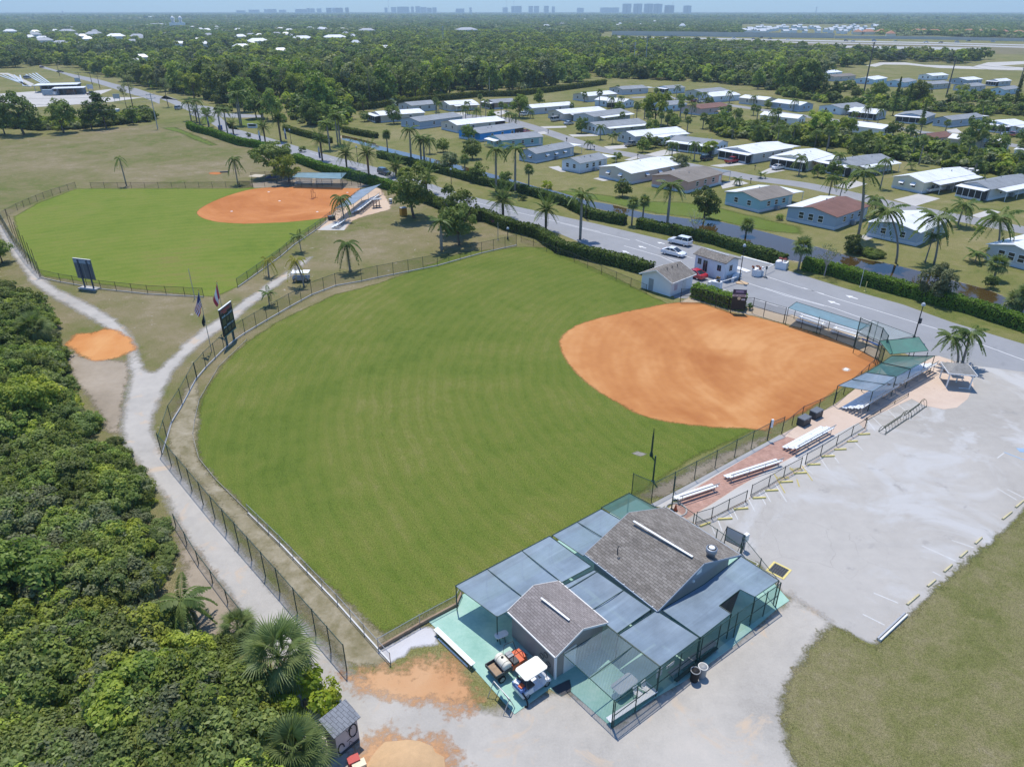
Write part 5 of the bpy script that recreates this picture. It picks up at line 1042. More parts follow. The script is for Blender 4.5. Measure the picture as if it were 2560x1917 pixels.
fence(gs('B2',[(470,690),(760,690),(930,680),(950,700),(1090,700),(1115,690)]),1.8,'dark fence in front of the far diamond upper dugout',DPOST,LINK_D,2.6)
fence(gs('B2', [(945, 690), (1030, 672), (1190, 668)]), 3.6, 'tall green backstop of the far diamond', GPOST, LINK_G, 2.2, .05, True, True)
fence(gs('C6',[(1390,680),(1570,975),(1800,1285),(1925,1445),(2000,1540)]),1.3,'low green fence between thicket and shell lane',GPOST,LINK_D,3.0)
fence(gs('B2', [(110, 640), (240, 630), (460, 640)]), 2.2, 'thin dark posts and net by the round-crowned tree', DPOST, LINK_D, 2.4)
for i in range(7):           # rust-brown net poles along the far fence
    q = g('B1',100+36*i,960+58*i); m = MB(); m.tube([(0,0,-.2),(0,0,5.0)],.05,6); o = m.build('net_pole',mat('rusty_steel',(.16,.10,.06),.7,.3,4)); o.location = q; tag(o,['slender rusty net pole farthest along the tall green fence','second rusty net pole from the far end of the tall green fence','third rusty net pole from the far end of the tall green fence','middle one of the seven rusty net poles','third rusty net pole from the grey scoreboard back','second rusty net pole from the grey scoreboard back','rusty net pole nearest the grey scoreboard back'][i],'pole','net poles')
# ---- tall posts
def pole(p, h, r, label, mt=DPOST, name='pole', cat='pole', r2=None, group=None):
    m = MB(); m.tube([(0,0,-.2),(0,0,h)],r,8,r2 or r*.8); m.lathe((0,0,0),[(r*2.2,-.05),(r*2.2,.04),(r*1.1,.1)],8); o = m.build(name,mt); o.location = (p.x,p.y,0); return tag(o,label,cat,group)
q = g('B7',215,440); o = thing('foul_pole','dark foul pole standing on a small plate in the outfield grass','pole',q); MB().tube([(0,0,0),(0,0,2.2),(0,0,3.3)],[.10,.09,.02],8).build('shaft',GPOST,o); MB().box((0,0,.2),(.32,.32,.5),0,(.7,.7)).build('base',GPOST,o)
q = g('B7',120,428); soft('valve_box',[g('B7',x,y) for x,y in ((60,422),(110,405),(180,425),(130,445))],.016,CONC if False else gravel_mat('worn_concrete',[(.2,.19,.16),(.36,.34,.30)],(.15,2,.2),9),.2,.15)
pole(g('B7',228,640),2.9,.09,'dark green light post at the foul-line fence',GPOST); pole(g('B7',375,860),3.6,.06,'tall green corner post by the traffic cone',GPOST)
q = g('B7',1132,316); o = thing('solar_post','dark post with a tall white box by the walkway','post',q); MB().tube([(0,0,0),(0,0,2.4)],.05,8).build('post',DPOST,o); MB().box((.16,0,2.05),(.22,.16,.95)).build('white_box',WHITE,o)
q = g('B7',405,872); o = thing('traffic_cone','orange traffic cone inside the round kerb by the clubhouse','cone',q); m = MB(); m.lathe((0,0,.03),[(.17,0),(.05,.62),(.035,.66)],14); m.build('cone',ORANGE,o,True); MB().box((0,0,.02),(.42,.42,.04)).build('base',BLACK,o)
q = g('B7',410,868); m = MB(); m.tube([(q.x+.95*math.cos(a*.35),q.y+.95*math.sin(a*.35),.05) for a in range(19)],.09,6); solo('round_kerb',m,CONC,'round concrete kerb ring near the clubhouse corner','kerb',loc=(q.x,q.y,0))
# ---- bleachers on the walkway
bleacher(g('B7',388,775,.2),g('B7',700,672,.2),2,'white two-row bleacher nearest the clubhouse on the brick walkway','walkway bleachers')
bleacher(g('B7',790,608,.2),g('B7',1205,475,.2),2,'long white two-row bleacher in the middle of the brick walkway','walkway bleachers')
bleacher(g('B7', 1255, 380, .2), g('B7', 1560, 215, .2), 3, 'white three-row bleacher near the dark bins', 'walkway bleachers')
bleacher(g('B6',690,1010,.2),g('B6',1010,820,.2),4,'grey four-row bleacher at the near end of the dugout canopy','canopy bleachers',plank=ALU); bleacher(g('B6',1030,808,.2),g('B6',1330,640,.2),4,'grey four-row bleacher at the far end of the dugout canopy','canopy bleachers',plank=ALU)
bleacher(g('B6',300,268,.3),g('B6',515,335,.3),3,'white bleacher under the netted canopy, farther from home plate','dugout bleachers',side=1); bleacher(g('B6',590,360,.3),g('B6',810,425,.3),3,'white bleacher under the netted canopy, nearer home plate','dugout bleachers',side=1)
bench(g('B6', 850, 435, .3), g('B6', 1000, 495, .3), 'dark blue bench beside the backstop screen', BLUEP, .5, .35)
bleacher(g('B2',505,660,.3),g('B2',660,660,.3),3,'white bleacher under the far diamond upper canopy, left one','far diamond bleachers',side=1); bleacher(g('B2',690,660,.3),g('B2',850,660,.3),3,'white bleacher under the far diamond upper canopy, right one','far diamond bleachers',side=1)
bleacher(g('B2',1030,930,.3),g('B2',1210,790,.3),4,'grey bleacher under the far diamond lower canopy','far diamond bleachers'); bleacher(g('B2',845,1070,.2),g('B2',930,1010,.2),3,'small white bleacher on the pale slab under the queen palm','far diamond bleachers')
sheet('bleacher_slab', gs('B2', [(712, 1090), (890, 1005), (985, 1040), (960, 1092)]), .022, CONC)
# ---- dark storage bins, bike rack
def deckbox(p, rz, label, sc=1.0):
    o = thing('storage_bin',label,'bin',p,rz,'dark storage bins'); o.scale = (sc,)*3; MB().box((0,0,.42),(1.35,.85,.84)).build('box',DGREY,o); l = MB(); l.box((0,0,.89),(1.42,.92,.09),0,(.96,.95)); l.build('lid',mat('grey_lid',(.13,.14,.155),.5,.1,2),o); MB().box((0,-.47,.80),(.2,.03,.06)).build('latch',GREY,o)
WKA = local_frame(g('B7', 1255, 380), g('B7', 1560, 215))
deckbox(g('B6',362,1140),WKA,'dark storage bin by the infield fence, nearer the white box post'); deckbox(g('B6',463,1080),WKA,'dark storage bin by the infield fence, nearer the bleacher canopy'); deckbox(g('B2',845,995),.6,'dark storage bin at the far diamond lower dugout')
def rack(a, b, label):
    a = Vector((a[0],a[1],0)); b = Vector((b[0],b[1],0)); L = (b-a).length; o = thing('bike_rack',label,'bike rack',a,local_frame(a,b),'bike racks'); mt = mat('olive_steel',(.10,.105,.06),.5,.15,4)
    for y, z in ((-.35, .06), (.35, .06), (0, .8)): MB().tube([(0, y, z), (L, y, z)], .03, 6).build('rail', mt, o)
    for x in (0, L): MB().tube([(x, .38*math.cos(t*.3927), .85*math.sin(t*.3927)) for t in range(9)], .03, 6).build('end_hoop', mt, o)
    n = int(L/.32)
    for i in range(1, n): MB().tube([(L*i/n, (-.35 if i % 2 else .35), .06), (L*i/n, 0, .8)], .018, 5).build('bar', mt, o)
    return o
rack(g('B6',1022,1215),g('B6',1215,1085),'olive bike rack half nearer the parking stops'); rack(g('B6',1235,1080),g('B6',1365,985),'olive bike rack half nearer the tan apron')
# ---- wheel stops
def stop(p, q, label, mt=YELLOW, grp='yellow wheel stops'):
    a = Vector((p.x,p.y,0)); b = Vector((q.x,q.y,0)); L = (b-a).length; m = MB(); m.box((L/2,0,.065),(L,.20,.13),0,(.97,.6)); o = m.build('wheel_stop',mt); o.location = (a.x,a.y,.02); o.rotation_euler = (0,0,local_frame(a,b)); return tag(o,label,'wheel stop',grp)
near_ = [((600,1000),(680,970)),((738,945),(855,938)),((865,866),(980,858)),((1015,778),(1120,774)),((1115,720),(1217,715)),((1228,652),(1333,647)),((1340,582),(1443,577)),((1447,514),(1550,511)),((1560,449),(1663,445)),((1660,395),(1755,391)),((1760,332),(1845,328)),((1848,276),(1942,271))]
names = ['turned yellow wheel stop nearest the clubhouse','second yellow wheel stop from the clubhouse','third yellow wheel stop from the clubhouse','yellow wheel stop at the gap between first two fence sections','yellow wheel stop just before the painted lettering','yellow wheel stop at the lower painted lettering','yellow wheel stop at the upper painted lettering','yellow wheel stop at the gap before the last fence section','fourth yellow wheel stop from the bike rack','third yellow wheel stop from the bike rack','second yellow wheel stop from the bike rack','yellow wheel stop nearest the bike rack']
for ((x0, y0), (x1, y1)), lb in zip(near_, names): stop(g('B7', x0, y0), g('B7', x1, y1), lb)
PALEY = mat('faded_yellow_curb', (.50, .44, .26), .8, .2, 4)
far_ = [('C8',(1072,475),(1160,400)),('C8',(1222,342),(1280,293)),('C8',(1342,235),(1400,183)),('C8',(1458,130),(1512,82)),('C8',(1570,30),(1618,-15)),('E5',(945,1650),(1120,1510)),('E5',(1195,1425),(1355,1290)),('P',(2562,1248),(2590,1225))]
for i,(fr,a,b) in enumerate(far_[:7]): stop(g(fr,*a),g(fr,*b),['long faded wheel stop nearest the white beams at the rough lawn','second faded wheel stop from the white beams','third faded wheel stop from the white beams','fourth faded wheel stop from the white beams','fifth faded wheel stop from the white beams','sixth faded wheel stop from the white beams','faded wheel stop farthest from the white beams'][i],PALEY,'faded wheel stops')
for k, (x0, y0, x1, y1) in enumerate(((870, 738, 1068, 552), (858, 730, 1056, 545))):
    a,b = g('C8',x0,y0),g('C8',x1,y1); m = MB(); m.beam((a.x,a.y,.12),(b.x,b.y,.12),.18,.2); solo('white_beam',m,GALV if k else OFFW,('outer' if k == 0 else 'inner')+' of two pale beams lying at the car park corner','beam','pale beams',loc=(a.x,a.y,0))
# ---- painted lines of the car park and the road
PWHITE = film('worn_white_paint',(.72,.72,.71),.62,.8,var=.05,scale=3.0); PYEL = film('worn_yellow_paint',(.60,.50,.16),.55,.8,var=.1,scale=3.0); RWHITE = mat('road_paint',(.66,.66,.65),.7,.08,2)
LP = bpy.data.objects['car_park']
def stripe(par, a, b, w_, mt, z, nm='marking'):
    d = Vector((b.x-a.x,b.y-a.y,0)).normalized(); n = Vector((-d.y,d.x,0))*w_/2; m = MB(); m.add([(a.x+n.x,a.y+n.y,z),(a.x-n.x,a.y-n.y,z),(b.x-n.x,b.y-n.y,z),(b.x+n.x,b.y+n.y,z)],[(3,2,1,0)]); return m.build(nm,mt,par)
for fr,a,b in (('B7',(690,990),(720,1060)),('B7',(720,890),(775,1035)),('B7',(815,860),(855,930)),('B7',(835,810),(900,945)),('B7',(945,800),(965,850)),('B7',(960,740),(1035,880)),('B7',(1055,710),(1120,825)),('B7',(1075,660),(1160,805)),('B7',(1180,640),(1285,805)),('B7',(1420,530),(1490,585)),('B7',(1540,440),(1620,560)),('B7',(1640,420),(1700,500)),('B7',(1790,300),(1890,400)),('B6',(900,1110),(960,1190)),('B6',(940,1080),(1060,1200)),('B6',(1060,1010),(1140,1090)),('B6',(1140,960),(1230,1040)),('C2',(1520,690),(1680,770)),('C2',(1680,772),(1570,840)),('C8',(1180,40),(1440,158)),('C8',(1400,0),(1560,55)),('C8',(1260,230),(1320,262)),('C8',(830,385),(1010,460)),('C8',(750,540),(910,620)),('E5',(850,1060),(1220,1280)),('E5',(1040,1080),(1360,1240)),('E5',(850,490),(980,395))):
    stripe(LP, g(fr, *a), g(fr, *b), .10, PWHITE, .017)
for fr,a,b in (('E4',(930,530),(1190,1000)),('E4',(1310,370),(1420,500)),('E4',(1600,330),(1860,700)),('E4',(1480,660),(1540,850))): stripe(LP,g(fr,*a),g(fr,*b),.14,PYEL,.030)
BLP = film('worn_blue_paint', (.30, .46, .66), .6, .8)
stripe(LP, g('E5', 980, 380), g('E5', 1400, 540), .16, BLP, .018); stripe(LP, g('E5', 1240, 340), g('E5', 1400, 345), .8, BLP, .018)
for x, y in ((1455, 425), (1140, 635)):
    q = g('E4', x, y); text_on('50/50', .55, PYEL, LP, (q.x, q.y, .034), (0, 0, WKA-.55), bold=.02)
ROADO = bpy.data.objects['main_road']
def line(fr, pts, w_=.13, dash=None):
    P = gs(fr, pts)
    for a, b in zip(P, P[1:]):
        if not dash: stripe(ROADO, a, b, w_, RWHITE, .019, 'lane_line')
        else:
            L = (b-a).length; s = 0
            while s < L: stripe(ROADO, a.lerp(b, s/L), a.lerp(b, min(1, (s+dash[0])/L)), w_, RWHITE, .019, 'lane_line'); s += dash[1]
line('B5',[(130,0),(420,105),(770,205)]); line('B5',[(0,65),(400,180),(560,255)]); line('B5',[(480,200),(640,240)]); line('B5',[(1350,470),(1780,615),(2212,730)]); line('B5',[(1560,400),(1900,510),(2212,600)]); line('B5',[(1090,545),(1345,625),(1700,735)])
line('B6',[(365,0),(640,90),(930,175),(1320,295),(1560,365),(1820,460),(2212,605)]); line('B6',[(40,0),(300,80),(620,170),(900,270),(960,290)]); line('B6',[(0,105),(240,175),(640,310)])
line('B2',[(530,345),(700,395),(950,470),(1100,510),(1250,560)],.12,(3,9)); line('A4',[(630,1005),(830,1060),(1160,1155),(1640,1265),(2212,1400)],.12); line('A5',[(0,1320),(350,1405),(640,1475)])
def arrow(c, tip, w_=.5):
    d = (tip-c); L = d.length; d.normalize(); n = Vector((-d.y,d.x,0)); p = lambda x,y: (c.x+d.x*x+n.x*y,c.y+d.y*x+n.y*y,.0195); m = MB()
    m.add([p(0,-.16),p(L*.5,-.16),p(L*.5,-w_),p(L,0),p(L*.5,w_),p(L*.5,.16),p(0,.16)],[(6,5,4,3,2,1,0)]); m.build('lane_arrow',RWHITE,ROADO)
arrow(g('B5',245,92),g('B5',155,66),.55); arrow(g('B5',450,45),g('B5',365,25),.55); arrow(g('A7',515,1150),g('A7',400,1112),.55); arrow(g('A7',680,1098),g('A7',565,1062),.55)
arrow(g('B5', 55, 145), g('B5', -20, 118), .5)
# ---- dugout canopies of both diamonds
ZD = 2.5
DCL = film('blue_teal_shade_cloth', (.14, .235, .27), .88, .55, var=.12); NETR = film('pale_net_roof', (.22, .30, .30), .30)
def cz(fr, pts, z): return [g(fr, x, y, z) for x, y in pts]
canopy('dugout_canopy','long blue-teal netted canopy over the roadside dugout',[(DCL,cz('B6',[(235,170),(305,118),(930,315),(820,355)],ZD))],[Vector((p.x,p.y,0)) for p in cz('B6',[(238,170),(500,245),(820,350),(310,122),(600,212),(925,312)],ZD)],zp=ZD)
canopy('net_canopy','pale see-through net canopy between dugout and backstop hood',[(NETR,cz('B6',[(820,370),(945,272),(1300,400),(1030,455)],3.0))],[Vector((p.x,p.y,0)) for p in cz('B6',[(822,370),(990,285),(1030,455),(1295,400)],3.0)],zp=3.0)
HOOD = film('green_hood_cloth', (.055, .16, .125), .93, .6, var=.12)
canopy('backstop_hood','dark green backstop hood sloping over home plate seats',[(HOOD,[g('B6',1000,445,3.0),g('B6',1330,412,3.6),g('B6',1412,528,3.2),g('B6',1090,558,2.7)]),(HOOD,[g('B6',1000,445,3.0),g('B6',1075,432,3.5),g('B6',1110,545,2.9),g('B6',1090,558,2.7)])],[Vector((p.x,p.y,0)) for p in cz('B6',[(1002,446),(1330,412),(1410,528)],3.1)],zp=2.9)
canopy('dugout_canopy','blue-grey and teal canopy over the near dugout bleachers',[(CLOTH,cz('B6',[(650,820),(890,708),(1140,745),(945,868)],ZD)),(TEALC,cz('B6',[(892,706),(1022,628),(1262,680),(1142,743)],ZD)),(TEALC,cz('B6',[(1024,626),(1105,568),(1465,570),(1264,678)],ZD+.05))],[Vector((p.x,p.y,0)) for p in cz('B6',[(652,820),(945,868),(1142,745),(1262,680),(1463,572),(890,708),(1024,628)],ZD)],zp=ZD,beams=[(g('B6',770,765,ZD+.02),g('B6',1040,805,ZD+.02))])
canopy('dugout_canopy','blue-teal canopy over the far diamond upper bleachers',[(DCL,cz('B2',[(478,605),(535,560),(985,562),(930,620)],ZD))],[Vector((p.x,p.y,0)) for p in cz('B2',[(480,605),(700,612),(930,618),(538,562),(980,563)],ZD)],zp=ZD)
canopy('dugout_canopy','blue-grey canopy over the far diamond lower bleachers',[(CLOTH,cz('B2',[(868,895),(1110,715),(1305,662),(1045,850)],ZD))],[Vector((p.x,p.y,0)) for p in cz('B2',[(870,893),(1110,717),(1302,664),(1045,848),(1180,755)],ZD)],zp=ZD)
# ---- small hipped shelter on the apron
pv = g('B6',1660,830); PA = local_frame(g('B6',1605,835),g('B6',1715,845)); o = thing('shelter_hut','small open shelter with hipped shingle roof on the tan apron','shelter',(pv.x,pv.y+.9,.02),PA); hw_ = 1.55
m = MB(); m.add([(-hw_,-hw_,2.0),(hw_,-hw_,2.0),(hw_,hw_,2.0),(-hw_,hw_,2.0),(-.25,0,2.75),(.25,0,2.75)],[(0,1,5,4),(1,2,5),(2,3,4,5),(3,0,4),(3,2,1,0)]); m.build('roof',SH4,o)
for x, y in ((-1.25, -1.25), (1.25, -1.25), (1.25, 1.25), (-1.25, 1.25)): MB().box((x, y, 1.0), (.13, .13, 2.0)).build('post', WHITE, o)
for a,b in (((-1.55,-1.55),(1.55,-1.55)),((1.55,-1.55),(1.55,1.55)),((-1.55,1.55),(1.55,1.55)),((-1.55,-1.55),(-1.55,1.55))): MB().beam((*a,1.94),(*b,1.94),.06,.14).build('fascia',WHITE,o)
MB().box((.3,.3,.75),(1.3,.6,.06)).build('table_top',OFFW,o); MB().box((.3,.3,.37),(.12,.12,.74)).build('table_leg',OFFW,o); MB().box((.75,-1.2,.05),(1.2,.1,.06)).build('floor_rail',WHITE,o)
q = g('B6',1552,700); o = thing('notice_stand','pale notice stand at the left of the shelter hut','sign',q,.4); MB().box((0,0,.95),(.55,.5,.5)).build('box',OFFW,o); MB().box((0,0,.35),(.12,.4,.7)).build('stand',WOOD,o)
# ---- scoreboards
def scoreboard(bl, br, z0, z1, label, front=True, name='scoreboard'):
    a = Vector((bl.x,bl.y,0)); b = Vector((br.x,br.y,0)); W = (b-a).length; o = thing(name,label,'scoreboard',a,local_frame(a,b)); MB().box((W/2,0,(z0+z1)/2),(W,.16,z1-z0)).build('cabinet',mat('scoreboard_black',(.012,.02,.022),.5,.2,3) if front else mat('scoreboard_back',(.12,.15,.18),.5,.12,1.5,.3),o)
    return o, W
bl,br = g('E1',1045,1500),g('E1',1215,1350); dw = (br-bl).length; dd = (br-bl).normalized(); sb,SW = scoreboard(bl-dd*dw*.32,br+dd*dw*.42,1.55,5.35,'black outfield scoreboard with red heading and score windows'); rot = (math.pi/2,0,0); hgt = 3.8
for x in (dw*.32,SW-dw*.42): MB().box((x,.12,2.6),(.22,.22,5.2)).build('post',mat('blue_green_post',(.06,.12,.13),.5,.15,3),sb)
MB().box((SW/2, -.0, 5.39), (SW+.05, .2, .08)).build('top_trim', WHITE, sb)
for i,(x0,w_,z_) in enumerate(((.12,.30,5.0),(.18,.62,5.0),(.50,.30,5.02),(.62,.28,4.98),(.25,.55,4.66))): MB().box((SW*(x0+w_/2*.5),-.09,z_),(SW*w_*.5,.02,.20)).build('heading_mark',mat('red_lettering',(.42,.07,.06),.6,.3,9),sb)
MB().box((SW*.5, -.085, 5.0), (SW*.94, .01, .55)).build('heading_panel', mat('heading_panel', (.20, .10, .12), .6, .4, 6), sb)
LB = mat('pale_blue_lettering', (.42, .55, .62), .6, .1, 3)
for tx,x,z_,s in (('HOME',.22,4.18,.36),('INNING',.52,4.12,.2),('GUEST',.78,4.18,.36),('BALL',.2,2.75,.32),('STRIKE',.5,2.78,.32),('OUT',.8,2.75,.32)): text_on(tx,s,LB,sb,(SW*x,-.095,z_),rot)
for x,z_,w_,h_ in ((.2,3.5,.26,.85),(.5,3.6,.16,.65),(.8,3.5,.26,.85),(.2,2.2,.2,.55),(.5,2.2,.2,.55),(.8,2.2,.2,.55)): MB().box((SW*x,-.09,z_),(SW*w_,.03,h_)).build('score_window',mat('score_window',(.075,.085,.05),.4,.2,8),sb)
MB().box((SW/2, -.10, 1.56), (SW, .06, .12)).build('bottom_trim', mat('green_trim', (.06, .20, .17), .5, .1, 3), sb)
bl,br = g('E3',770,1392),g('E3',1066,1430); dd = (br-bl).normalized(); sb2,SW2 = scoreboard(bl-dd*1.0,br+dd*.75,1.7,5.0,'grey back of the far diamond scoreboard on two posts',False)
for x in (1.0, SW2-.75): MB().box((x, -.14, 2.45), (.24, .14, 4.95)).build('post', mat('steel_blue', (.07, .10, .15), .4, .15, 3, .4), sb2)
MB().box((SW2*.5,-.095,4.6),(SW2*.94,.02,.6)).build('upper_panel',mat('light_back_panel',(.26,.33,.40),.5,.12,2),sb2); MB().box((SW2/2,0,5.03),(SW2,.18,.06)).build('top_trim',OFFW,sb2); MB().box((SW2/2,-.1,.12),(SW2*.95,1.3,.24)).build('footing',CONC,sb2)
for x in (.18, .5, .85): MB().box((SW2*x, -.10, 3.0), (.05, .03, 2.4)).build('rib', GREY, sb2)
# ---- sign board by the gate hedge
a,b = g('E2',575,1370),g('E2',1130,1400); o = thing('sign_board','tall dark sign board with round emblem at the infield fence','sign',Vector((a.x,a.y,0)),local_frame(a,b)); W = (b-a).length; hT = height_at('E2',930,385,a)
for x in (.06, W-.06): MB().box((x, .06, hT/2), (.10, .10, hT)).build('post', DPOST, o)
MB().box((W/2,0,hT*.47),(W,.06,hT*.62)).build('board',film('dark_banner',(.05,.05,.042),.93),o); MB().box((W/2,0,hT*.90),(W,.08,hT*.2)).build('header',mat('header_purple',(.07,.06,.12),.5,.5,2),o)
MB().box((W/2,-.045,hT*.92),(W*.6,.01,hT*.08)).build('header_mark',mat('lilac_mark',(.30,.27,.42),.6,.4,5),o); MB().box((W/2,-.05,hT*.755),(W*1.02,.03,hT*.085)).build('name_band',mat('pale_band',(.60,.52,.50),.6,.1,3),o)
for i,x in enumerate((.10,.16,.22,.29,.40,.46,.52,.60,.67,.74,.81,.88)): MB().box((W*x,-.07,hT*.755),(W*.035,.01,hT*(.05 if i % 3 else .04))).build('band_letter',mat('plum_mark',(.10,.04,.12),.6,.1,3),o)
e_ = MB(); e_.lathe((0,0,0),[(.24,0),(.24,.03)],20); e_.v = [(W*.5+x,-.05-z,hT*.64+y) for x,y,z in e_.v]; e_.build('round_emblem',mat('emblem_cream',(.62,.56,.36),.6,.15,6),o)
MB().box((W*.82, -.045, hT*.60), (W*.26, .02, hT*.065)).build('date_panel', SIGNW, o)
for i in range(4): MB().box((W*(.74+.05*i),-.06,hT*.60),(W*.025,.01,hT*.04)).build('date_mark',mat('blue_mark',(.10,.10,.35),.6,.1,3),o)
for i in range(6): MB().box((W*.5, -.04, hT*(.20+.055*i)), (W*.96, .02, hT*.012)).build('slat_line', BLACK, o)
# ---- flags
def flagpole(p, h, label): 
    o = thing('flagpole',label,'flagpole',p,0); MB().tube([(0,0,-.1),(0,0,h)],.055,8,.03).build('shaft',GALV,o); s = MB(); s.sphere((0,0,h+.08),.09,8,6); s.build('finial',mat('gilt',(.5,.36,.08),.3,.1,3,.8),o); return o
def limp(name, p, ztop, Wd, Ht, mt, label, seed):
    """a flag hanging in folds against its pole"""
    rng = random.Random(seed); m = MB(); N, M = 18, 14; vs = []
    for i in range(N+1):
        u = i/N
        for j in range(M+1):
            w_ = j/M; x = -.42*Wd*u*(1-.25*w_)*(.5+.35*math.sin(w_*3)); y = .11*math.sin(u*9+w_*2)*(.3+w_); z = ztop-Ht*w_-.55*Wd*u*(1-.15*w_); vs.append((p.x+x-.04,p.y+y,z))
    m.add(vs, [(i*(M+1)+j, (i+1)*(M+1)+j, (i+1)*(M+1)+j+1, i*(M+1)+j+1) for i in range(N) for j in range(M)])
    me_uv = m; loc = Vector((p.x,p.y,ztop-Ht)); o = me_uv.moved(loc).build(name,mt,None,True); o.location = loc; me = o.data; uv = me.uv_layers.new(name='UVMap')
    for poly in me.polygons:
        for li in poly.loop_indices: vi = me.loops[li].vertex_index; uv.data[li].uv = ((vi//(M+1))/N, 1-(vi % (M+1))/M)
    return tag(o, label, 'flag')
def uvxy(t):
    n = nd(t,'ShaderNodeUVMap'); s = nd(t,'ShaderNodeSeparateXYZ'); t.links.new(n.outputs[0],s.inputs[0]); return s.outputs[0],s.outputs[1]
mU,tU,bU = newmat('stars_and_stripes'); u_,v_u = uvxy(tU); st = math_(tU,'GREATER_THAN',math_(tU,'FRACT',math_(tU,'MULTIPLY',v_u,6.5)),.5); cU = mixc(tU,st,(.45,.03,.05),(.72,.70,.72)); cant = math_(tU,'MULTIPLY',math_(tU,'LESS_THAN',u_,.42),math_(tU,'GREATER_THAN',v_u,.46)); cU = mixc(tU,cant,cU,(.03,.04,.16)); tU.links.new(cU,bU.inputs['Base Color']); bU.inputs['Roughness'].default_value = .8
mC,tC,bC = newmat('red_white_red'); u_,v_u = uvxy(tC); cC_ = mixc(tC,math_(tC,'MULTIPLY',math_(tC,'GREATER_THAN',u_,.27),math_(tC,'LESS_THAN',u_,.73)),(.50,.04,.06),(.72,.72,.74)); tC.links.new(cC_,bC.inputs['Base Color']); bC.inputs['Roughness'].default_value = .8
f1 = g('E1',612,1640); h1 = height_at('E1',290,60,f1); flagpole(f1,h1,'flagpole with striped flag beside the black scoreboard'); limp('striped_flag',f1,h1-.25,3.2,1.9,mU,'red and white striped flag with blue corner, hanging limp',3); limp('small_black_flag',f1+Vector((.08,-.05,0)),h1-3.1,1.5,1.2,mat('black_cloth',(.02,.025,.03),.8,.3,4),'small black flag hanging low on the flagpole',5)
f2 = g('B3',520,850); h2 = height_at('B3',432,290,f2); flagpole(f2,h2,'flagpole behind the black scoreboard'); limp('red_white_flag',f2,h2-.2,3.0,2.0,mC,'red and white flag hanging limp behind the black scoreboard',4)
q = g('B3', 165, 470); pole(q, height_at('B3', 107, 145, q), .06, 'thin pale pole at the far diamond outfield corner', GALV)
# ---- white covered cart and other field bits
q = g('B3',1345,275); o = thing('covered_cart','white roofed cart parked on grass beside the leaning palm','cart',q,.05); MB().box((0,0,.55),(2.6,1.4,.5)).build('body',mat('grey_side',(.32,.33,.36),.6,.4,6),o); r = MB(); r.poly([(-1.45,-.85,1.62),(1.45,-.85,1.62),(1.45,.85,1.62),(-1.45,.85,1.62)],.08); r.build('roof',WHITE,o)
for x in (-1.3, 1.3):
    for s in (-1, 1): MB().box((x, s*.68, 1.1), (.06, .06, 1.0)).build('post', WHITE, o)
for x in (-.9, .9):
    for s in (-1, 1): wheel(o, (x, s*.7, .3), .3, .2)
q = g('B2', 680, 797); o = thing('pitching_screen', 'red pitching screen frame on the far infield', 'screen', q, 1.3); f = MB()
for a,b in (((-.9,0,0),(-.9,0,2.1)),((.9,0,0),(.9,0,1.3)),((-.9,0,2.1),(.2,0,2.1)),((.2,0,2.1),(.2,0,1.3)),((.2,0,1.3),(.9,0,1.3)),((-.9,0,.05),(.9,0,.05)),((-.9,-.6,.03),(-.9,.6,.03)),((.9,-.6,.03),(.9,.6,.03))): f.tube([a,b],.04,6)
f.build('frame',mat('dull_red_steel',(.20,.05,.04),.6,.2,3),o); MB().add([(-.9,0,.05),(.2,0,.05),(.2,0,2.1),(-.9,0,2.1)],[(0,1,2,3)]).build('net',LINK_D,o)
q = g('B2', 1260, 880); o = thing('shade_table', 'small roofed shade stand on timber legs by the far dugout', 'stand', q, .5)
for x in (-.7, 0, .7): MB().box((x, 0, .9), (.16, .16, 1.8)).build('leg', mat('pink_timber', (.50, .30, .22), .8, .15, 3), o)
MB().box((0, 0, 1.88), (2.3, 1.3, .12)).build('top', GREY, o); MB().box((0, -.1, .35), (1.8, .8, .08)).build('shelf', WOOD, o)
q = g('B2',1390,845); o = thing('drink_barrel','white round drink barrel beside the tan path','barrel',q); m = MB(); m.lathe((0,0,0),[(.34,0),(.38,.1),(.38,1.0),(.42,1.05),(.42,1.12),(.1,1.2)],14); m.build('barrel',OFFW,o); m = MB(); m.lathe((0,0,.4),[(.385,0),(.385,.3)],14); m.build('band',DGREY,o)
q = g('B2',1507,955); o = thing('orange_locker','orange-yellow locker box under the broad olive tree','locker',q,.55); MB().box((0,0,.85),(1.3,1.2,1.7)).build('body',mat('amber_paint',(.55,.26,.03),.5,.15,2),o); MB().box((0,0,1.74),(1.4,1.3,.1)).build('lid',GREY,o); MB().box((0,-.61,.9),(.9,.03,1.4)).build('door',mat('amber_door',(.50,.22,.03),.5,.15,2),o)
q = g('B2',295,635); o = thing('pop_up_tent','dark purple tarpaulin cover under the round-crowned tree','tent',q,.1); m = MB(); m.add([(-1.6,-1.2,.9),(1.6,-1.2,.9),(1.6,1.2,.9),(-1.6,1.2,.9),(0,0,1.55)],[(0,1,4),(1,2,4),(2,3,4),(3,0,4)]); m.build('cover',mat('plum_tarp',(.07,.06,.09),.6,.2,2),o)
for x, y in ((-1.5, -1.1), (1.5, -1.1), (1.5, 1.1), (-1.5, 1.1)): MB().box((x, y, .45), (.06, .06, .9)).build('leg', DGREY, o)
sheet('sand_pad',gs('B2',[(75,595),(140,575),(240,580),(180,605)]),.016,gravel_mat('pale_sand',[(.5,.44,.34),(.6,.54,.44)],None,8))
q = g('D2',790,1237); m = MB(); m.box((0,0,.15),(2.2,.5,.3),.2); o = m.build('tarp_roll',DGREY); o.location = q; tag(o,'dark rolled tarpaulin beside the small practice mound','tarpaulin')
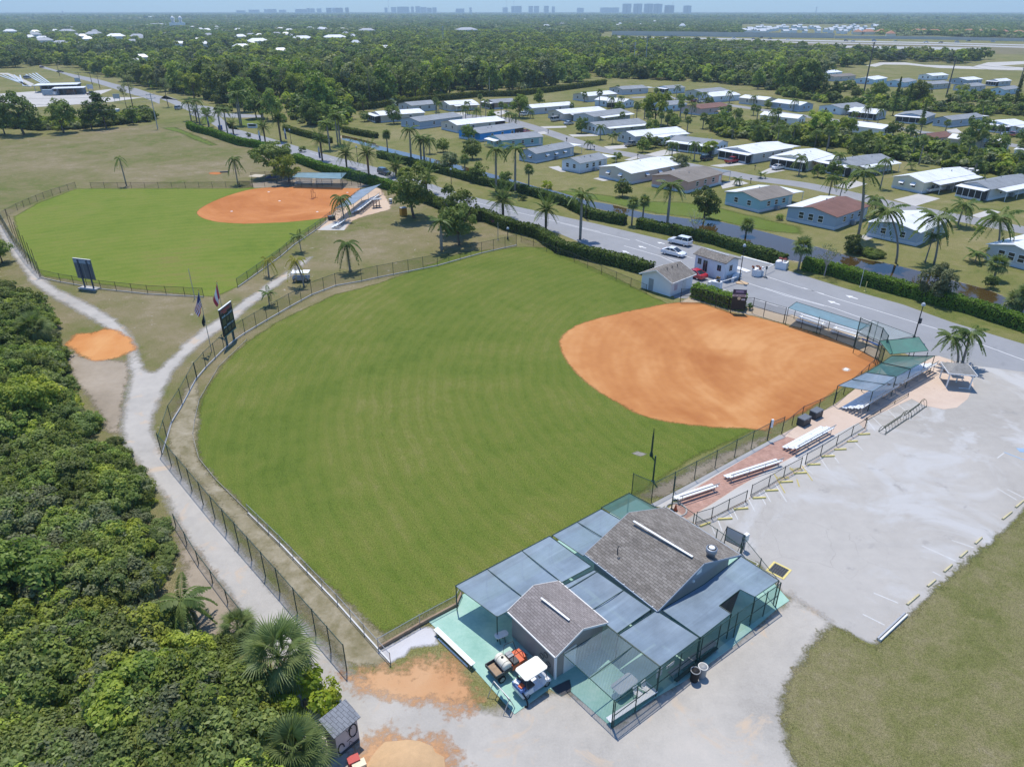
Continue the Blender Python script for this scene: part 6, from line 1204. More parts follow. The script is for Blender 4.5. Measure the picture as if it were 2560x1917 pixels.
# ============================================================ GATE, CARS ON THE ROAD
SIDE = mat('white_siding', (.70, .71, .72), .65, .05, .8)
def gz(fr, x, y, z): q = g(fr, x, y, z); q.z = 0; return q
ft = g('B5', 525, 640); he_ = height_at('B5', 530, 478, ft)
A_,B_,D_ = gz('B5',168,368,he_),gz('B5',533,478,he_),gz('B5',845,388,he_); u = (B_-A_).normalized(); n = Vector((-u.y,u.x,0)); dpt = (D_-B_).dot(n)
eq,er,KQ = gable('equipment_house','white equipment house with grey gable roof at the infield corner',A_,B_,A_+n*dpt,B_+n*dpt,he_,he_+1.35,SIDE,SH1,WHITE,.35)
for k in (.3,.5,.72): q = KQ['m0'].lerp(KQ['m1'],k)+KQ['ux']*.7; m = MB(); m.tube([(q.x,q.y,he_+.9),(q.x,q.y,he_+1.45)],.06,6); m.build('vent_pipe',DGREY,er)
q = KQ['a'].lerp(KQ['b'], .35)+KQ['uy']*.33; MB().box((q.x, q.y, 1.0), (.9, .05, 2.0), math.atan2(u.y, u.x)).build('door', GREY, eq)
q = KQ['b'].lerp(KQ['d'],.25)-KQ['ux']*.33; MB().box((q.x,q.y,1.25),(.05,.8,.9),math.atan2(u.y,u.x)).build('window',mat('pink_notice',(.55,.45,.47),.6,.2,4),eq); q = KQ['b'].lerp(KQ['d'],.6)-KQ['ux']*.33; MB().box((q.x,q.y,1.0),(.05,.95,2.0),math.atan2(u.y,u.x)).build('door',OFFW,eq)
# gatehouse: monopitch-ish low gable on a white box
gf,gl_,gr_ = g('B5',1097,452),g('B5',772,345),g('B5',1218,400); u = (gf-gl_).normalized(); n = Vector((-u.y,u.x,0)); Lg = (gf-gl_).length; Dg = abs((gr_-gf).dot(n)); hh = height_at('B5',1138,240,gf)
o = thing('gatehouse','white gatehouse with low grey roof between the road lanes','building',Vector((gl_.x,gl_.y,0)),math.atan2(u.y,u.x)); GH = o
m = MB(); m.add([(0,0,0),(Lg,0,0),(Lg,Dg,0),(0,Dg,0),(0,0,hh-.15),(Lg,0,hh-.15),(Lg,Dg,hh-.15),(0,Dg,hh-.15),(0,Dg/2,hh+.35),(Lg,Dg/2,hh+.35)],[(0,1,5,4),(1,2,6,9,5),(2,3,7,6),(3,0,4,8,7)]); m.build('wall',mat('board_and_batten',(.68,.69,.73),.7,.06,1),o)
m = MB(); ov = .35
for s in (0, 1):
    y0 = -ov if s == 0 else Dg+ov; p = [(-ov,y0,hh-.2),(Lg+ov,y0,hh-.2),(Lg+ov,Dg/2,hh+.48),(-ov,Dg/2,hh+.48)]; m.slab(p if s == 0 else p[::-1],.12)
m.build('roof', SH1, o); MB().beam((.8, Dg/2, hh+.52), (Lg-.8, Dg/2, hh+.52), .12, .05).build('ridge_vent', WHITE, o)
for k in range(int(Lg/.45)): MB().box((.2+k*.45, -.012, hh/2-.1), (.05, .03, hh-.25)).build('batten', SIDE, o)
def win(o, x, y, z, w_, h, ang=0, shut=False, nm='window'):
    f = MB().box((0, 0, 0), (w_+.16, .06, h+.16)).build(nm, WHITE, o); f.location = (x, y, z); f.rotation_euler = (0, 0, ang)
    for i,sx in enumerate((-1,1) if w_ > .55 else (0,)): MB().box((sx*w_*.255,-.02,0),((w_*.47 if sx else w_),.05,h)).build('pane',GLASS,f)
    return f
win(o,Lg*.16,-.02,hh*.62,.8,1.0); win(o,Lg*.36,-.02,hh*.46,.95,2.0,nm='sliding_door'); win(o,Lg*.82,-.02,hh*.58,.8,1.0); win(o,Lg+.02,Dg*.45,hh*.58,.8,1.0,math.pi/2)
MB().box((Lg+.35, Dg*.35, .4), (.5, .8, .75)).build('air_conditioner', GREY, o)
# planters, walls, barriers
def planter(p, r, h, label, sq=False, rz=0.0, flower=(.28, .12, .07)):
    o = thing('planter', label, 'planter', p, rz); m = MB()
    if sq: m.box((0, 0, h/2), (r*2, r*1.6, h))
    else: m.lathe((0, 0, 0), [(r*.92, 0), (r, .1), (r*.96, h*.9), (r*1.04, h)], 10)
    m.build('pot',SIDE,o); me = crown_mesh('plant',leaf_mat('planter_%d' % len(MATS),flower,.4,.2),(r*.8,r*.8,.45),160,.13,int(p.x),clumps=8); me.transform(Matrix.Translation((0,0,h+.3))); link('plant',me,o); return o
planter(g('B5',1462,395),.85,1.2,'round white planter with russet plant between road lanes'); planter(g('B5',1738,315),.95,1.3,'white planter with pink flowers by the canal hedge',True,-.6,(.45,.16,.16)); planter(g('B5',1020,540),.7,1.3,'white pillar planter at the end of the gate hedge',True,-.6,(.22,.15,.06))
def lowwall(fr, pts, label, h=.8):
    P = gs(fr, pts); m = MB()
    for a, b in zip(P, P[1:]): m.beam((a.x, a.y, h/2), (b.x, b.y, h/2), .35, h)
    solo('low_wall', m, SIDE, label, 'wall', loc=(P[0].x, P[0].y, 0))
lowwall('B5',[(1195,468),(1215,430),(1255,410),(1290,405)],'curved low white wall beside the gatehouse'); lowwall('B5',[(930,515),(960,500),(1000,500)],'low white wall at the gate hedge end'); lowwall('B5',[(1490,380),(1510,355),(1530,345)],'low white wall beside the round planter')
def barrier(a, b, h, label, gateh=1.0):
    o = thing('boom_barrier',label,'barrier',Vector((a.x,a.y,0)),local_frame(a,b)); L = (b-a).length; MB().box((0,0,.5),(.35,.35,1.0)).build('housing',SIDE,o); MB().beam((0,0,h),(L,0,h),.09,.10).build('arm',WHITE,o); return o
barrier(g('B5',1065,535),g('B5',1235,480),1.1,'white barrier arm across the exit lane at the gatehouse'); barrier(g('B5',1525,400),g('B5',1655,335),1.1,'white barrier arm across the entry lane by the round planter')
def bollard_sign(p, h, label):
    o = thing('gate_post',label,'post',p); MB().tube([(0,0,0),(0,0,h)],.05,8).build('post',GREY,o); MB().box((0,0,h-.3),(.3,.12,.5)).build('reader',DGREY,o); MB().box((0,0,.06),(.6,.6,.12)).build('base',DGREY,o)
bollard_sign(g('B5', 1560, 415), 2.0, 'card reader post beside the entry barrier')
for a, b in (((1215, 300), (1380, 355)), ((1300, 185), (1660, 280))):
    P = ribbon(gs('B5',[a,b]),1.2 if a[0] == 1215 else .5); m = MB(); m.poly([(p.x,p.y,.13) for p in P],.13); o = m.build('kerb',WHITE); struct(o)
m = MB(); P = gs('B5',[(1235,475),(1290,455),(1380,485),(1360,500),(1250,490)]); m.poly([(p.x,p.y,.13) for p in P],.13); struct(m.build('traffic_island',mat('painted_island',(.50,.36,.22),.8,.2,2)))
def lamp_post(p, h, label, arm=True, box=False, group=None):
    o = thing('street_lamp',label,'street lamp',p,0,group); MB().tube([(0,0,0),(0,0,h)],.09,8,.06).build('post',DPOST,o); m = MB(); m.lathe((0,0,0),[(.2,0),(.18,.3),(.1,.5)],10); m.build('base',DPOST,o)
    l = MB(); l.lathe((0,0,h),[(.08,0),(.28,.06),(.22,.35),(.04,.5)],10); l.build('lantern',mat('lamp_glass',(.42,.46,.5),.2,.1,3),o)
    if box: MB().box((.18, 0, h*.55), (.3, .3, .75)).build('box', DGREY, o); 
    return o
q = g('B5',1272,458); lamp_post(q,height_at('B5',1305,75,q),'tall black lamp post in front of the gatehouse'); q = g('B6',1288,425); lamp_post(q,height_at('B6',1345,150,q),'black lamp post with a box behind the backstop hood',box=True)
for i,(fr,x,y,ty,lb) in enumerate((('A4',843,990,830,'black lamp post on the grass verge beside the broad olive tree'),('A4',2080,1280,1080,'black lamp post on the verge behind the tall royal palm'),('B2',473,290,170,'black lamp post on the verge near the flag banners'),('B2',1085,460,330,'black lamp post on the verge between date palms'),('A5',235,1278,1160,'black lamp post near the dashed lane line'))):
    q = g(fr, x, y); lamp_post(q, max(3.2, min(6.5, height_at(fr, x, ty, q))), lb)
q = g('A4',1272,1475); pole(q,3.4,.07,'pale pole behind the road hedge near the pink shrub',GALV); q = g('A4',1362,1470); lamp_post(q,2.0,'short lamp behind the road hedge near the pink shrub')
q = g('A7',700,985); pole(q,3.2,.05,'thin pale pole by the yellow marker post',OFFW); q = g('A7',745,1025); pole(q,1.6,.08,'yellow marker post at the canal hedge',YELLOW)
for lb,fr,x,y,h in (('white and navy feather banner beside the near hedge','D2',1248,880,4.2),('white and navy feather banner on the verge grass','D2',1562,850,4.2),('navy feather banner beside the date palm trunk','D2',1980,1085,4.0),('white feather banner at the entrance hedge','D2',615,685,4.0)):
    q = g(fr,x,y); o = thing('feather_banner',lb,'banner',q,.2); MB().tube([(0,0,0),(0,0,h*.7),(-.15,0,h),(-.45,0,h+.1)],.025,5).build('pole',GREY,o); m = MB(); m.slab([(-.02,0,.5),(-.55,0,.6),(-.62,0,h*.8),(-.45,0,h+.05),(-.1,0,h*.93)],.01); m.build('cloth',mat('banner_white',(.62,.63,.70),.7,.1,1),o); m = MB(); m.slab([(-.12,-.012,.6),(-.45,-.012,.7),(-.5,-.012,h*.6),(-.1,-.012,h*.6)],.008); m.build('navy_panel',mat('banner_navy',(.03,.04,.13),.7,.15,1),o)
# cars on the main road
def put_car(kind, fr, pr_, pf_, col, label, name='car'):
    a, b = g(fr, *pr_), g(fr, *pf_); c = (a+b)/2; return car(kind, (c.x, c.y, .018), local_frame(a, b), col, label, name=name)
put_car('sedan','B5',(460,150),(635,190),(.72,.74,.76),'white sedan with dark glass roof waiting at the gatehouse','sedan'); put_car('suv','B5',(715,72),(520,28),(.70,.72,.74),'white boxy sport utility car leaving past the gatehouse','sport_utility_car')
put_car('suv','B2',(1285,565),(1375,590),(.012,.016,.025),'dark navy car driving on the road beside the date palm','sport_utility_car'); put_car('sedan','B5',(800,420),(740,400),(.45,.02,.03),'red car half hidden behind the equipment house','sedan')
# ============================================================ MOBILE HOME PARK
WALLC = dict(beige=(.46,.42,.36),grey=(.40,.41,.42),bluegrey=(.27,.33,.40),blue=(.03,.22,.55),teal=(.20,.34,.36),pale=(.50,.55,.60),palegrey=(.48,.53,.56),brown=(.20,.15,.11),pink=(.50,.29,.23),tealblue=(.25,.40,.44),cream=(.55,.51,.40),mauve=(.42,.33,.33),palewhite=(.60,.63,.66),skyblue=(.38,.52,.66),beigegrey=(.40,.40,.36))
WALLM = {k: mat('siding_'+k, tuple(min(.8, c*1.3) for c in v), .7, .05, .6) for k, v in WALLC.items()}
ROOFM = dict(w=mat('white_roof',(.74,.75,.76),.45,.06,.25),g=mat('grey_roof',(.25,.27,.29),.8,.12,.5),b=mat('brown_grey_roof',(.215,.19,.165),.85,.12,.5),r=mat('red_brown_roof',(.185,.095,.075),.85,.14,.5))
def seams(m, sc=.8):
    t = m.node_tree; b = t.nodes['Principled BSDF']; l = b.inputs['Base Color'].links[0].from_socket; wv = nd(t,'ShaderNodeTexWave'); wv.inputs['Scale'].default_value = sc; t.links.new(coords(t),wv.inputs['Vector']); wv.bands_direction = 'X'
    st = ramp(t,noise(t,coords(t,(.9,.12,1)),1.0,5,.7),[(.45,(1,1,1)),(.75,(.72,.71,.68))]); t.links.new(mixc(t,1.0,mixc(t,1.0,l,ramp(t,wv.outputs['Fac'],[(.0,(.70,.71,.73)),(.10,(1,1,1))]),'MULTIPLY'),st,'MULTIPLY'),b.inputs['Base Color'])
for q in ROOFM.values(): seams(q)
SCREEN = mat('dark_insect_screen', (.03, .032, .035), .6, .2, 2); SKIRT = mat('skirting', (.62, .64, .66), .7, .06, 1)
HOMES = [
 ('D5', (1045, 1100),(1075, 1140),(1520, 1085), 'w', 'beige', 'p', 'long beige mobile home with white roof behind the low spreading tree'),
 ('D5', (1290, 975),(1430, 1020),(1690, 985), 'g', 'grey', '', 'grey-roofed mobile home beside the silver palm'),
 ('D5', (1310, 1140),(1520, 1215),(1910, 1120), 'g', 'bluegrey', '', 'long grey-roofed mobile home left of the beige white-roofed one'),
 ('A4',(795,450),(900,490),(1285,430),'w','beige','m','beige mobile home with white roof and dark end porch by the turning circle'),
 ('A4', (930, 535),(1110, 572),(1495, 505), 'g', 'blue', 'm', 'bright blue mobile home with grey roof'),
 ('A4', (1170, 600),(1310, 640),(1705, 600), 'g', 'teal', 'e', 'teal mobile home with grey roof next to the bright blue one'),
 ('A4', (1480, 740),(1620, 768),(1960, 690), 'g', 'bluegrey', 'ac', 'blue-grey mobile home with three white awnings above the canal'),
 ('A5', (30, 835),(180, 862),(440, 815), 'g', 'pale', 'c', 'pale mobile home with grey roof and dark shutters on the canal lawn'),
 ('A4', (775, 265),(830, 292),(1080, 270), 'w', 'beige', 's', 'beige mobile home with white porch roof at the turning circle'),
 ('A4', (1215, 250),(1240, 272),(1400, 250), 'g', 'brown', 'p', 'brown mobile home with dark screened porch behind the leafy tree'),
 ('D6', (755, 985),(800, 1005),(1260, 930), 'w', 'grey', '', 'white-roofed mobile home behind the parked white sport utility car'),
 ('D6', (1050, 1030),(1150, 1075),(1560, 1000), 'w', 'beige', 'so', 'white-roofed home with open carport and row of white awnings'),
 ('D6', (1310, 1070),(1480, 1110),(1770, 1040), 'g', 'grey', 's', 'grey-roofed home tucked behind the home with the window row'),
 ('A5', (265, 440),(360, 510),(850, 440), 'g', 'palegrey', 'sw', 'pale home with grey roof, white side strip and row of arched windows'),
 ('A5', (565, 560),(690, 600),(1170, 530), 'w', 'grey', 'so', 'white-roofed home with the motorhome parked at its side'),
 ('A5', (965, 650),(1420, 690),(1560, 600), 'g', 'pale', 'Lp', 'grey-roofed home with white porch columns beside two queen palms'),
 ('A5', (1450, 690),(1770, 770),(2045, 690), 'w', 'grey', 'pc', 'large white-roofed home with dark screened porch behind the red pickup'),
 ('A5', (400, 880),(650, 962),(1050, 830), 'w', 'beige', 'a', 'beige home with white roof and white window awnings above the canal'),
 ('A5', (830, 985),(1170, 1045),(1530, 960), 'b', 'pink', 'd', 'pink home with brown-grey roof and dark carport roof'),
 ('A5', (1500, 1150),(1830, 1225),(2080, 1180), 'b', 'tealblue', 'cx', 'teal-blue home with brown roof and white carport above the canal'),
 ('A6',(20,1290),(460,1385),(760,1270),'r','bluegrey','xw','blue-grey home with reddish brown roof and bay window above the canal'),
 ('A7', (740, 520),(1215, 612),(1540, 500), 'w', 'bluegrey', '', 'blue-grey home with plain white roof behind the leaning coconut palm'),
 ('A7', (1890, 720),(2300, 850),(2600, 720), 'w', 'grey', 'wd', 'white-roofed home with wide dark windows at the right picture edge'),
 ('A6', (1000, 990),(1265, 1050),(1790, 970), 'w', 'cream', 'soa', 'cream home with big white roof, awning and pickup in the carport'),
 ('A6', (1690, 1080),(1870, 1115),(2350, 1040), 'g', 'grey', 'ps', 'grey-roofed home with white framed porch at the right picture edge'),
 ('A6', (450, 830),(620, 890),(1110, 850), 'g', 'cream', 'ps', 'grey and white roofed home with dark porch behind the tall royal palm'),
 ('A5', (1955, 790),(2280, 840),(2480, 770), 'w', 'cream', 'ps', 'cream home with white roof and dark porch behind the convertible'),
 ('A5', (1145, 300),(1290, 330),(1490, 290), 'r', 'mauve', '', 'mauve home with brown roof near the fan palm row'),
 ('A5', (1890, 370),(2180, 425),(2200, 400), 'w', 'palewhite', 'L', 'plain white-walled long home behind the fan palm row'),
 ('A5', (910, 265),(985, 295),(1090, 270), 'g', 'skyblue', '', 'sky-blue home behind the tall leafy tree'),
 ('A5', (340, 235),(580, 265),(750, 225), 'w', 'pale', 'L', 'white-roofed home behind the dark cargo trailer'),
 ('A5', (120, 180),(260, 205),(490, 175), 'w', 'beige', '', 'beige home with cream porch roof near the dark hedge belt'),
 ('A5', (430, 115),(575, 140),(800, 120), 'g', 'grey', 'c', 'grey home with white porch at the upper left of the park'),
 ('A5', (1165, 150),(1310, 170),(1505, 140), 'g', 'beigegrey', 's', 'long grey-roofed home with white strip at the top of the park'),
 ('A5', (915, 115),(1000, 130),(1150, 125), 'g', 'pale', 'p', 'small grey-roofed home with porch at the top of the park'),
 ('A5', (1310, 190),(1400, 210),(1730, 200), 'w', 'pale', '', 'white-roofed pale home with three window bays at the upper street'),
 ('A5', (1700, 215),(1880, 245),(1995, 215), 'w', 'beige', 'L', 'white-roofed beige home between queen palms at the upper street'),
 ('D4',(1590,950),(1830,1015),(2045,930),'w','bluegrey','L','blue-grey home with big white roof and tall gable at the upper street'),
 ('A6', (335, 285),(520, 325),(650, 290), 'g', 'pale', 's', 'pale home with grey roof right of the tall blue-grey gable'),
 ('D3', (120, 545),(440, 580),(565, 540), 'w', 'grey', 'Lp', 'white-roofed home with dark porch behind the maroon truck'),
 ('A6', (1015, 390),(1300, 412),(1405, 380), 'g', 'bluegrey', 'p', 'blue-grey home with porch between the two dark pines'),
 ('D3', (1165, 650),(1310, 672),(1770, 600), 'g', 'bluegrey', 'c', 'blue-grey home with long roof and small white porch by the dark pine'),
 ('D3', (1865, 690),(2040, 745),(2300, 720), 'w', 'pale', 'ps', 'white-roofed home with window row at the upper right edge'),
 ('D3', (915, 870),(1090, 905),(1280, 870), 'r', 'grey', '', 'grey home with brown roof in the middle shrub belt'),
 ('D3', (1240, 880),(1930, 975),(1965, 950), 'w', 'beige', 'L', 'long white-roofed home half hidden by dark trees'),
 ('D3', (215, 720),(480, 785),(520, 700), 'w', 'palewhite', 'L', 'white home with flat roof behind the bright green trees'),
 ('D3', (2060, 1020),(2212, 1035),(2260, 1010), 'w', 'palewhite', 't', 'small white shed at the right picture edge'),
 ('D3', (155, 140),(400, 155),(580, 130), 'w', 'skyblue', '', 'pale sky-blue home in the far row by the power pole'),
 ('D3', (535, 175),(760, 190),(930, 150), 'g', 'skyblue', '', 'sky-blue home in the far row left of the tall dark pine'),
 ('D3', (1000, 90),(1100, 105),(1290, 90), 'w', 'palewhite', '', 'white-roofed home at the back of the far row'),
 ('D3', (1340, 140),(1520, 160),(1630, 140), 'w', 'bluegrey', '', 'white-roofed blue-grey home at the back of the far row'),
 ('D3', (1020, 195),(1080, 215),(1280, 190), 'g', 'beigegrey', '', 'beige-grey home in the far row behind the round shrub'),
 ('D3', (1510, 220),(1560, 240),(1700, 220), 'g', 'grey', '', 'grey home in the far row beside the wooden power pole'),
 ('D3', (1805, 270),(1960, 285),(2060, 250), 'g', 'skyblue', '', 'pale blue home with garage in the far row near the right pine'),
 ('D3', (1835, 165),(1900, 175),(2015, 160), 'w', 'grey', 'p', 'white-roofed home with porch in the far row near the right pine'),
 ('A3', (965, 495),(1040, 502),(1190, 490), 'b', 'beige', '', 'beige home with brown roof at the left end of the far row'),
 ('A3', (935, 470),(990, 478),(1015, 465), 'w', 'skyblue', '', 'white-roofed home at the left end of the far row'),]
def mobile_home(i, fr, pL, pF, pR, rf, wl, ex, label):
    L,F,Rr = g(fr,*pL),g(fr,*pF),g(fr,*pR); d1 = (Rr-F); d2 = (L-F); a1 = math.atan2(d1.y,d1.x); a2 = math.atan2(d2.y,d2.x)-math.pi/2
    ang = max(R(30), min(R(49), (a1+a2)/2)); far = F.y > 260; small = 't' in ex
    if 'L' in ex: w_ = max(6.5, min(9.0, d1.length*.62)); l_ = max(11, min(16, d2.length)); 
    else: w_ = max(6.8, min(11.5, d2.length)); l_ = max(11.5, min(22, d1.length*.95))
    if small: w_, l_ = 3.0, 4.5
    o = thing('mobile_home',label,'house',F,ang,'mobile homes'); wm,rm = WALLM[wl],ROOFM[rf]; h = 2.7 if not small else 2.1; rr = 1.0 if not small else .3; ov = .35
    X, Y = (l_, w_) if 'L' not in ex else (w_, l_); alongx = 'L' not in ex      # ridge direction
    m = MB()
    if alongx: m.add([(0,0,0),(X,0,0),(X,Y,0),(0,Y,0),(0,0,h),(X,0,h),(X,Y,h),(0,Y,h),(0,Y/2,h+rr),(X,Y/2,h+rr)],[(0,1,5,4),(1,2,6,9,5),(2,3,7,6),(3,0,4,8,7)])
    else: m.add([(0,0,0),(X,0,0),(X,Y,0),(0,Y,0),(0,0,h),(X,0,h),(X,Y,h),(0,Y,h),(X/2,0,h+rr),(X/2,Y,h+rr)],[(0,1,5,8,4),(1,2,6,5),(2,3,7,9,6),(3,0,4,7)])
    m.build('wall', wm, o); m = MB(); k = rr/((Y if alongx else X)/2)
    for s in (0, 1):
        if alongx: y0,y1 = (-ov,Y/2) if s == 0 else (Y+ov,Y/2); p = [(-ov,y0,h+.06-ov*k),(X+ov,y0,h+.06-ov*k),(X+ov,y1,h+rr+.06),(-ov,y1,h+rr+.06)]
        else: x0,x1 = (-ov,X/2) if s == 0 else (X+ov,X/2); p = [(x0,-ov,h+.06-ov*k),(x1,-ov,h+rr+.06),(x1,Y+ov,h+rr+.06),(x0,Y+ov,h+.06-ov*k)]
        m.slab(p if (s == 0) else p[::-1], -.07)
    ro = m.build('roof', rm, o)
    if 'x' in ex: p = [(-ov,Y*.62,h+rr*.80),(X+ov,Y*.62,h+rr*.80),(X+ov,Y+ov+.02,h+.20),(-ov,Y+ov+.02,h+.20)]; MB().slab(p,-.05).build('white_roof_panel',ROOFM['w'],ro)
    rg = random.Random(i)
    if not far:
        for q in range(2): MB().lathe((X*rg.uniform(.2,.8),Y*(.5+rg.uniform(-.2,.2)),h+rr*.75),[(.12,0),(.1,.35),(.16,.4)],8).build('roof_vent',GREY,ro)
    tr = OFFW
    MB().box((X/2,-.02,.30),(X+.04,.05,.6)).build('skirting',SKIRT,o); MB().box((-.02,Y/2,.30),(.05,Y+.04,.6)).build('skirting',SKIRT,o)
    porch = 'p' in ex
    nw = 0 if small else (3 if not far else 2)
    def window(x, y, side, w1=.95, h1=1.05, z=1.65):
        f = MB().box((0,0,0),(w1+.2,.07,h1+.2)).build('window',WHITE,o); f.location = (x,y,z); f.rotation_euler = (0,0,0 if side == 'x' else -math.pi/2)
        MB().box((0,-.02,.27*h1),(w1,.06,h1*.44)).build('pane',GLASS,f); MB().box((0,-.02,-.25*h1),(w1,.06,h1*.44)).build('pane',GLASS,f)
        if 'a' in ex: MB().slab([(-w1*.65,-.03,h1*.62),(w1*.65,-.03,h1*.62),(w1*.65,-.75,h1*.05),(-w1*.65,-.75,h1*.05)],.04).build('awning',ROOFM['w'],f)
        return f
    for q in range(nw): window(X*(.15+.7*(q+.5)/nw), -.02, 'x')
    if not porch and not small:
        if 'w' in ex: 
            for q in range(3): window(-.02, Y*(.30+.2*q), 'y', 1.0, 1.3)
        else: window(-.02, Y*.3, 'y'); window(-.02, Y*.68, 'y')
    if porch:      # screened porch across the gable end
        MB().box((-1.2,Y/2,1.3),(2.3,Y*.9,2.1)).build('screen_porch',SCREEN,o); MB().slab([(-2.6,-.1,h-.15),(.1,-.1,h+.12),(.1,Y+.1,h+.12),(-2.6,Y+.1,h-.15)],.10).build('porch_roof',ROOFM['w'],o)
        for q in range(5): MB().box((-2.37, Y*.07+Y*.86*q/4, 1.25), (.08, .1, 2.4)).build('porch_post', WHITE, o)
        MB().box((-2.37, Y/2, .35), (.06, Y*.9, .5)).build('porch_wall', SKIRT, o)
    if 's' in ex:  # white lean-to strip along the near long side
        z = h-.05; MB().slab([(X*.12,-2.6,z-.30),(X*1.0,-2.6,z-.30),(X*1.0,.25,z+.10),(X*.12,.25,z+.10)],.08).build('carport_roof',ROOFM['w'],o)
        for q in range(4): MB().box((X*(.15+.82*q/3), -2.45, (z-.4)/2), (.10, .10, z-.4)).build('carport_post', WHITE, o)
        if 'o' in ex: MB().box((X*.8, -1.2, 1.2), (X*.3, 2.2, 2.3)).build('storage_room', wm, o)
    if 'c' in ex or 'd' in ex:   # carport beyond the far end
        z = h; rm2 = ROOFM['w'] if 'c' in ex else mat('dark_carport_roof', (.16, .19, .21), .7, .1, 1)
        MB().slab([(X-.1, .2, z+.15), (X+4.6, .2, z-.05), (X+4.6, Y*.85, z-.05), (X-.1, Y*.85, z+.15)], .09).build('carport_roof', rm2, o)
        for q in (.3, Y*.8): MB().box((X+4.4, q, z/2-.05), (.1, .1, z-.1)).build('carport_post', WHITE, o)
        MB().box((X+1.6, Y*.55, 1.2), (3.0, .1, 2.3)).build('carport_screen', SCREEN, o)
    if 'm' in ex: MB().box((X*.90,Y*.5,1.38),(X*.21,Y*1.01,2.76)).build('end_porch',mat('dark_maroon_screen',(.06,.04,.045),.7,.15,2),o)
    if 'e' in ex: MB().slab([(-2.4,Y*.1,h-.2),(.1,Y*.1,h+.1),(.1,Y*.8,h+.1),(-2.4,Y*.8,h-.2)],.08).build('porch_roof',ROOFM['w'],o); [MB().box((-2.25,q,1.2),(.1,.1,2.4)).build('porch_post',WHITE,o) for q in (Y*.15,Y*.75)]
    if not far and not small: MB().box((X*.5, -.6, .45), (.9, .8, .85)).build('air_conditioner', GREY, o)
    if not small and not far: f = MB().box((0,0,0),(1.0,.06,2.05)).build('door',OFFW,o); f.location = (X*.93,-.02,1.35); MB().sphere((.36,-.06,0),.05,6,4).build('handle',DGREY,f)
    return o
for i, hrow in enumerate(HOMES): mobile_home(i, *hrow)
# hipped brown-roofed pavilion in the wood
q = g('D6',130,588); o = thing('pavilion','brown hip-roofed pavilion in the meadow among trees','building',q,.4); MB().box((0,0,1.3),(8,7,2.6)).build('wall',mat('dark_timber',(.12,.10,.08),.8,.2,1),o); m = MB(); m.add([(-5,-4.5,2.6),(5,-4.5,2.6),(5,4.5,2.6),(-5,4.5,2.6),(-1.5,0,5.0),(1.5,0,5.0)],[(0,1,5,4),(1,2,5),(2,3,4,5),(3,0,4),(3,2,1,0)]); m.build('roof',mat('thatch_brown',(.22,.17,.13),.9,.15,1),o)
# small timber shelter, cargo trailer, motorhome, boats
q = g('A5',1470,345); o = thing('garden_shelter','small tan-roofed garden shelter near the mauve home','shelter',q,.6); m = MB(); m.slab([(-2,-1.6,2.1),(2,-1.6,2.1),(2,0,2.8),(-2,0,2.8)],.1); m.slab([(2,1.6,2.1),(-2,1.6,2.1),(-2,0,2.8),(2,0,2.8)],.1); m.build('roof',mat('tan_roof',(.40,.31,.18),.8,.15,1),o)
for x in (-1.8, 1.8):
    for y in (-1.4, 1.4): MB().box((x, y, 1.05), (.15, .15, 2.1)).build('post', WOOD, o)
q = g('A5',500,262); o = thing('cargo_trailer','black cargo trailer beside a white-roofed home','trailer',q,.05); MB().box((0,0,1.5),(7.0,2.4,2.2)).build('body',mat('black_panel',(.02,.022,.025),.4,.15,1),o); MB().box((0,0,2.63),(7.1,2.5,.08)).build('roof',OFFW,o); MB().box((3.2,-1.22,1.5),(.5,.03,2.0)).build('end_strip',OFFW,o)
for x in (-1.2, -.2): wheel(o, (x, -1.1, .36), .36, .25)
q = g('A5',960,600); o = thing('motorhome','white motorhome parked beside the street','motorhome',q,local_frame(g('A5',920,590),g('A5',1010,560))); MB().box((0,0,1.7),(6.5,2.3,2.4)).build('body',SIDE,o); MB().box((3.4,0,1.1),(1.6,2.2,1.2)).build('cab',SIDE,o); MB().box((3.1,0,2.4),(1.4,2.2,.9)).build('overcab',SIDE,o); MB().box((3.75,0,1.75),(.5,2.0,.5)).build('windscreen',GLASS,o); MB().box((-.3,-1.16,1.9),(1.6,.03,.6)).build('window',GLASS,o); MB().box((-3.27,0,2.0),(.03,1.4,.6)).build('window',GLASS,o)
for x in (-1.8, 3.4):
    for s in (-1, 1): wheel(o, (x, s*1.0, .38), .38, .26)
for k,(x,y,lb) in enumerate(((1665,840,'white boat on land behind the cream carport home'),(1735,855,'smaller white boat on land behind the cream carport home'))):
    q = g('A6',x,y+14); o = thing('boat',lb,'boat',q,.2,'boats on land'); m = MB(); s = 1 if k == 0 else .75; m.add([(-2.6*s,-.9*s,.9),(-2.6*s,.9*s,.9),(1.2*s,1.0*s,1.0),(3.0*s,0,1.15),(1.2*s,-1.0*s,1.0),(-2.5*s,0,.35),(1.0*s,0,.3)],[(0,1,2,3,4),(0,5,1),(1,5,6,2),(2,6,3),(3,6,4),(4,6,5,0)]); m.build('hull',SIDE,o); MB().box((-.4*s,0,1.15),(1.6*s,1.2*s,.4)).build('console',GREY,o)
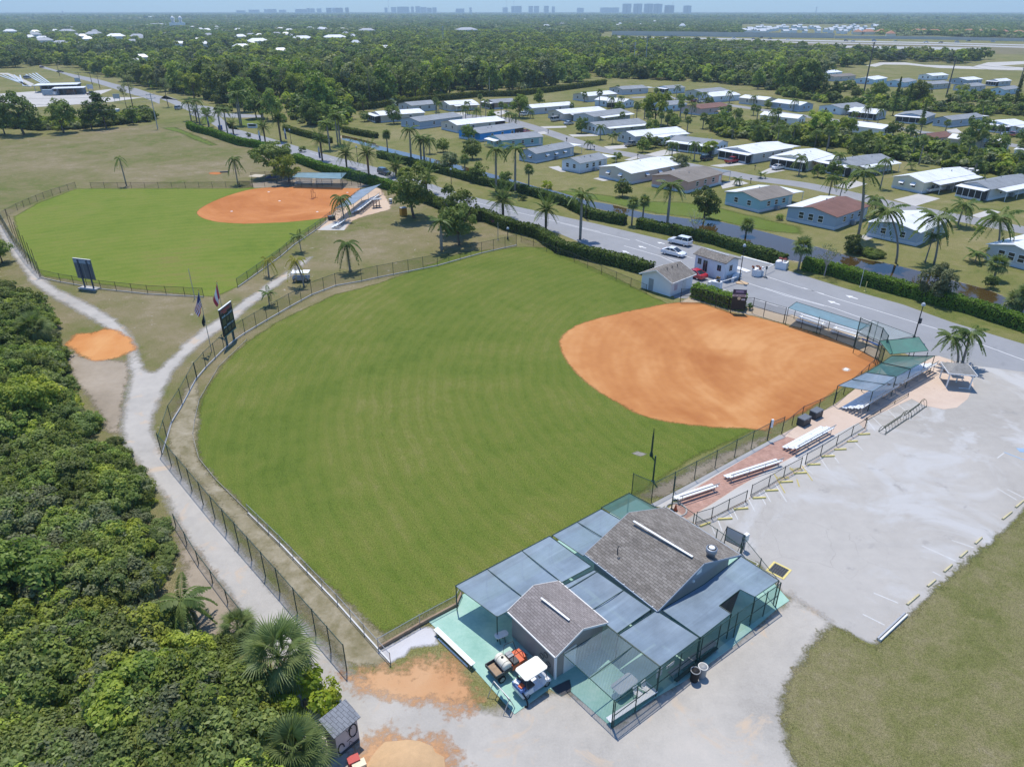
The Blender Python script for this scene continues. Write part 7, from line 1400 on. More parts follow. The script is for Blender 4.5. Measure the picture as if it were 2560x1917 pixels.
# cars of the residents
CARS = [('pickup','A5',(610,618),(700,605),(.28,.29,.30),'silver pickup truck on a drive near the motorhome'),('suv','A5',(1310,750),(1390,735),(.02,.03,.06),'dark blue car on the street lawn by the white-roofed porch home'),('pickup','A5',(1530,775),(1640,755),(.38,.03,.04),'red pickup truck on the drive of the large white-roofed home'),
 ('suv','A5',(1680,755),(1745,740),(.70,.71,.73),'white car beside the red pickup truck'),('sedan','A5',(1965,832),(2060,818),(.72,.73,.75),'white convertible on a drive in front of the cream home'),('pickup','A6',(1310,1042),(1420,1022),(.70,.71,.73),'white pickup under the big cream carport'),
 ('suv','A4',(1485,335),(1545,325),(.68,.70,.73),'white sport utility car near the turning circle'),('sedan','A4',(1880,420),(1970,408),(.42,.45,.48),'silver sedan on a drive by the round tree'),('van','A4',(1760,388),(1845,375),(.55,.55,.56),'pale van on the drive with white awnings'),('sedan','A4',(1495,500),(1555,485),(.35,.03,.06),'dark red car at the end of the bright blue home'),
 ('suv','A5',(905,605),(955,590),(.36,.42,.5),'blue-grey car beside the motorhome'),('pickup','A5',(1275,210),(1340,205),(.62,.65,.68),'white truck on the upper street'),('sedan','A5',(1220,208),(1258,203),(.16,.03,.04),'small dark red car on the upper street'),('pickup','A6',(675,362),(740,350),(.20,.02,.03),'maroon truck in front of the white-roofed upper home'),
 ('pickup','D3',(2015,790),(2120,770),(.30,.03,.04),'red pickup by the upper right home with window row'),('sedan','D3',(1965,775),(2010,765),(.3,.4,.5),'pale blue car beside the upper right red pickup'),('suv','D2',(200,470),(260,455),(.30,.36,.42),'grey-blue car waiting at the county road junction'),
 ('pickup','D1',(1060,880),(1190,865),(.03,.035,.045),'dark pickup parked at the farm shed'),('sedan','D1',(1130,912),(1200,905),(.16,.17,.10),'olive car beside the dark pickup at the farm'),('van','D1',(300,680),(380,672),(.30,.31,.34),'grey vehicle between the farm crop rows'),('sedan','D1',(725,600),(760,598),(.05,.04,.05),'dark car on the county road'),('sedan','D1',(500,545),(535,540),(.10,.04,.04),'small dark car far along the county road')]
for kind, fr, a, b, col, lb in CARS:
    nmk = dict(pickup='pickup_truck', sedan='sedan', suv='sport_utility_car', van='van')[kind]; put_car(kind, fr, a, b, col, lb, nmk)
q = g('A6',1645,1010); o = thing('buggy','cream-roofed buggy beside the cream carport','golf cart',q,.5); MB().box((0,0,.5),(2.2,1.1,.5)).build('body',GREY,o); MB().box((0,0,1.85),(1.7,1.2,.08)).build('roof',CREAM,o); [MB().box((x,y,1.2),(.05,.05,1.3)).build('strut',DGREY,o) for x in (-.75,.75) for y in (-.5,.5)]; [wheel(o,(x,y,.25),.25,.18) for x in (-.7,.7) for y in (-.5,.5)]
# mailboxes along the street
for k,(fr,x,y,lb) in enumerate((('A4',1735,495,'street mailbox by the bright blue home'),('A4',1905,575,'street mailbox below the round tree'),('A5',60,570,'mailbox on the kerb near the small palm pair'),('A5',315,650,'mailbox beside the small palm pair'),('A5',715,725,'mailbox across the street from the queen palms'),('A5',1160,805,'mailbox beside the fan-shaped bush'),('A5',1755,955,'mailbox beside the small coconut palm'),('A5',1795,830,'mailbox opposite the red pickup'))):
    q = g(fr,x,y); o = thing('mailbox',lb,'mailbox',q,.7,'street mailboxes'); MB().box((0,0,.55),(.1,.1,1.1)).build('post',DPOST,o); MB().box((0,0,1.2),(.5,.25,.28)).build('box',DGREY,o)
# farm sheds at the upper left
def flat_shed(fr, pl, pr, depth, h, label, wm, roof, open_=True):
    a,b = g(fr,*pl),g(fr,*pr); L = (b-a).length; o = thing('farm_shed',label,'shed',a,local_frame(a,b)); MB().box((L/2,depth/2,h+.12),(L+1,depth+1,.24)).build('roof',roof,o); MB().box((L/2,depth-.1,h/2),(L,.2,h)).build('wall',wm,o)
    for x in (0.1, L/3, 2*L/3, L-.1): MB().box((x, .1, h/2), (.2, .2, h)).build('post', wm, o)
    MB().box((L*.15,depth*.5,h/2),(.2,depth,h)).build('wall',wm,o); MB().box((L*.55,depth*.45,h*.35),(L*.3,depth*.5,h*.7)).build('stock',mat('produce_crates',(.20,.13,.10),.8,.5,1),o); return o
flat_shed('D1',(440,850),(960,835),12,3.6,'long white-roofed farm shed',mat('farm_wall',(.26,.30,.36),.7,.1,1),ROOFM['w']); flat_shed('D1',(670,880),(1040,868),8,3.2,'smaller white-roofed farm shed with produce',mat('farm_wall2',(.22,.27,.33),.7,.1,1),ROOFM['w'])
q = g('D1',605,880); o = thing('farm_truck','grey box truck between the farm sheds','truck',q,.05); MB().box((0,0,1.6),(5.5,2.4,2.6)).build('body',mat('truck_grey',(.30,.38,.44),.6,.1,1),o); MB().box((3.3,0,1.1),(1.2,2.2,1.6)).build('cab',SIDE,o); [wheel(o,(x,-1.0,.4),.4,.3) for x in (-1.8,3.0)]
for k in range(9):      # crop rows under plastic
    a,b = (g('D1',-40+95*k*.75,625+k*2),g('D1',380-30*k+8*k,775-k*2)) if k < 5 else (g('D1',320+40*(k-5),625-6*(k-5)),g('D1',520+30*(k-5),735-2*(k-5))); m = MB(); m.beam((a.x,a.y,.12),(b.x,b.y,.12),.9,.25); o = m.moved(a).build('crop_row',mat('plastic_mulch',(.50,.54,.56),.4,.3,.3)); o.location = a; tag(o,'plastic-covered crop row beside the farm lane','crop row','farm crop rows')
q = g('D1',1435,1150); o = thing('control_cabin','pale blue cabin with dark vent at the field edge','cabin',q,.2); MB().box((0,0,1.6),(3.0,2.4,3.2)).build('wall',mat('pale_blue_cabin',(.45,.52,.60),.6,.06,1),o); MB().box((.4,-1.22,2.2),(.6,.05,.6)).build('vent',DGREY,o); MB().box((0,0,3.26),(3.2,2.6,.12)).build('roof',OFFW,o)
for lb,fr,x,y in (('pale road sign near the farm forecourt','D1',1445,960),('pale sign panel by the farm shed corner','D1',1120,835),('pale sign beside the county road','D1',965,745)): q = g(fr,x,y); o = thing('road_sign',lb,'sign',q,.1); MB().box((0,0,2.6),(3.2,.15,2.2)).build('panel',mat('sign_pale',(.5,.53,.56),.6,.06,2),o); [MB().box((s,.1,1.2),(.15,.15,2.4)).build('leg',GREY,o) for s in (-1.2,1.2)]
q = g('D2',745,712); o = thing('blue_bin','blue container at the entrance beside the hedge','bin',q,.3); MB().box((0,0,.75),(1.5,1.2,1.4)).build('box',BLUEP,o); MB().box((0,0,1.5),(1.6,1.3,.12)).build('lid',mat('blue_lid',(.03,.08,.25),.5,.1,2),o)
q = g('D2',1140,690); o = thing('entrance_sign','low pale entrance wall sign on the bright lawn','sign',q,-.1); MB().box((0,0,.8),(3.8,.4,1.6)).build('wall',SIDE,o); MB().box((0,-.22,1.0),(3.0,.03,.8)).build('panel',mat('sign_dark',(.04,.06,.05),.5,.2,2),o)
soft('entrance_lawn',gs('D2',[(940,590),(1240,572),(1260,640),(1180,690),(1000,680)]),.02,G_BRIGHT,1.0,.8); soft('entrance_lawn_strip',gs('D2',[(500,560),(640,545),(680,590),(600,650),(520,640)]),.02,G_BRIGHT,1.0,.8)
soft('canal_verge_lawn',gs('A5',[(0,1020),(400,1060),(700,1120),(1150,1130),(1500,1190),(1900,1290),(2212,1360),(2212,1420),(1900,1390),(1430,1290),(900,1230),(400,1120),(0,1040)]),.004,G_BRIGHT,2.5,1.0)
# ============================================================ PLANTS
KN = dict(royal='royal palm with smooth pale trunk',date='date palm with full round crown',coco='coconut palm with arching fronds',queen='queen palm with drooping fronds',yqueen='yellowing palm with drooping fronds',small='small young palm',sabal='cabbage palm with round fan-leaf crown',sabalhd='large fan palm',silver='silvery fan palm')
def P_(kind, fr, bx, by, cx, cy, where, sc=1.0, dead=0, lean=False, n=None):
    b = g(fr, bx, by); h = height_at(fr, cx, cy, b); h = max(1.2, min(15, h-.3)); dx, dy, dz = ray(fr, cx, cy); ex = dx*(b.y/dy)-b.x
    ln = (max(-4, min(4, ex)), 0) if lean else None
    palm(kind,b,h,KN[kind]+' '+where,dict(royal='royal palms',date='date palms',coco='coconut palms',queen='queen palms',yqueen='yellowing palms',small='small palms',sabal='cabbage palms',sabalhd='fan palms',silver='fan palms')[kind],sc,ln,dead=dead,n=n)
for a in (
 ('royal','B2',1580,480,1545,180,'standing left in the trio on the canal hedge',1.1),('royal','B2',1670,450,1655,250,'in the middle of the trio on the canal hedge',1.1),('royal','B2',1700,455,1700,270,'at the right of the trio on the canal hedge',1.1),('queen','B2',1750,385,1765,240,'behind the royal palm trio',1.1),
 ('date','B2',760,450,738,250,'by the navy banner at the road hedge',1.05),('date','B2',985,520,975,385,'with stout trunk left of the dark car',1.25),('date','B2',1195,660,1180,370,'at the far diamond backstop',1.25),('date','B2',1440,600,1440,510,'half hidden behind the broad olive tree, left side',1.2),('date','B2',1720,750,1715,580,'half hidden behind the broad olive tree, right side',1.2),
 ('sabal','B2',1360,360,1350,205,'on the lawn beside the canal bend'),('queen','B2',960,1005,930,770,'over the small white bleacher',1.2,3),('queen','B2',1015,1470,962,1200,'on the dry grass behind the covered cart',1.1,4),('small','B2',565,1290,542,1120,'at the foul-line fence of the far diamond',1.1),('yqueen','B3',1372,340,1262,20,'leaning over the covered cart',1.0,2,True),('yqueen','B3',985,235,960,30,'at the fence corner near the pale pole',.8),('royal','B2',1858,1285,1840,1020,'with dark crown at the near outfield fence',.9),('small','B3',990,550,960,385,'thin and bare beside the outfield fence',.9,2),
 ('queen','B1',1000,585,965,360,'sparse and wind-blown above the far outfield fence',.9,2,False,7),('queen','B1',1880,575,1842,365,'above the far diamond fence near the round-crowned tree',1.1,2),('date','B2',380,275,352,60,'on the verge near the white banner',1.1),('date','B2',235,285,215,140,'beside the banner at the road hedge',1.1),('royal','B2',830,350,815,110,'in the grove by the canal end, left',1.1),('royal','B2',925,300,900,60,'in the grove by the canal end, middle',1.1),('royal','B2',905,310,950,40,'in the grove by the canal end, right',1.1),('sabal','B2',2075,600,2062,430,'leaning by the canal hedge'),
 ('date','A4',1320,1280,1312,1100,'in front of the road beside the pink shrub',1.35),('date','A4',1712,1400,1700,1180,'at the road hedge right of the pink shrub',1.1),('royal','A5',185,1470,180,1080,'at the near road hedge by the dashed line',1.1),('royal','A4',1255,1030,1232,650,'pair at the canal hedge, left one',1.15),('royal','A4',1430,1040,1412,650,'pair at the canal hedge, right one',1.15),('sabal','A4',255,655,246,510,'on the canal lawn left of the royal trio'),('sabal','A4',1555,980,1560,830,'on the canal lawn below the awning home'),
 ('queen','A4',975,365,965,240,'on the turning circle island, left'),('queen','A4',1160,345,1150,190,'on the turning circle island, tall right'),('queen','A4',1070,350,1065,265,'on the turning circle island, low middle'),('queen','A4',1375,415,1370,295,'at the street mouth, left of two'),('queen','A4',1430,420,1415,315,'at the street mouth, right of two'),('sabal','A4',710,300,705,200,'right of the grey-roofed home with porch'),
 ('sabal','A5',660,1340,650,1120,'at the canal hedge, left of two'),('sabal','A5',762,1275,770,1105,'at the canal hedge, right of two'),('royal','A5',985,1360,990,985,'with dark crown over the pink home',1.2),('small','A5',250,640,250,575,'of the street pair, left'),('small','A5',280,640,290,575,'of the street pair, right'),('small','A5',480,590,470,505,'in the clump by the silver pickup, left',1.3),('small','A5',515,590,520,500,'in the clump by the silver pickup, right',1.3),('queen','A5',1030,710,1035,570,'left of two before the porch-column home'),('queen','A5',1235,745,1240,580,'right of two before the porch-column home'),('coco','A5',1655,975,1660,905,'small one on the pink home drive',.55),('small','A5',1850,905,1850,860,'on the street corner lawn'),('queen','A5',370,550,385,415,'at the home with the arched window row',.9),
 ('sabal','A5',1105,375,1105,220,'tall one near the mauve home',1.1),('sabal','A5',1170,480,1170,365,'first of the fan palm row from the left'),('sabal','A5',990,430,990,365,'short one beside the tall leafy tree'),('sabal','A5',1315,450,1325,345,'second of the fan palm row from the left',1.2),('sabal','A5',1460,500,1465,400,'third of the fan palm row from the left',1.3),('sabal','A5',1780,560,1795,415,'in the shrub belt above the white porch home',1.3),('sabal','A5',1880,580,1890,480,'in the shrub belt, broad crown',1.4),('sabal','A5',2060,640,2070,500,'at the shrub belt edge by the cream home',1.4),('sabal','A5',360,260,357,110,'tall one at the dark cargo trailer',1.1),('sabal','A5',525,130,525,70,'before the grey home with white porch'),('sabal','A5',225,205,225,130,'before the beige cream-porched home'),('sabal','A5',1550,310,1550,255,'above the garden shelter',1.1),('sabal','A5',1780,330,1780,260,'beside the plain white home',1.1),('sabal','A5',1965,365,1965,300,'before the plain white home',1.2),('queen','A5',1560,215,1555,110,'at the upper street, left'),('queen','A5',1780,235,1775,150,'at the upper street, middle'),('queen','A5',2145,290,2140,170,'at the tall gable of the upper street'),
 ('sabal','A7',130,830,150,620,'beside the white planter on the canal hedge',1.25),('sabal','A5',1710,1440,1740,1340,'behind the canal hedge before the teal-blue home',1.1),('coco','A7',1030,770,965,260,'leaning out of the canal bank',1.3,2,True),('coco','A7',1380,780,1425,320,'upright on the canal bank by the white roof',1.3,0,True),('coco','A7',1300,760,1290,500,'short one in the bank cluster',.6),('royal','A6',680,1450,735,880,'very tall, crossing the blue-grey home',1.3,0,True),('queen','A6',490,860,490,670,'behind the grey and white roofed home'),('queen','A6',135,880,140,700,'before the cream porch home',1.1),('queen','A6',410,1085,412,870,'with hanging fronds at the street, left',.9,3),('queen','A6',510,1100,515,925,'bare topped at the street, right',.6,2),('queen','A6',885,1005,905,740,'slender one left of the cream carport home',1.0),('queen','A6',825,1260,850,1070,'behind the leaning coconut palm',1.2),('small','A6',1175,830,1180,770,'behind the cream carport home',1.2),
 ('coco','A7',1600,420,1632,200,'on the street garden right of the white roof',1.05),('coco','A7',1950,690,1992,330,'tall before the wide-windowed home',1.3,0,True),('sabal','A7',1930,920,1930,760,'on the dark canal bank mound',1.2),('sabal','A7',2110,1215,2130,1110,'at the water edge, left of the right-edge pair',1.2),('sabal','A7',2180,1240,2205,1060,'at the water edge, right of the right-edge pair',1.2),('small','A7',1760,760,1755,660,'bushy at the lanai corner',1.6),
 ('sabal','A6',390,660,390,450,'tall one in front of the bright green trees',1.3),('sabal','A6',640,720,650,540,'at the end of the shrub belt lawn',1.3),('sabal','A6',850,690,850,600,'in the shrub belt below the white shed roof',1.3),('sabal','A6',1510,780,1520,640,'in the middle shrub belt, left of two',1.4),('sabal','A6',1625,780,1630,690,'in the middle shrub belt, right of two',1.4),('sabal','A6',1230,600,1256,380,'tall and thin over the brown-roofed grey home',.8),('queen','A6',735,380,742,235,'left of three by the maroon truck',.8),('queen','A6',765,380,770,235,'middle of three by the maroon truck',.8),('queen','A6',860,410,866,265,'right of three by the maroon truck',.8),('sabal','A6',2165,940,2170,805,'at the right end of the shrub belt',1.3),('sabal','A6',2170,700,2165,580,'before the small white shed',1.2),('coco','A6',1830,330,1830,200,'pale crowned in the upper shrub belt',1.2),
 ('coco','B6',1650,650,1625,380,'of the apron pair, left',.72,0,True),('coco','B6',1688,650,1775,350,'of the apron pair, right',.8,0,True),
 ('royal','D2',385,600,340,390,'at the entrance hedge, farthest left',1.1),('royal','D2',490,640,470,365,'at the entrance hedge, second',1.1),('date','D2',455,620,440,480,'between the entrance royal palms'),('date','D2',600,680,568,530,'beside the white entrance banner',1.0),('royal','D2',745,720,735,510,'by the blue container',.9),('royal','D2',830,750,805,470,'right of the blue container',1.0),('royal','D2',1005,660,968,290,'tallest on the bright entrance lawn',1.25),('royal','D2',985,655,1000,320,'second on the bright entrance lawn',1.1),('date','D2',905,770,882,640,'small one at the road edge',.9),('date','D2',1485,850,1450,555,'on the verge beside the white banner',1.1),('royal','D2',1250,565,1235,370,'in the dark grove behind the entrance sign',1.2),('royal','D2',1270,580,1290,400,'in the dark grove beside the entrance sign',1.2),
 ('date','D5',870,1010,855,890,'on the lawn at the edge of the wood',1.1),('silver','D5',1200,950,1200,930,'behind the low spreading tree',1.0),
 ('sabalhd','C5',430,880,430,480,'beside the shell lane above the shed',1.30,6),('sabalhd','C5',560,1600,560,1360,'at the bottom edge left of the shed',1.15,2),('sabalhd','B4',380,640,375,440,'in the thicket beside the orange clay dump',1.15,3),('coco','C6',1550,1420,1520,1190,'in the thicket edge beside the shell lane',.85),('sabalhd','C6',1900,1560,1880,1500,'low beside the lane fence',.7)): P_(*a)
# ---- hedges
hedge(gs('D2',[(360,690),(450,735),(640,780),(830,850),(1000,905),(1180,930),(1230,935)]),1.8,2.2,L_HEDGE,'bright clipped hedge at the entrance end of the road',.3,26); hedge(gs('B2',[(0,300),(120,320),(300,365)]),1.8,2.0,L_HEDGE,'short clipped hedge behind the round-crowned tree',.3,26)
hedge(gs('B2',[(520,455),(760,545),(1000,605),(1190,660),(1400,720),(1560,775)]),1.9,2.1,L_HEDGE,'clipped road hedge behind the far diamond',.24,30); hedge(gs('B2',[(1560,775),(1760,850),(1960,930),(2200,1010)])+gs('A4',[(1100,1270),(1400,1390),(1640,1450)])+gs('A5',[(0,1590)])+gs('B5',[(0,300),(300,390)]),1.9,2.1,L_HEDGED,'long reddish-green road hedge along the near outfield',.2,36)
hedge(gs('B5',[(765,620),(1000,690),(1180,745),(1330,770)]),2.0,2.0,L_HEDGE,'bright clipped hedge between gatehouse lane and infield fence',.15,60)
hedge(gs('B2',[(420,170),(560,215),(700,250),(830,290)]),2.0,1.8,L_HEDGED,'dark hedge across the verge near the entrance',.3,24); hedge(gs('B2',[(960,185),(1100,215),(1260,245)]),2.0,1.8,L_HEDGED,'dark hedge at the end of the canal',.3,24)
hedge(gs('A4',[(180,715),(420,775),(640,830),(900,900),(1150,970),(1400,1020),(1640,1080),(1900,1160)])+gs('A5',[(280,1275),(600,1335)]),1.8,1.9,L_HEDGED,'dark canal hedge along the far side of the road',.22,34); hedge(gs('A5',[(720,1360),(960,1410),(1400,1500)])+gs('A7',[(0,790)]),1.8,1.9,L_HEDGED,'dark canal hedge opposite the gatehouse',.2,38)
hedge(gs('A7',[(170,820),(430,870),(720,955),(1000,1030),(1300,1110),(1700,1215),(2212,1385)])+gs('P',[(2800,930)]),1.9,2.0,L_HEDGE,'bright clipped canal hedge along the right of the road',.16,55)
hedge(gs('D5',[(700,1010),(1100,960),(1300,935),(1700,890),(2212,840)])+gs('D6',[(600,800),(1000,755),(1400,700),(1600,670)]),2.5,2.6,L_HEDGED,'long dark hedge behind the mobile home park',.5,10)
# ---- named broadleaf trees
for a in (('gumbo','B2',330,600,290,'round-crowned olive tree with pale forked trunk at the far diamond'),('light0','B2',450,655,400,'narrow tree beside the round-crowned olive tree'),('olive_hd','B2',1605,978,505,'broad olive tree shading the orange locker'),('olive_hd','B2',1990,1125,700,'dark olive tree near the near outfield corner, upper of two'),('olive_hd','B2',2025,1228,850,'dark olive tree near the near outfield corner, lower of two'),
 ('light_hd','A5',880,415,105,'tall leafy two-toned tree in the mobile home park'),('dark_hd','A5',195,492,345,'round dark tree on the street corner'),('mid_hd','A4',1470,350,140,'leafy green tree right of the turning circle'),('mid1','A4',1650,240,95,'green tree behind the white sport utility car'),('dark_hd','A5',1330,1290,990,'dense dark tree on the canal bank before the teal-blue home'),('grey_hd','A7',1360,1120,790,'thin feathery tree in front of the canal water'),('mid_hd','A4',1000,570,415,'round tree against the bright blue home'),('dark_hd','A4',315,405,225,'low spreading tree before the beige long home'),('dark0','A4',45,385,290,'dark bushy tree on the dry lawn'),('olive0','A4',1035,728,545,'thin yellow-green tree on the canal lawn'),('olive0','A4',765,665,540,'slender tree right of the royal palm trio'),('grey0','A4',840,850,670,'grey-green tree by the canal behind the lamp post'),('olive0','A4',1095,940,760,'small tree at the canal hedge'),('olive0','A5',575,1080,920,'small yellow tree below the beige awning home'),('mid0','A5',765,668,550,'frangipani bush tree on the street lawn'),('yel0','A5',1370,695,560,'yellow-green tree before the porch home'),('mid0','A5',520,760,665,'round tree behind the pale shuttered home'),('grey0','A5',1095,860,690,'fan-shaped bush at the street'),('mid0','A6',310,900,780,'low tree on the raised flower bed'),('dark_hd','A7',620,680,500,'dark shrub tree on the canal bank beside the tall palm'),('dark0','A7',1900,1000,880,'dark shrub mound at the canal edge'),('dark0','A4',1340,960,840,'small dark tree between the royal palm pair'),('light_hd','A6',300,560,280,'bright green tree left of the white flat-roofed home'),('light_hd','A6',560,560,340,'bright green tree in front of the white flat-roofed home'),('dark0','A6',1000,520,380,'dark tree right of the white flat-roofed home'),('dark_hd','A6',1730,640,330,'dark tree over the long white-roofed home'),('dark0','A6',1960,680,490,'dark tree at the right of the long white-roofed home'),('mid_hd','A6',1210,250,10,'green tree beside the second dark pine'),('mid_hd','A6',860,190,15,'broad green tree left of the tall pine'),('light0','A6',1630,180,40,'light green tree by the wooden power pole'),('pine0','A6',1000,330,-100,'tall dark pine in the upper shrub belt, left'),('pine0','A6',1110,340,40,'dark pine in the upper shrub belt, second'),('pine1','A6',1260,430,200,'slim dark pine beside the blue-grey porch home'),('pine0','A6',2110,280,-50,'big dark pine near the right picture edge'),('dark1','A6',470,160,10,'narrow dark tree in the far meadow'),('dark0','A6',660,170,80,'dark round tree in the far meadow')):
    key, fr, x, y, ty, lb = a; b = g(fr, x, y); put_tree(key, b, lb, group='garden trees', h=max(2.2, min(15, height_at(fr, x, ty, b))))
def bare(fr, x, y, ty, lb, leaf=200):
    b = g(fr,x,y); h = max(2.5,min(9,height_at(fr,x,ty,b))); o = thing('bare_tree',lb,'tree',b); m = MB(); rg = random.Random(int(x)); m.tube([(0,0,-.1),(.05,0,h*.35)],.12,6,.09)
    for i in range(9):
        a = 6.28*i/9+rg.uniform(-.3,.3); r_ = h*.42*rg.uniform(.6,1); e = Vector((r_*math.cos(a),r_*math.sin(a),h*rg.uniform(.7,1))); s = Vector((.05,0,h*.34)); md = s.lerp(e,.5)+Vector((0,0,h*.05)); m.tube([s,md,e],[.06,.04,.015],4)
        for k in range(3): m.tube([md, md+Vector((rg.uniform(-1, 1), rg.uniform(-1, 1), rg.uniform(.3, 1)))*h*.2], .02, 3, .008)
    m.build('branches',mat('pale_bark',(.34,.31,.28),.9,.15,3),o); me = crown_mesh('leaves',L_GREY,(h*.42,h*.42,h*.3),leaf,.11,int(x),clumps=14,clump_r=.3); me.transform(Matrix.Translation((0,0,h*.78))); link('leaves',me,o)
bare('A7',370,885,610,'pale sparse tree at the bright canal hedge',420); bare('A5',1230,1470,1210,'pale bare tree in front of the canal opposite the gatehouse',300); bare('A7',480,440,330,'bare silvery shrub against the blue-grey home',60); bare('C7',1380,1080,900,'bare twiggy branches in a gap of the lower thicket',30); bare('C7',1560,560,380,'grey dead shrub in the thicket beside the lane',40); bare('C6',560,230,60,'thin bare stems in the upper thicket',60); bare('C6',60,440,220,'bare grey branches at the left edge of the thicket',40)
for k,(fr,x,y,s,lb,lm) in enumerate((('C5',620,1060,.95,'yellow-green shrub beside the shed',L_YEL),('C5',800,960,.5,'low yellow-green shrub at the lane corner',L_YEL),('A6',250,1090,.0,'',L_MID),('B5',1385,770,.3,'small round shrub beside the sign board',L_HEDGE),('A7',1790,470,.4,'bright yellow-green garden shrub on the street corner',L_YEL),('A4',1490,1110,.45,'dark reddish shrub right of the date palm',L_HEDGED),('A4',1260,1330,.5,'pinkish shrub in the road hedge',leaf_mat('pink_bougainvillea',(.30,.12,.16))),('A4',1730,1010,.7,'bright yellow shrub on the canal bank',L_YEL),('A5',2020,1290,.4,'round shrub beside the blue-grey bay window home',L_MID),('D2',1090,800,.45,'small reddish tree at the road edge',L_HEDGED),('D2',1750,985,.55,'small russet tree beside the road hedge',L_HEDGED))):
    if s: q = g(fr,x,y); me = crown_mesh('leaves',lm,(1.8,1.8,1.4),1500,.15,500+k,clumps=30,clump_r=.28,flat=.3); o = thing('shrub',lb,'shrub',q); o.scale = (s*1.3,)*3; f = link('leaves',me,o); f.location = (0,0,1.1); MB().tube([(0,0,-.1),(0,0,1.2)],.1,6).build('stem',BARK,o)
# ---- the thicket at the lower left
th = gs('C6',[(960,40),(1060,190),(1180,330),(1260,520),(1350,700),(1400,900),(1330,1100),(1420,1330),(1560,1500)])+gs('C5',[(0,500),(180,760),(520,1000),(640,1150),(650,1330),(740,1700)])+gs('P',[(800,2300),(-700,2300),(-900,700),(-200,640),(0,660)])+gs('B4',[(0,190),(250,170),(480,230),(560,420),(550,560),(620,700),(680,900),(740,1060),(780,1190),(900,1280),(980,1450)])
def fill(poly, n, seed, cond=None):
    rng = np.random.default_rng(seed); xs = [p.x for p in poly]; ys = [p.y for p in poly]; out = np.zeros((0, 2)); 
    while len(out) < n:
        q = np.stack([rng.uniform(min(xs),max(xs),4*n),rng.uniform(min(ys),max(ys),4*n)],1); out = np.concatenate([out,q[pt_sd(q[:,0],q[:,1],poly) > .3]])
    return out[:n]
tp_ = fill(th,2300,3); rg = np.random.default_rng(8); dS = pt_sd(tp_[:,0],tp_[:,1],th); sz = np.clip(.35+dS*.2,.35,1.05)*rg.uniform(.7,1.3,len(tp_)); nz = 1.3*np.sin(tp_[:,0]*.31+1)*np.sin(tp_[:,1]*.27)+np.sin(tp_[:,0]*.13+tp_[:,1]*.17)
scatter('thicket', tp_, sz, BUSH, 'dense green thicket of shrubs filling the lower left', zs=.6*sz+np.clip(dS*.22, 0, 1.0)*(1.2+.9*nz))
put_tree('light_hd',g('B4',300,1420),'bright yellow-green tree rising from the thicket',h=6.5,group='thicket trees'); put_tree('light_hd',g('B4',430,1330),'second yellow-green tree rising from the thicket',h=5.5,group='thicket trees'); put_tree('mid_hd',g('C6',250,1480),'feathery dark tree rising from the lower thicket',h=7.0,group='thicket trees'); put_tree('mid_hd',g('B1',20,1190),'leafy tree at the left edge beside the shell track',h=4.5,group='thicket trees')
# ============================================================ WOODS, MOTORWAY, SKYLINE
NEAR = gs('P',[(-700,352),(0,342),(200,332),(330,320),(400,312),(471,296),(560,290),(640,300),(760,322),(870,288),(1000,257),(1150,236),(1300,226),(1440,209),(1520,198),(1620,198),(1690,205),(1810,210),(1960,236),(2140,254),(2340,276),(2560,296),(3300,330),(3300,1200),(-700,1200)])
CROAD = [g('D1',*p) for p in ((500,520),(700,580),(1000,660),(1400,770),(1800,880),(2150,970))]+[g('D2',*p) for p in ((150,350),(400,440),(600,490))]
OPEN = [NEAR,ribbon(CROAD,26),gs('D1',[(-300,560),(420,540),(620,590),(1000,680),(1400,790),(1800,900),(2212,985),(2212,1320),(-300,1360)]),gs('D5',[(330,545),(560,530),(1000,515),(1500,500),(1490,555),(1250,620),(950,650),(500,610)]),gs('A3',[(840,425),(1200,415),(1250,395),(1480,378),(1800,395),(2000,365),(2600,345),(2600,760),(2212,760),(1700,720),(1200,640),(1000,580),(840,510)]),gs('A3',[(-400,202),(1000,212),(2600,245),(2600,372),(1700,362),(1000,332),(700,304),(300,285),(-400,262)]),gs('A3',[(450,150),(1310,150),(1310,216),(450,216)]),gs('D6',[(1380,560),(1500,560),(1700,650),(2200,640),(2200,670),(1500,680)]),gs('D6',[(1700,370),(2250,360),(2250,450),(1750,440)]),gs('A1',[(1200,200),(1560,198),(1560,245),(1220,245)]),gs('D5',[(470,95),(1200,92),(1200,145),(470,175)]),ribbon(gs('D2',[(700,530),(1280,545),(1700,380)]),18)]
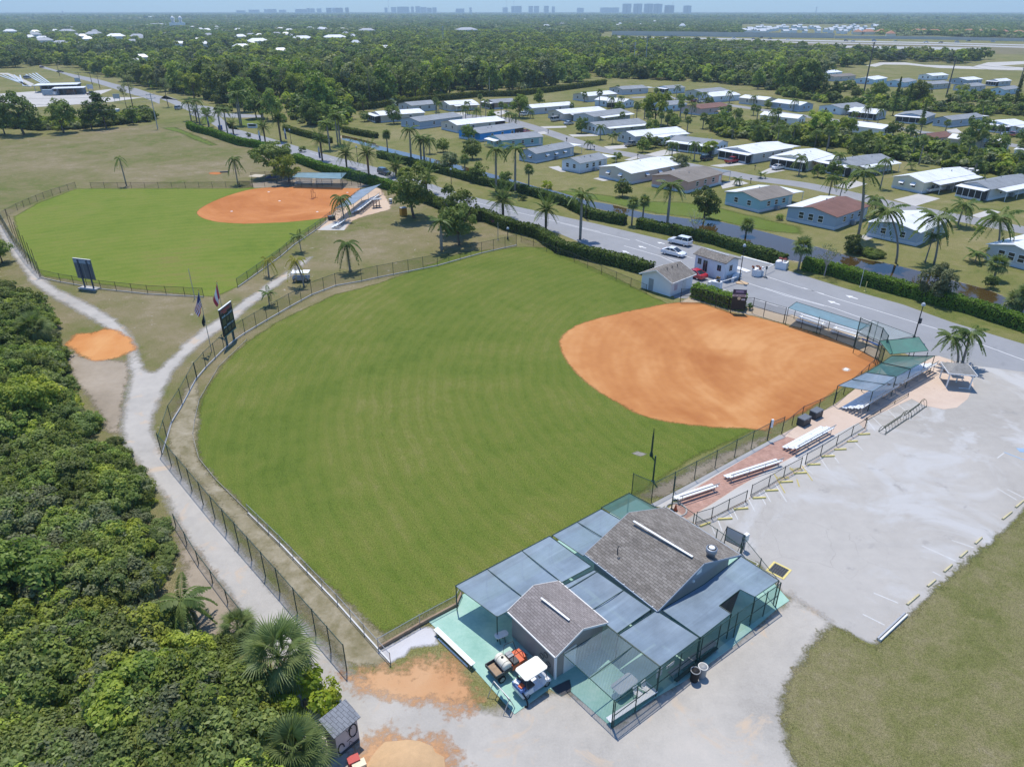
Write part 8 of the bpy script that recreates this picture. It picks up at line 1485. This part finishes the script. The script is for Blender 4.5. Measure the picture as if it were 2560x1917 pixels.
FH = (('D1',140,150,22,'W','white-roofed house far left beyond the farm',9),('D1',450,190,20,'G','grey-roofed house beyond the farm',8),('D1',840,150,30,'G','long grey roof above the far trees',9),('D1',1170,190,30,'G','broad grey roof left of the bright white one',9),('D1',1440,225,30,'W','bright white hip roof with a raised centre',9),('D1',1030,215,14,'W','small white roof left of the bright one',8),('D1',1700,215,24,'G','grey roof right of the bright white one',8),('D1',560,275,24,'G','grey roof among the near far-left trees',8),('D1',1760,490,12,'W','small white roof in the trees by the road',6),('D1',1690,525,9,'W','smaller white roof by the road trees',5),('A1',1590,290,30,'W','white commercial roof, left of the yard',8),('A1',1860,270,34,'W','white commercial roof in the yard middle',8),('A1',2060,262,40,'W','long white commercial roof at the yard right',8),('A1',1490,325,22,'W','white roof in front of the yard',7),('A1',1260,305,12,'W','small white roof left of the yard',7),('A1',1730,345,16,'W','white shed among the dark trees',6),('D5',1120,335,14,'W','small pale roof in the dark wood',6),('A1',970,170,60,'G','long grey hall near the twin domes',8),('A2',290,215,34,'G','pale building above the dark wood',9),('A2',900,215,46,'G','substation building behind the dark wood',10),('A3',110,190,16,'W','white gabled house behind the noise wall',12),('A2',1420,85,260,'W','long white warehouse roofs near the skyline',12),('A1',990,118,180,'W','wide white roof near the left skyline',12),('A2',800,105,90,'G','pale tan roof below the skyline',10))
_f = random.Random(9); FH = FH+tuple((('A1',_f.uniform(0,2200),_f.uniform(190,305)) if i < 46 else ('A2',_f.uniform(900,2200),_f.uniform(95,190)))+(_f.uniform(11,20),'WGW'[i % 3],'pale roof half hidden among the distant trees',6+i % 3) for i in range(64))
for fr, x, y, L, rm, lb, z in FH: b = g(fr, x, y); OPEN.append(ribbon([b*.93, b*1.02], L*.7))
def far_pts(n, d0, d1, seed, keep=1.0, open_=OPEN):
    rng = np.random.default_rng(seed); d = np.sqrt(rng.uniform(d0*d0,d1*d1,n)); a = rng.uniform(-.70,.70,n); p = np.stack([d*np.sin(a),d*np.cos(a)],1); ok = np.ones(n,bool)
    for o in open_: ok &= pt_sd(p[:, 0], p[:, 1], o) < -1.5
    nz = np.sin(p[:,0]*.012+2)*np.cos(p[:,1]*.009)+.6*np.sin(p[:,0]*.031+p[:,1]*.023); ok &= (rng.uniform(0,1,n) < keep+.25*nz) & (np.sin(p[:,0]*.0071+1.3)*np.sin(p[:,1]*.0053+.4)+.5*np.sin(p[:,0]*.019-p[:,1]*.013) < 1.12)
    return p[ok]
fp = far_pts(19000,230,1500,11,.9); rg = np.random.default_rng(12); D = np.hypot(fp[:,0],fp[:,1]); order = np.argsort(D); KEYS = ['dark0','dark1','mid0','mid1','light1','olive1','dark1','mid1','slash0','grey1','slash1','dark0']
TL = dict(dark='dark green rounded tree in the woods beyond the park',mid='mid green tree in the woods beyond the park',light='bright green tree standing out in the woods',olive='olive tinted tree in the woods beyond the park',slash='slender grey-green pine rising from the woods',grey='grey-green tree in the woods beyond the park',pine='dark conical pine in the woods')
for k in order[:235]:
    key = KEYS[rg.integers(0,len(KEYS))]; s = rg.uniform(1.15,2.0) if not key.startswith('slash') else rg.uniform(1.0,1.3); kd = key.rstrip('01'); put_tree(key,(fp[k,0],fp[k,1],0),TL[kd],group='woodland trees: '+kd,sc=s)
rest = order[235:]; q = fp[rest]; sz = rg.uniform(.7,1.45,len(q)); scatter('woodland',q,sz,FART,'continuous woodland canopy stretching away behind the park',zs=3.2*sz)
far_open = OPEN[5:7]
q = far_pts(16000,1450,4200,21,.86,far_open); sz = rg.uniform(.7,1.25,len(q)); scatter('distant_woodland',q,sz,CLUMP,'hazy distant woodland reaching the skyline',zs=2.5*sz)
q = far_pts(12000,4100,12400,22,1.0,[]); sz = rg.uniform(2.2,3.6,len(q)); scatter('horizon_woodland',q,sz,CLUMP,'blue-green woodland along the horizon',zs=0*sz)
# shrub belts inside the park and along the field
def belt(name, poly, n, lo, hi, label, seed, protos=FARB): 
    q = fill(poly, n, seed); sz = np.random.default_rng(seed).uniform(lo, hi, n); scatter(name, q, sz, protos, label, zs=1.0*sz)
belt('shrub_belt',gs('A5',[(1400,470),(1560,430),(1800,470),(2212,520)])+gs('A6',[(100,480),(500,560),(900,610),(1250,640),(1700,700),(2100,780),(2300,850),(2300,970),(2100,940),(1750,850),(1300,770),(1000,730),(800,690),(600,640),(300,600),(0,610)])+gs('A5',[(1950,560),(1600,540),(1420,510)]),330,.7,1.35,'belt of shrubs and palms between the two streets',41)
belt('upper_shrub_belt',gs('A6',[(-100,110),(300,160),(700,210),(1100,235),(1500,250),(2300,280),(2300,345),(1900,325),(1500,300),(1000,290),(700,255),(400,215),(0,165)]),230,.6,1.25,'belt of shrubs behind the upper street',42)
q = far_pts(4200,230,620,31,.75); sz = rg.uniform(.8,1.7,len(q)); scatter('undergrowth',q,sz,FARB,'undergrowth beneath the woodland trees',zs=1.0*sz)
def tall(name,poly,n,lo,hi,label,seed): q = fill(poly,n,seed); sz = np.random.default_rng(seed).uniform(lo,hi,n); scatter(name,q,sz,FART,label,zs=2.6*sz)
tall('park_belt_trees',gs('A5',[(1450,490),(1700,480),(2212,540)])+gs('A6',[(100,500),(500,580),(900,630),(1250,670),(1700,740),(2100,820),(2300,900),(2100,900),(1700,820),(1250,740),(900,690),(500,630),(0,600)]),85,.45,.85,'taller leafy growth in the middle shrub belt',46)
tall('upper_belt_trees',gs('A6',[(-100,120),(300,170),(700,215),(1100,245),(2300,300),(2300,330),(1100,285),(700,250),(0,160)]),45,.4,.75,'taller leafy growth behind the upper street',47)
tall('meadow_trees',gs('A6',[(-200,40),(600,90),(1400,170),(2300,210),(2300,250),(1300,225),(600,170),(-200,90)]),46,.4,.9,'scattered trees on the meadow behind the upper street',49)
tall('entrance_grove',gs('D5',[(0,880),(560,860),(700,900),(1280,880),(1280,920),(700,1000),(640,1150),(300,1150),(60,1060)]),46,.7,1.2,'dense grove between entrance road and park',48)
belt('field_edge_shrubs',gs('D1',[(-300,1250),(150,1290),(500,1310),(1000,1290),(1300,1260),(1480,1240),(1800,1220),(1900,1180),(1800,1090),(1600,1130),(1300,1200),(900,1230),(400,1250),(-300,1200)]),230,.7,1.4,'shrubs along the far edge of the dry field',43)
belt('entrance_undergrowth',gs('D5',[(150,900),(560,880),(700,960),(660,1100),(720,1200),(640,1260),(300,1180),(100,1080)]),120,.7,1.4,'undergrowth in the grove by the canal end',44)
belt('bank_shrubs',gs('A7',[(560,650),(700,650),(900,690),(950,720),(800,735),(620,700)]),26,.3,.5,'low shrubs on the canal bank',45,BUSH[:2])
for key,fr,x,y,ty,lb in (('dark1','D1',60,1360,1010,'dark tree at the left edge of the dry field'),('dark_hd','D1',300,1365,830,'tall dark tree at the dry field edge, left'),('mid_hd','D1',790,1340,930,'broad green tree at the dry field edge'),('mid1','D1',1130,1300,980,'paler tree right of the broad green tree'),('dark1','D1',1310,1285,850,'narrow dark tree at the dry field edge'),('mid1','D1',1640,1240,1030,'bushy tree by the pale blue cabin'),('slash0','D1',1640,1050,620,'thin tall pine near the county road'),('slash1','D1',1560,1050,780,'shorter thin pine near the county road'),('slash0','D1',2070,1020,660,'tall pine at the road junction'),('light_hd','D2',420,330,0,'bright green tree at the road junction'),('light_hd','D2',1250,330,40,'bright green tree behind the entrance grove, left'),('light_hd','D2',1700,380,0,'bright green spreading tree behind the entrance grove'),('light_hd','D2',2080,400,60,'bright green tree right of the spreading one'),('dark_hd','D5',1060,600,450,'dark tree standing alone in the meadow'),('olive1','D5',1370,600,480,'small olive tree alone in the meadow'),('dark1','D5',290,1150,950,'dark tree in the entrance grove, left'),('mid_hd','D5',420,1130,900,'green tree in the entrance grove, middle'),('dark1','D5',650,1000,790,'dark tree at the wood edge by the grove'),('mid1','D5',560,1200,1020,'green tree in the entrance grove, right'),('mid_hd','D2',1880,660,340,'dense green tree behind the verge hedge')):
    b = g(fr, x, y); put_tree(key, b, lb, group='field edge trees', h=max(4, min(17, height_at(fr, x, ty, b))))
# ---- poles and wires
WOODP = mat('pole_timber', (.16, .14, .12), .9, .2, 2); WIRE = mat('wire', (.22, .23, .25), .5, .05, 1)
def power_pole(fr, x, y, tx, ty, lb, r=.28, arms=2, mt=None, hmax=34):
    b = g(fr,x,y); h = max(7,min(hmax,height_at(fr,tx,ty,b))); o = thing('power_pole',lb,'power pole',b,.7); MB().tube([(0,0,-.3),(0,0,h)],r,7,r*.6).build('shaft',mt or WOODP,o)
    for k in range(arms): MB().beam((-1.6,0,h-.6-1.3*k),(1.6,0,h-.6-1.3*k),.16).build('cross_arm',mt or WOODP,o); [MB().lathe((s,0,h-.5-1.3*k),[(.1,0),(.06,.3)],6).build('insulator',GREY,o) for s in (-1.4,1.4)]
    return Vector((b.x, b.y, h))
def wires(a, b, lb, sag=1.5, n=3, gap=1.2, r=.03):
    for k in range(n):
        m = MB(); pts = [a.lerp(b,i/12)-Vector((0,0,.7+gap*k+4*sag*(i/12)*(1-i/12))) for i in range(13)]; m.tube(pts,r,4,cap=False); solo('power_line',m,WIRE,lb+', '+['top','second','third','lowest'][k]+' wire','power line','power lines')
p1 = power_pole('A3',1225,580,1275,260,'tall dark power pole above the upper home row',.45,3); p2 = power_pole('A3',1735,588,1770,350,'tall power pole right of the dark pine',.4,3); p3 = power_pole('A3',2170,560,2195,400,'power pole near the right picture edge',.35,2); p4 = power_pole('D6',2050,470,2060,140,'grey power pole behind the park, right of four',.4,2,GALV); p5 = power_pole('D6',1920,480,1928,200,'grey power pole behind the park, second of four',.4,2,GALV); p6 = power_pole('D6',1790,360,1795,190,'grey power pole behind the park, third of four',.4,2,GALV); p7 = power_pole('D6',1612,300,1615,190,'grey power pole behind the park, leftmost of four',.4,2,GALV); p8 = power_pole('D6',325,800,320,590,'slim grey pole at the park hedge',.2,0,GALV)
wires(p4,p1,'long span to the tall dark power pole',3,3,1.6,.05); wires(p1,p2,'span between the two tall power poles',2,3,1.6,.05); wires(p2,p3,'span to the right-edge power pole',2,2,1.6,.05); wires(p7,p5,'span behind the park',3,2,1.6,.05)
l1 = power_pole('D1',1940,1295,1855,850,'leaning pale utility pole at the dry field edge',.22,2,GALV,16); lf = g('D1',-250,1330); wires(Vector((lf.x,lf.y,l1.z)),l1,'field edge span at the upper left',.8,3,2.2,.035)
prev = None
for k,(x,y,tx,ty,lb) in enumerate(((735,640,705,480,'road power pole farthest left'),(995,742,983,655,'road power pole second from left'),(1136,748,1120,655,'road power pole third from left'),(1230,795,1215,680,'road power pole fourth from left'),(1836,800,1790,615,'road power pole at the junction'))):
    t_ = power_pole('D1', x, y, tx, ty, lb+' on the county road', .2, 1, None, 14)
    if prev is not None and k in (1, 4): wires(prev, t_, 'county road span '+('left' if k == 1 else 'right'), .8, 1)
    prev = t_
for k,(fr,x,y,ty,lb) in enumerate((('D5',1790,265,20,'pale lattice mast behind the dark wood'),('D5',1610,240,130,'short pale mast at the substation'))):
    b = g(fr,x,y); h = min(45,height_at(fr,x,ty,b)); o = thing('lattice_mast',lb,'mast',b,.3); [MB().tube([(s*1.6,t*1.6,0),(s*.3,t*.3,h)],.16,5).build('leg',GALV,o) for s in (-1,1) for t in (-1,1)]; [MB().beam((-1.6+1.3*i/7,-1.6+1.3*i/7,h*i/7),(1.6-1.3*(i+1)/7,-1.6+1.3*(i+1)/7,h*(i+1)/7),.12).build('brace',GALV,o) for i in range(7)]; [MB().beam((-4,0,h*z),(4,0,h*z),.2).build('cross_arm',GALV,o) for z in (.8,.93)]
# ---- motorway wall and traffic
def mwall(pts, h, lb):
    P = gs('A3', pts); m = MB(); 
    for a, b in zip(P, P[1:]): m.beam((a.x, a.y, h/2), (b.x, b.y, h/2), .6, h)
    solo('noise_wall', m, mat('wall_concrete', (.55, .53, .49), .9, .08, .05), lb, 'wall', loc=(P[0].x, P[0].y, 0))
mwall([(-320,219),(100,224),(500,230),(1045,236)],7.5,'tall grey noise wall along the motorway, left part'); mwall([(1047,238),(1600,243),(2500,262)],4.2,'lower grey noise wall along the motorway, right part')
rg = random.Random(5)
for k,(x,y,kind,col) in enumerate(((430,240,'pickup',(.6,.6,.62)),(550,243,'sedan',(.04,.04,.05)),(595,236,'suv',(.03,.03,.04)),(650,244,'pickup',(.05,.06,.08)),(760,247,'sedan',(.7,.7,.72)),(1118,255,'suv',(.10,.11,.14)),(1160,257,'sedan',(.65,.66,.68)),(1290,256,'van',(.30,.36,.45)),(1420,257,'sedan',(.45,.46,.2)),(1610,264,'pickup',(.6,.62,.64)),(1700,266,'sedan',(.05,.05,.06)),(1800,264,'van',(.68,.69,.7)),(1870,256,'sedan',(.08,.08,.1)),(2020,262,'suv',(.66,.67,.7)))):
    b = g('A3',x,y); car(kind,(b.x,b.y,.02),-.02 if k % 2 else math.pi,col,['silver pickup','black sedan, first','black sport utility car','dark pickup','white sedan, first','charcoal sport utility car','white sedan, second','blue-grey van','olive sedan','silver-grey pickup','black sedan, second','white van','dark sedan beside the wall','white sport utility car'][k]+' driving on the distant motorway','motorway traffic',sc=1.35)
# ---- far roofs
def hip(L, W, h, rr, wm, rm, lb, loc, rz, grp, name='far_house'):
    o = thing(name,lb,'house',loc,rz,grp); MB().box((0,0,h/2),(L,W,h)).build('wall',wm,o); m = MB(); m.add([(-L/2-.6,-W/2-.6,h),(L/2+.6,-W/2-.6,h),(L/2+.6,W/2+.6,h),(-L/2-.6,W/2+.6,h),(-L/4,0,h+rr),(L/4,0,h+rr)],[(0,1,5,4),(1,2,5),(2,3,4,5),(3,0,4),(3,2,1,0)]); m.build('roof',rm,o); return o
OR = mat('terracotta_roof', (.42, .20, .12), .8, .15, .3); W0, G0 = ROOFM['w'], mat('pale_grey_roof', (.34, .36, .39), .7, .1, .3)
for k, (fr, x, y, L, rm, lb, z) in enumerate(FH):
    rm = dict(W=W0,G=G0)[rm]; b = g(fr,x,y); hip(L*.85,L*.5,z*.85,z*.4,WALLM['palegrey'],rm,lb,(b.x,b.y,0),.3+.2*(k % 3),'far houses')
b = g('A1',1095,178); o = thing('twin_dome_building','white building with two domes on the left skyline','building',b,.2); MB().box((0,0,7),(36,14,14)).build('wall',WALLM['palewhite'],o); [m.build('dome',ROOFM['w'],o,True) for m in [MB().lathe((s*9,0,14),[(4,0),(4,5),(5,6),(5.2,9),(3.5,12),(.5,15)],12) for s in (-1,1)]]
sr = np.random.default_rng(77)
tm_ = MB(); tm_.box((0,0,2.2),(13,4.5,4.4)); TW = tm_.mesh('wall',WALLM['palewhite']); tr_ = MB(); tr_.add([(-7,-2.9,4.2),(7,-2.9,4.2),(7,0,6.2),(-7,0,6.2),(7,2.9,4.2),(-7,2.9,4.2)],[(0,1,2,3),(3,2,4,5)]); TRF = tr_.mesh('roof',ROOFM['w'])
for k in range(64):
    x = sr.uniform(470,1300); y = sr.uniform(166,214) if x > 560 else sr.uniform(190,214); b = g('A3',x,y); o = thing('far_trailer_home','white trailer home in the far park behind the motorway wall','trailer',(b.x,b.y,0),.6+sr.normal()*.1,'far trailer park'); s = sr.uniform(.9,1.5); o.scale = (s,s,1.3); link('wall',TW,o); link('roof',TRF,o)
for k in range(15):
    b = g('A3',1180+70*k+sr.uniform(-20,20),sr.uniform(212,226) if k > 2 else 214); hip(sr.uniform(18,28),15,5,4.5,WALLM['cream'],OR,'terracotta-roofed house in the estate beyond the motorway',(b.x,b.y,0),sr.uniform(0,1.5),'terracotta estate')
# ---- skyline
TW_ = mat('tower_wall', (.46, .50, .55), .7, .05, .02); TG = mat('tower_glazing', (.16, .20, .26), .3, .1, .02)
def tower(x, w_, ytop, lb, fr='A2', D=8500, twin=False, z0=62):
    dx,dy,dz = ray(fr,x,ytop); t = D/dy; h = H+dz*t+0; W = w_/FR[fr][2]/FPX*D*.93; o = thing('apartment_tower',lb,'tower',(dx*t,D,0),0,'skyline towers')
    for s in ((-.27, .27) if twin else (0,)): MB().box((s*W, 0, h/2), (W*(.42 if twin else 1), 30, h)).build('wall', TW_, o)
    if twin: MB().box((0,4,h*.48),(W*.2,22,h*.96)).build('core',TG,o); MB().box((0,0,h+1.5),(W*.3,12,3)).build('roof_plant',TW_,o)
    n = max(3, int(h/9)); Wf = W*(.42 if twin else 1)
    for s in ((-.27, .27) if twin else (0,)):
        for k in range(n): MB().box((s*W, -15.2, h*(k+.6)/n), (Wf*.86, .8, h/n*.38)).build('window_band', TG, o)
for k,x in enumerate((1887,1954,2020,2077,2146)): tower(x,52,(25,25,25,26,34)[k],['first','second','third','fourth','fifth and lowest'][k]+' of five tall twin towers on the skyline, from the left',twin=True)
tower(35,56,36,'twin tower just right of the five, with mast','A3',twin=True); tower(145,46,37,'lone twin tower right of the five','A3',twin=True)
SKY_ = [('A2',53,28,52),('A2',107,60,51),('A2',165,20,49),('A2',452,30,46),('A2',510,70,43),('A2',567,16,43),('A2',600,28,40),('A2',635,36,46),('A2',672,26,50),('A2',703,24,48),('A2',405,16,48),('A2',1138,30,48),('A2',1186,20,40),('A2',1218,40,39),('A2',1295,26,39),('A2',1330,30,39),('A2',1391,28,38),('A2',1434,18,42),('A2',1780,110,48),('A2',1600,40,50),('A1',1480,50,66),('A1',1560,60,62),('A1',1660,70,58),('A1',1735,40,62),('A1',1850,70,58),('A1',1895,18,52),('A1',1920,22,54),('A1',1960,26,54),('A1',2020,30,50),('A1',2085,40,50),('A1',2131,20,48),('A2',925,14,48),('A2',860,50,55)]
for k,(fr,x,w_,yt) in enumerate(SKY_): tower(x,w_,yt,'pale hazy apartment block in the distant coastal skyline',fr,9500+300*(k % 4))
for k,(fr,x,yt,lb) in enumerate((('A2',418,-8,'tall thin mast on the skyline, left'),('A2',1144,-8,'tall thin mast on the skyline, middle'),('A2',1192,3,'shorter mast beside the middle one'),('A1',382,68,'stubby tower at the far left skyline'),('A3',940,42,'stubby mast on the right skyline'),('A2',2170,8,'crane mast above the fifth twin tower'))):
    dx,dy,dz = ray(fr,x,yt); D = 7000; t = D/dy; h = H+dz*t; r_ = 4.5 if k in (3,4) else 1.6; o = thing('radio_mast',lb,'mast',(dx*t,D,0)); MB().tube([(0,0,0),(0,0,h)],r_,6,r_*.5).build('shaft',TW_,o); MB().box((0,0,h*.9),(r_*3,r_*3,3)).build('platform',TW_,o)
gp = fill(gs('A4',[(300,330),(900,300),(1500,240),(2212,330)])+gs('A5',[(900,150),(1900,230)])+gs('A6',[(300,330),(1400,450),(2212,520),(2212,1300),(1500,1150),(900,1020),(100,900)])+gs('A5',[(1500,800),(700,620),(100,480)])+gs('A4',[(1500,420),(900,400)]),420,51); hb = [o_ for o_ in bpy.data.objects if o_.name.startswith('mobile_home')]; ok = np.ones(len(gp),bool)
for o_ in hb: c_ = o_.location; a_ = o_.rotation_euler.z; ex_ = gp-np.array([c_.x,c_.y]); lx = ex_[:,0]*math.cos(a_)+ex_[:,1]*math.sin(a_); ly = -ex_[:,0]*math.sin(a_)+ex_[:,1]*math.cos(a_); ok &= ~((lx > -4) & (lx < 24) & (ly > -4) & (ly < 13))
for st_ in (s1, s2): ok &= pt_sd(gp[:, 0], gp[:, 1], ribbon(st_, 10)) < 0
gp = gp[ok]; gk = ['mid0', 'dark0', 'light0', 'olive0', 'dark1', 'mid1']
for k, p in enumerate(gp[:110]):
    if k % 3: palm(('sabal','queen')[k % 2],(p[0],p[1],0),2.5+(k*7 % 9)*.5,('cabbage' if k % 2 == 0 else 'queen')+' palm in the gardens between the mobile homes','garden palms',.9)
    else: put_tree(gk[k % 6],(p[0],p[1],0),'small leafy tree in the gardens between the mobile homes',group='small garden trees',sc=.45+.05*(k % 7))
# ---- the air
hz_ = MB(); hz_.box((0,6300,99),(22000,13400,202)); hm = bpy.data.materials.new('blue_air'); hm.use_nodes = True; t = hm.node_tree; t.nodes.remove(t.nodes['Principled BSDF']); pv_ = t.nodes.new('ShaderNodeVolumePrincipled'); pv_.inputs['Color'].default_value = (.68,.88,1.0,1); pv_.inputs['Density'].default_value = 1.3e-4; pv_.inputs['Anisotropy'].default_value = .0
t.links.new(pv_.outputs[0], t.nodes['Material Output'].inputs['Volume']); ob = hz_.build('haze', hm); ob['kind'] = 'stuff'
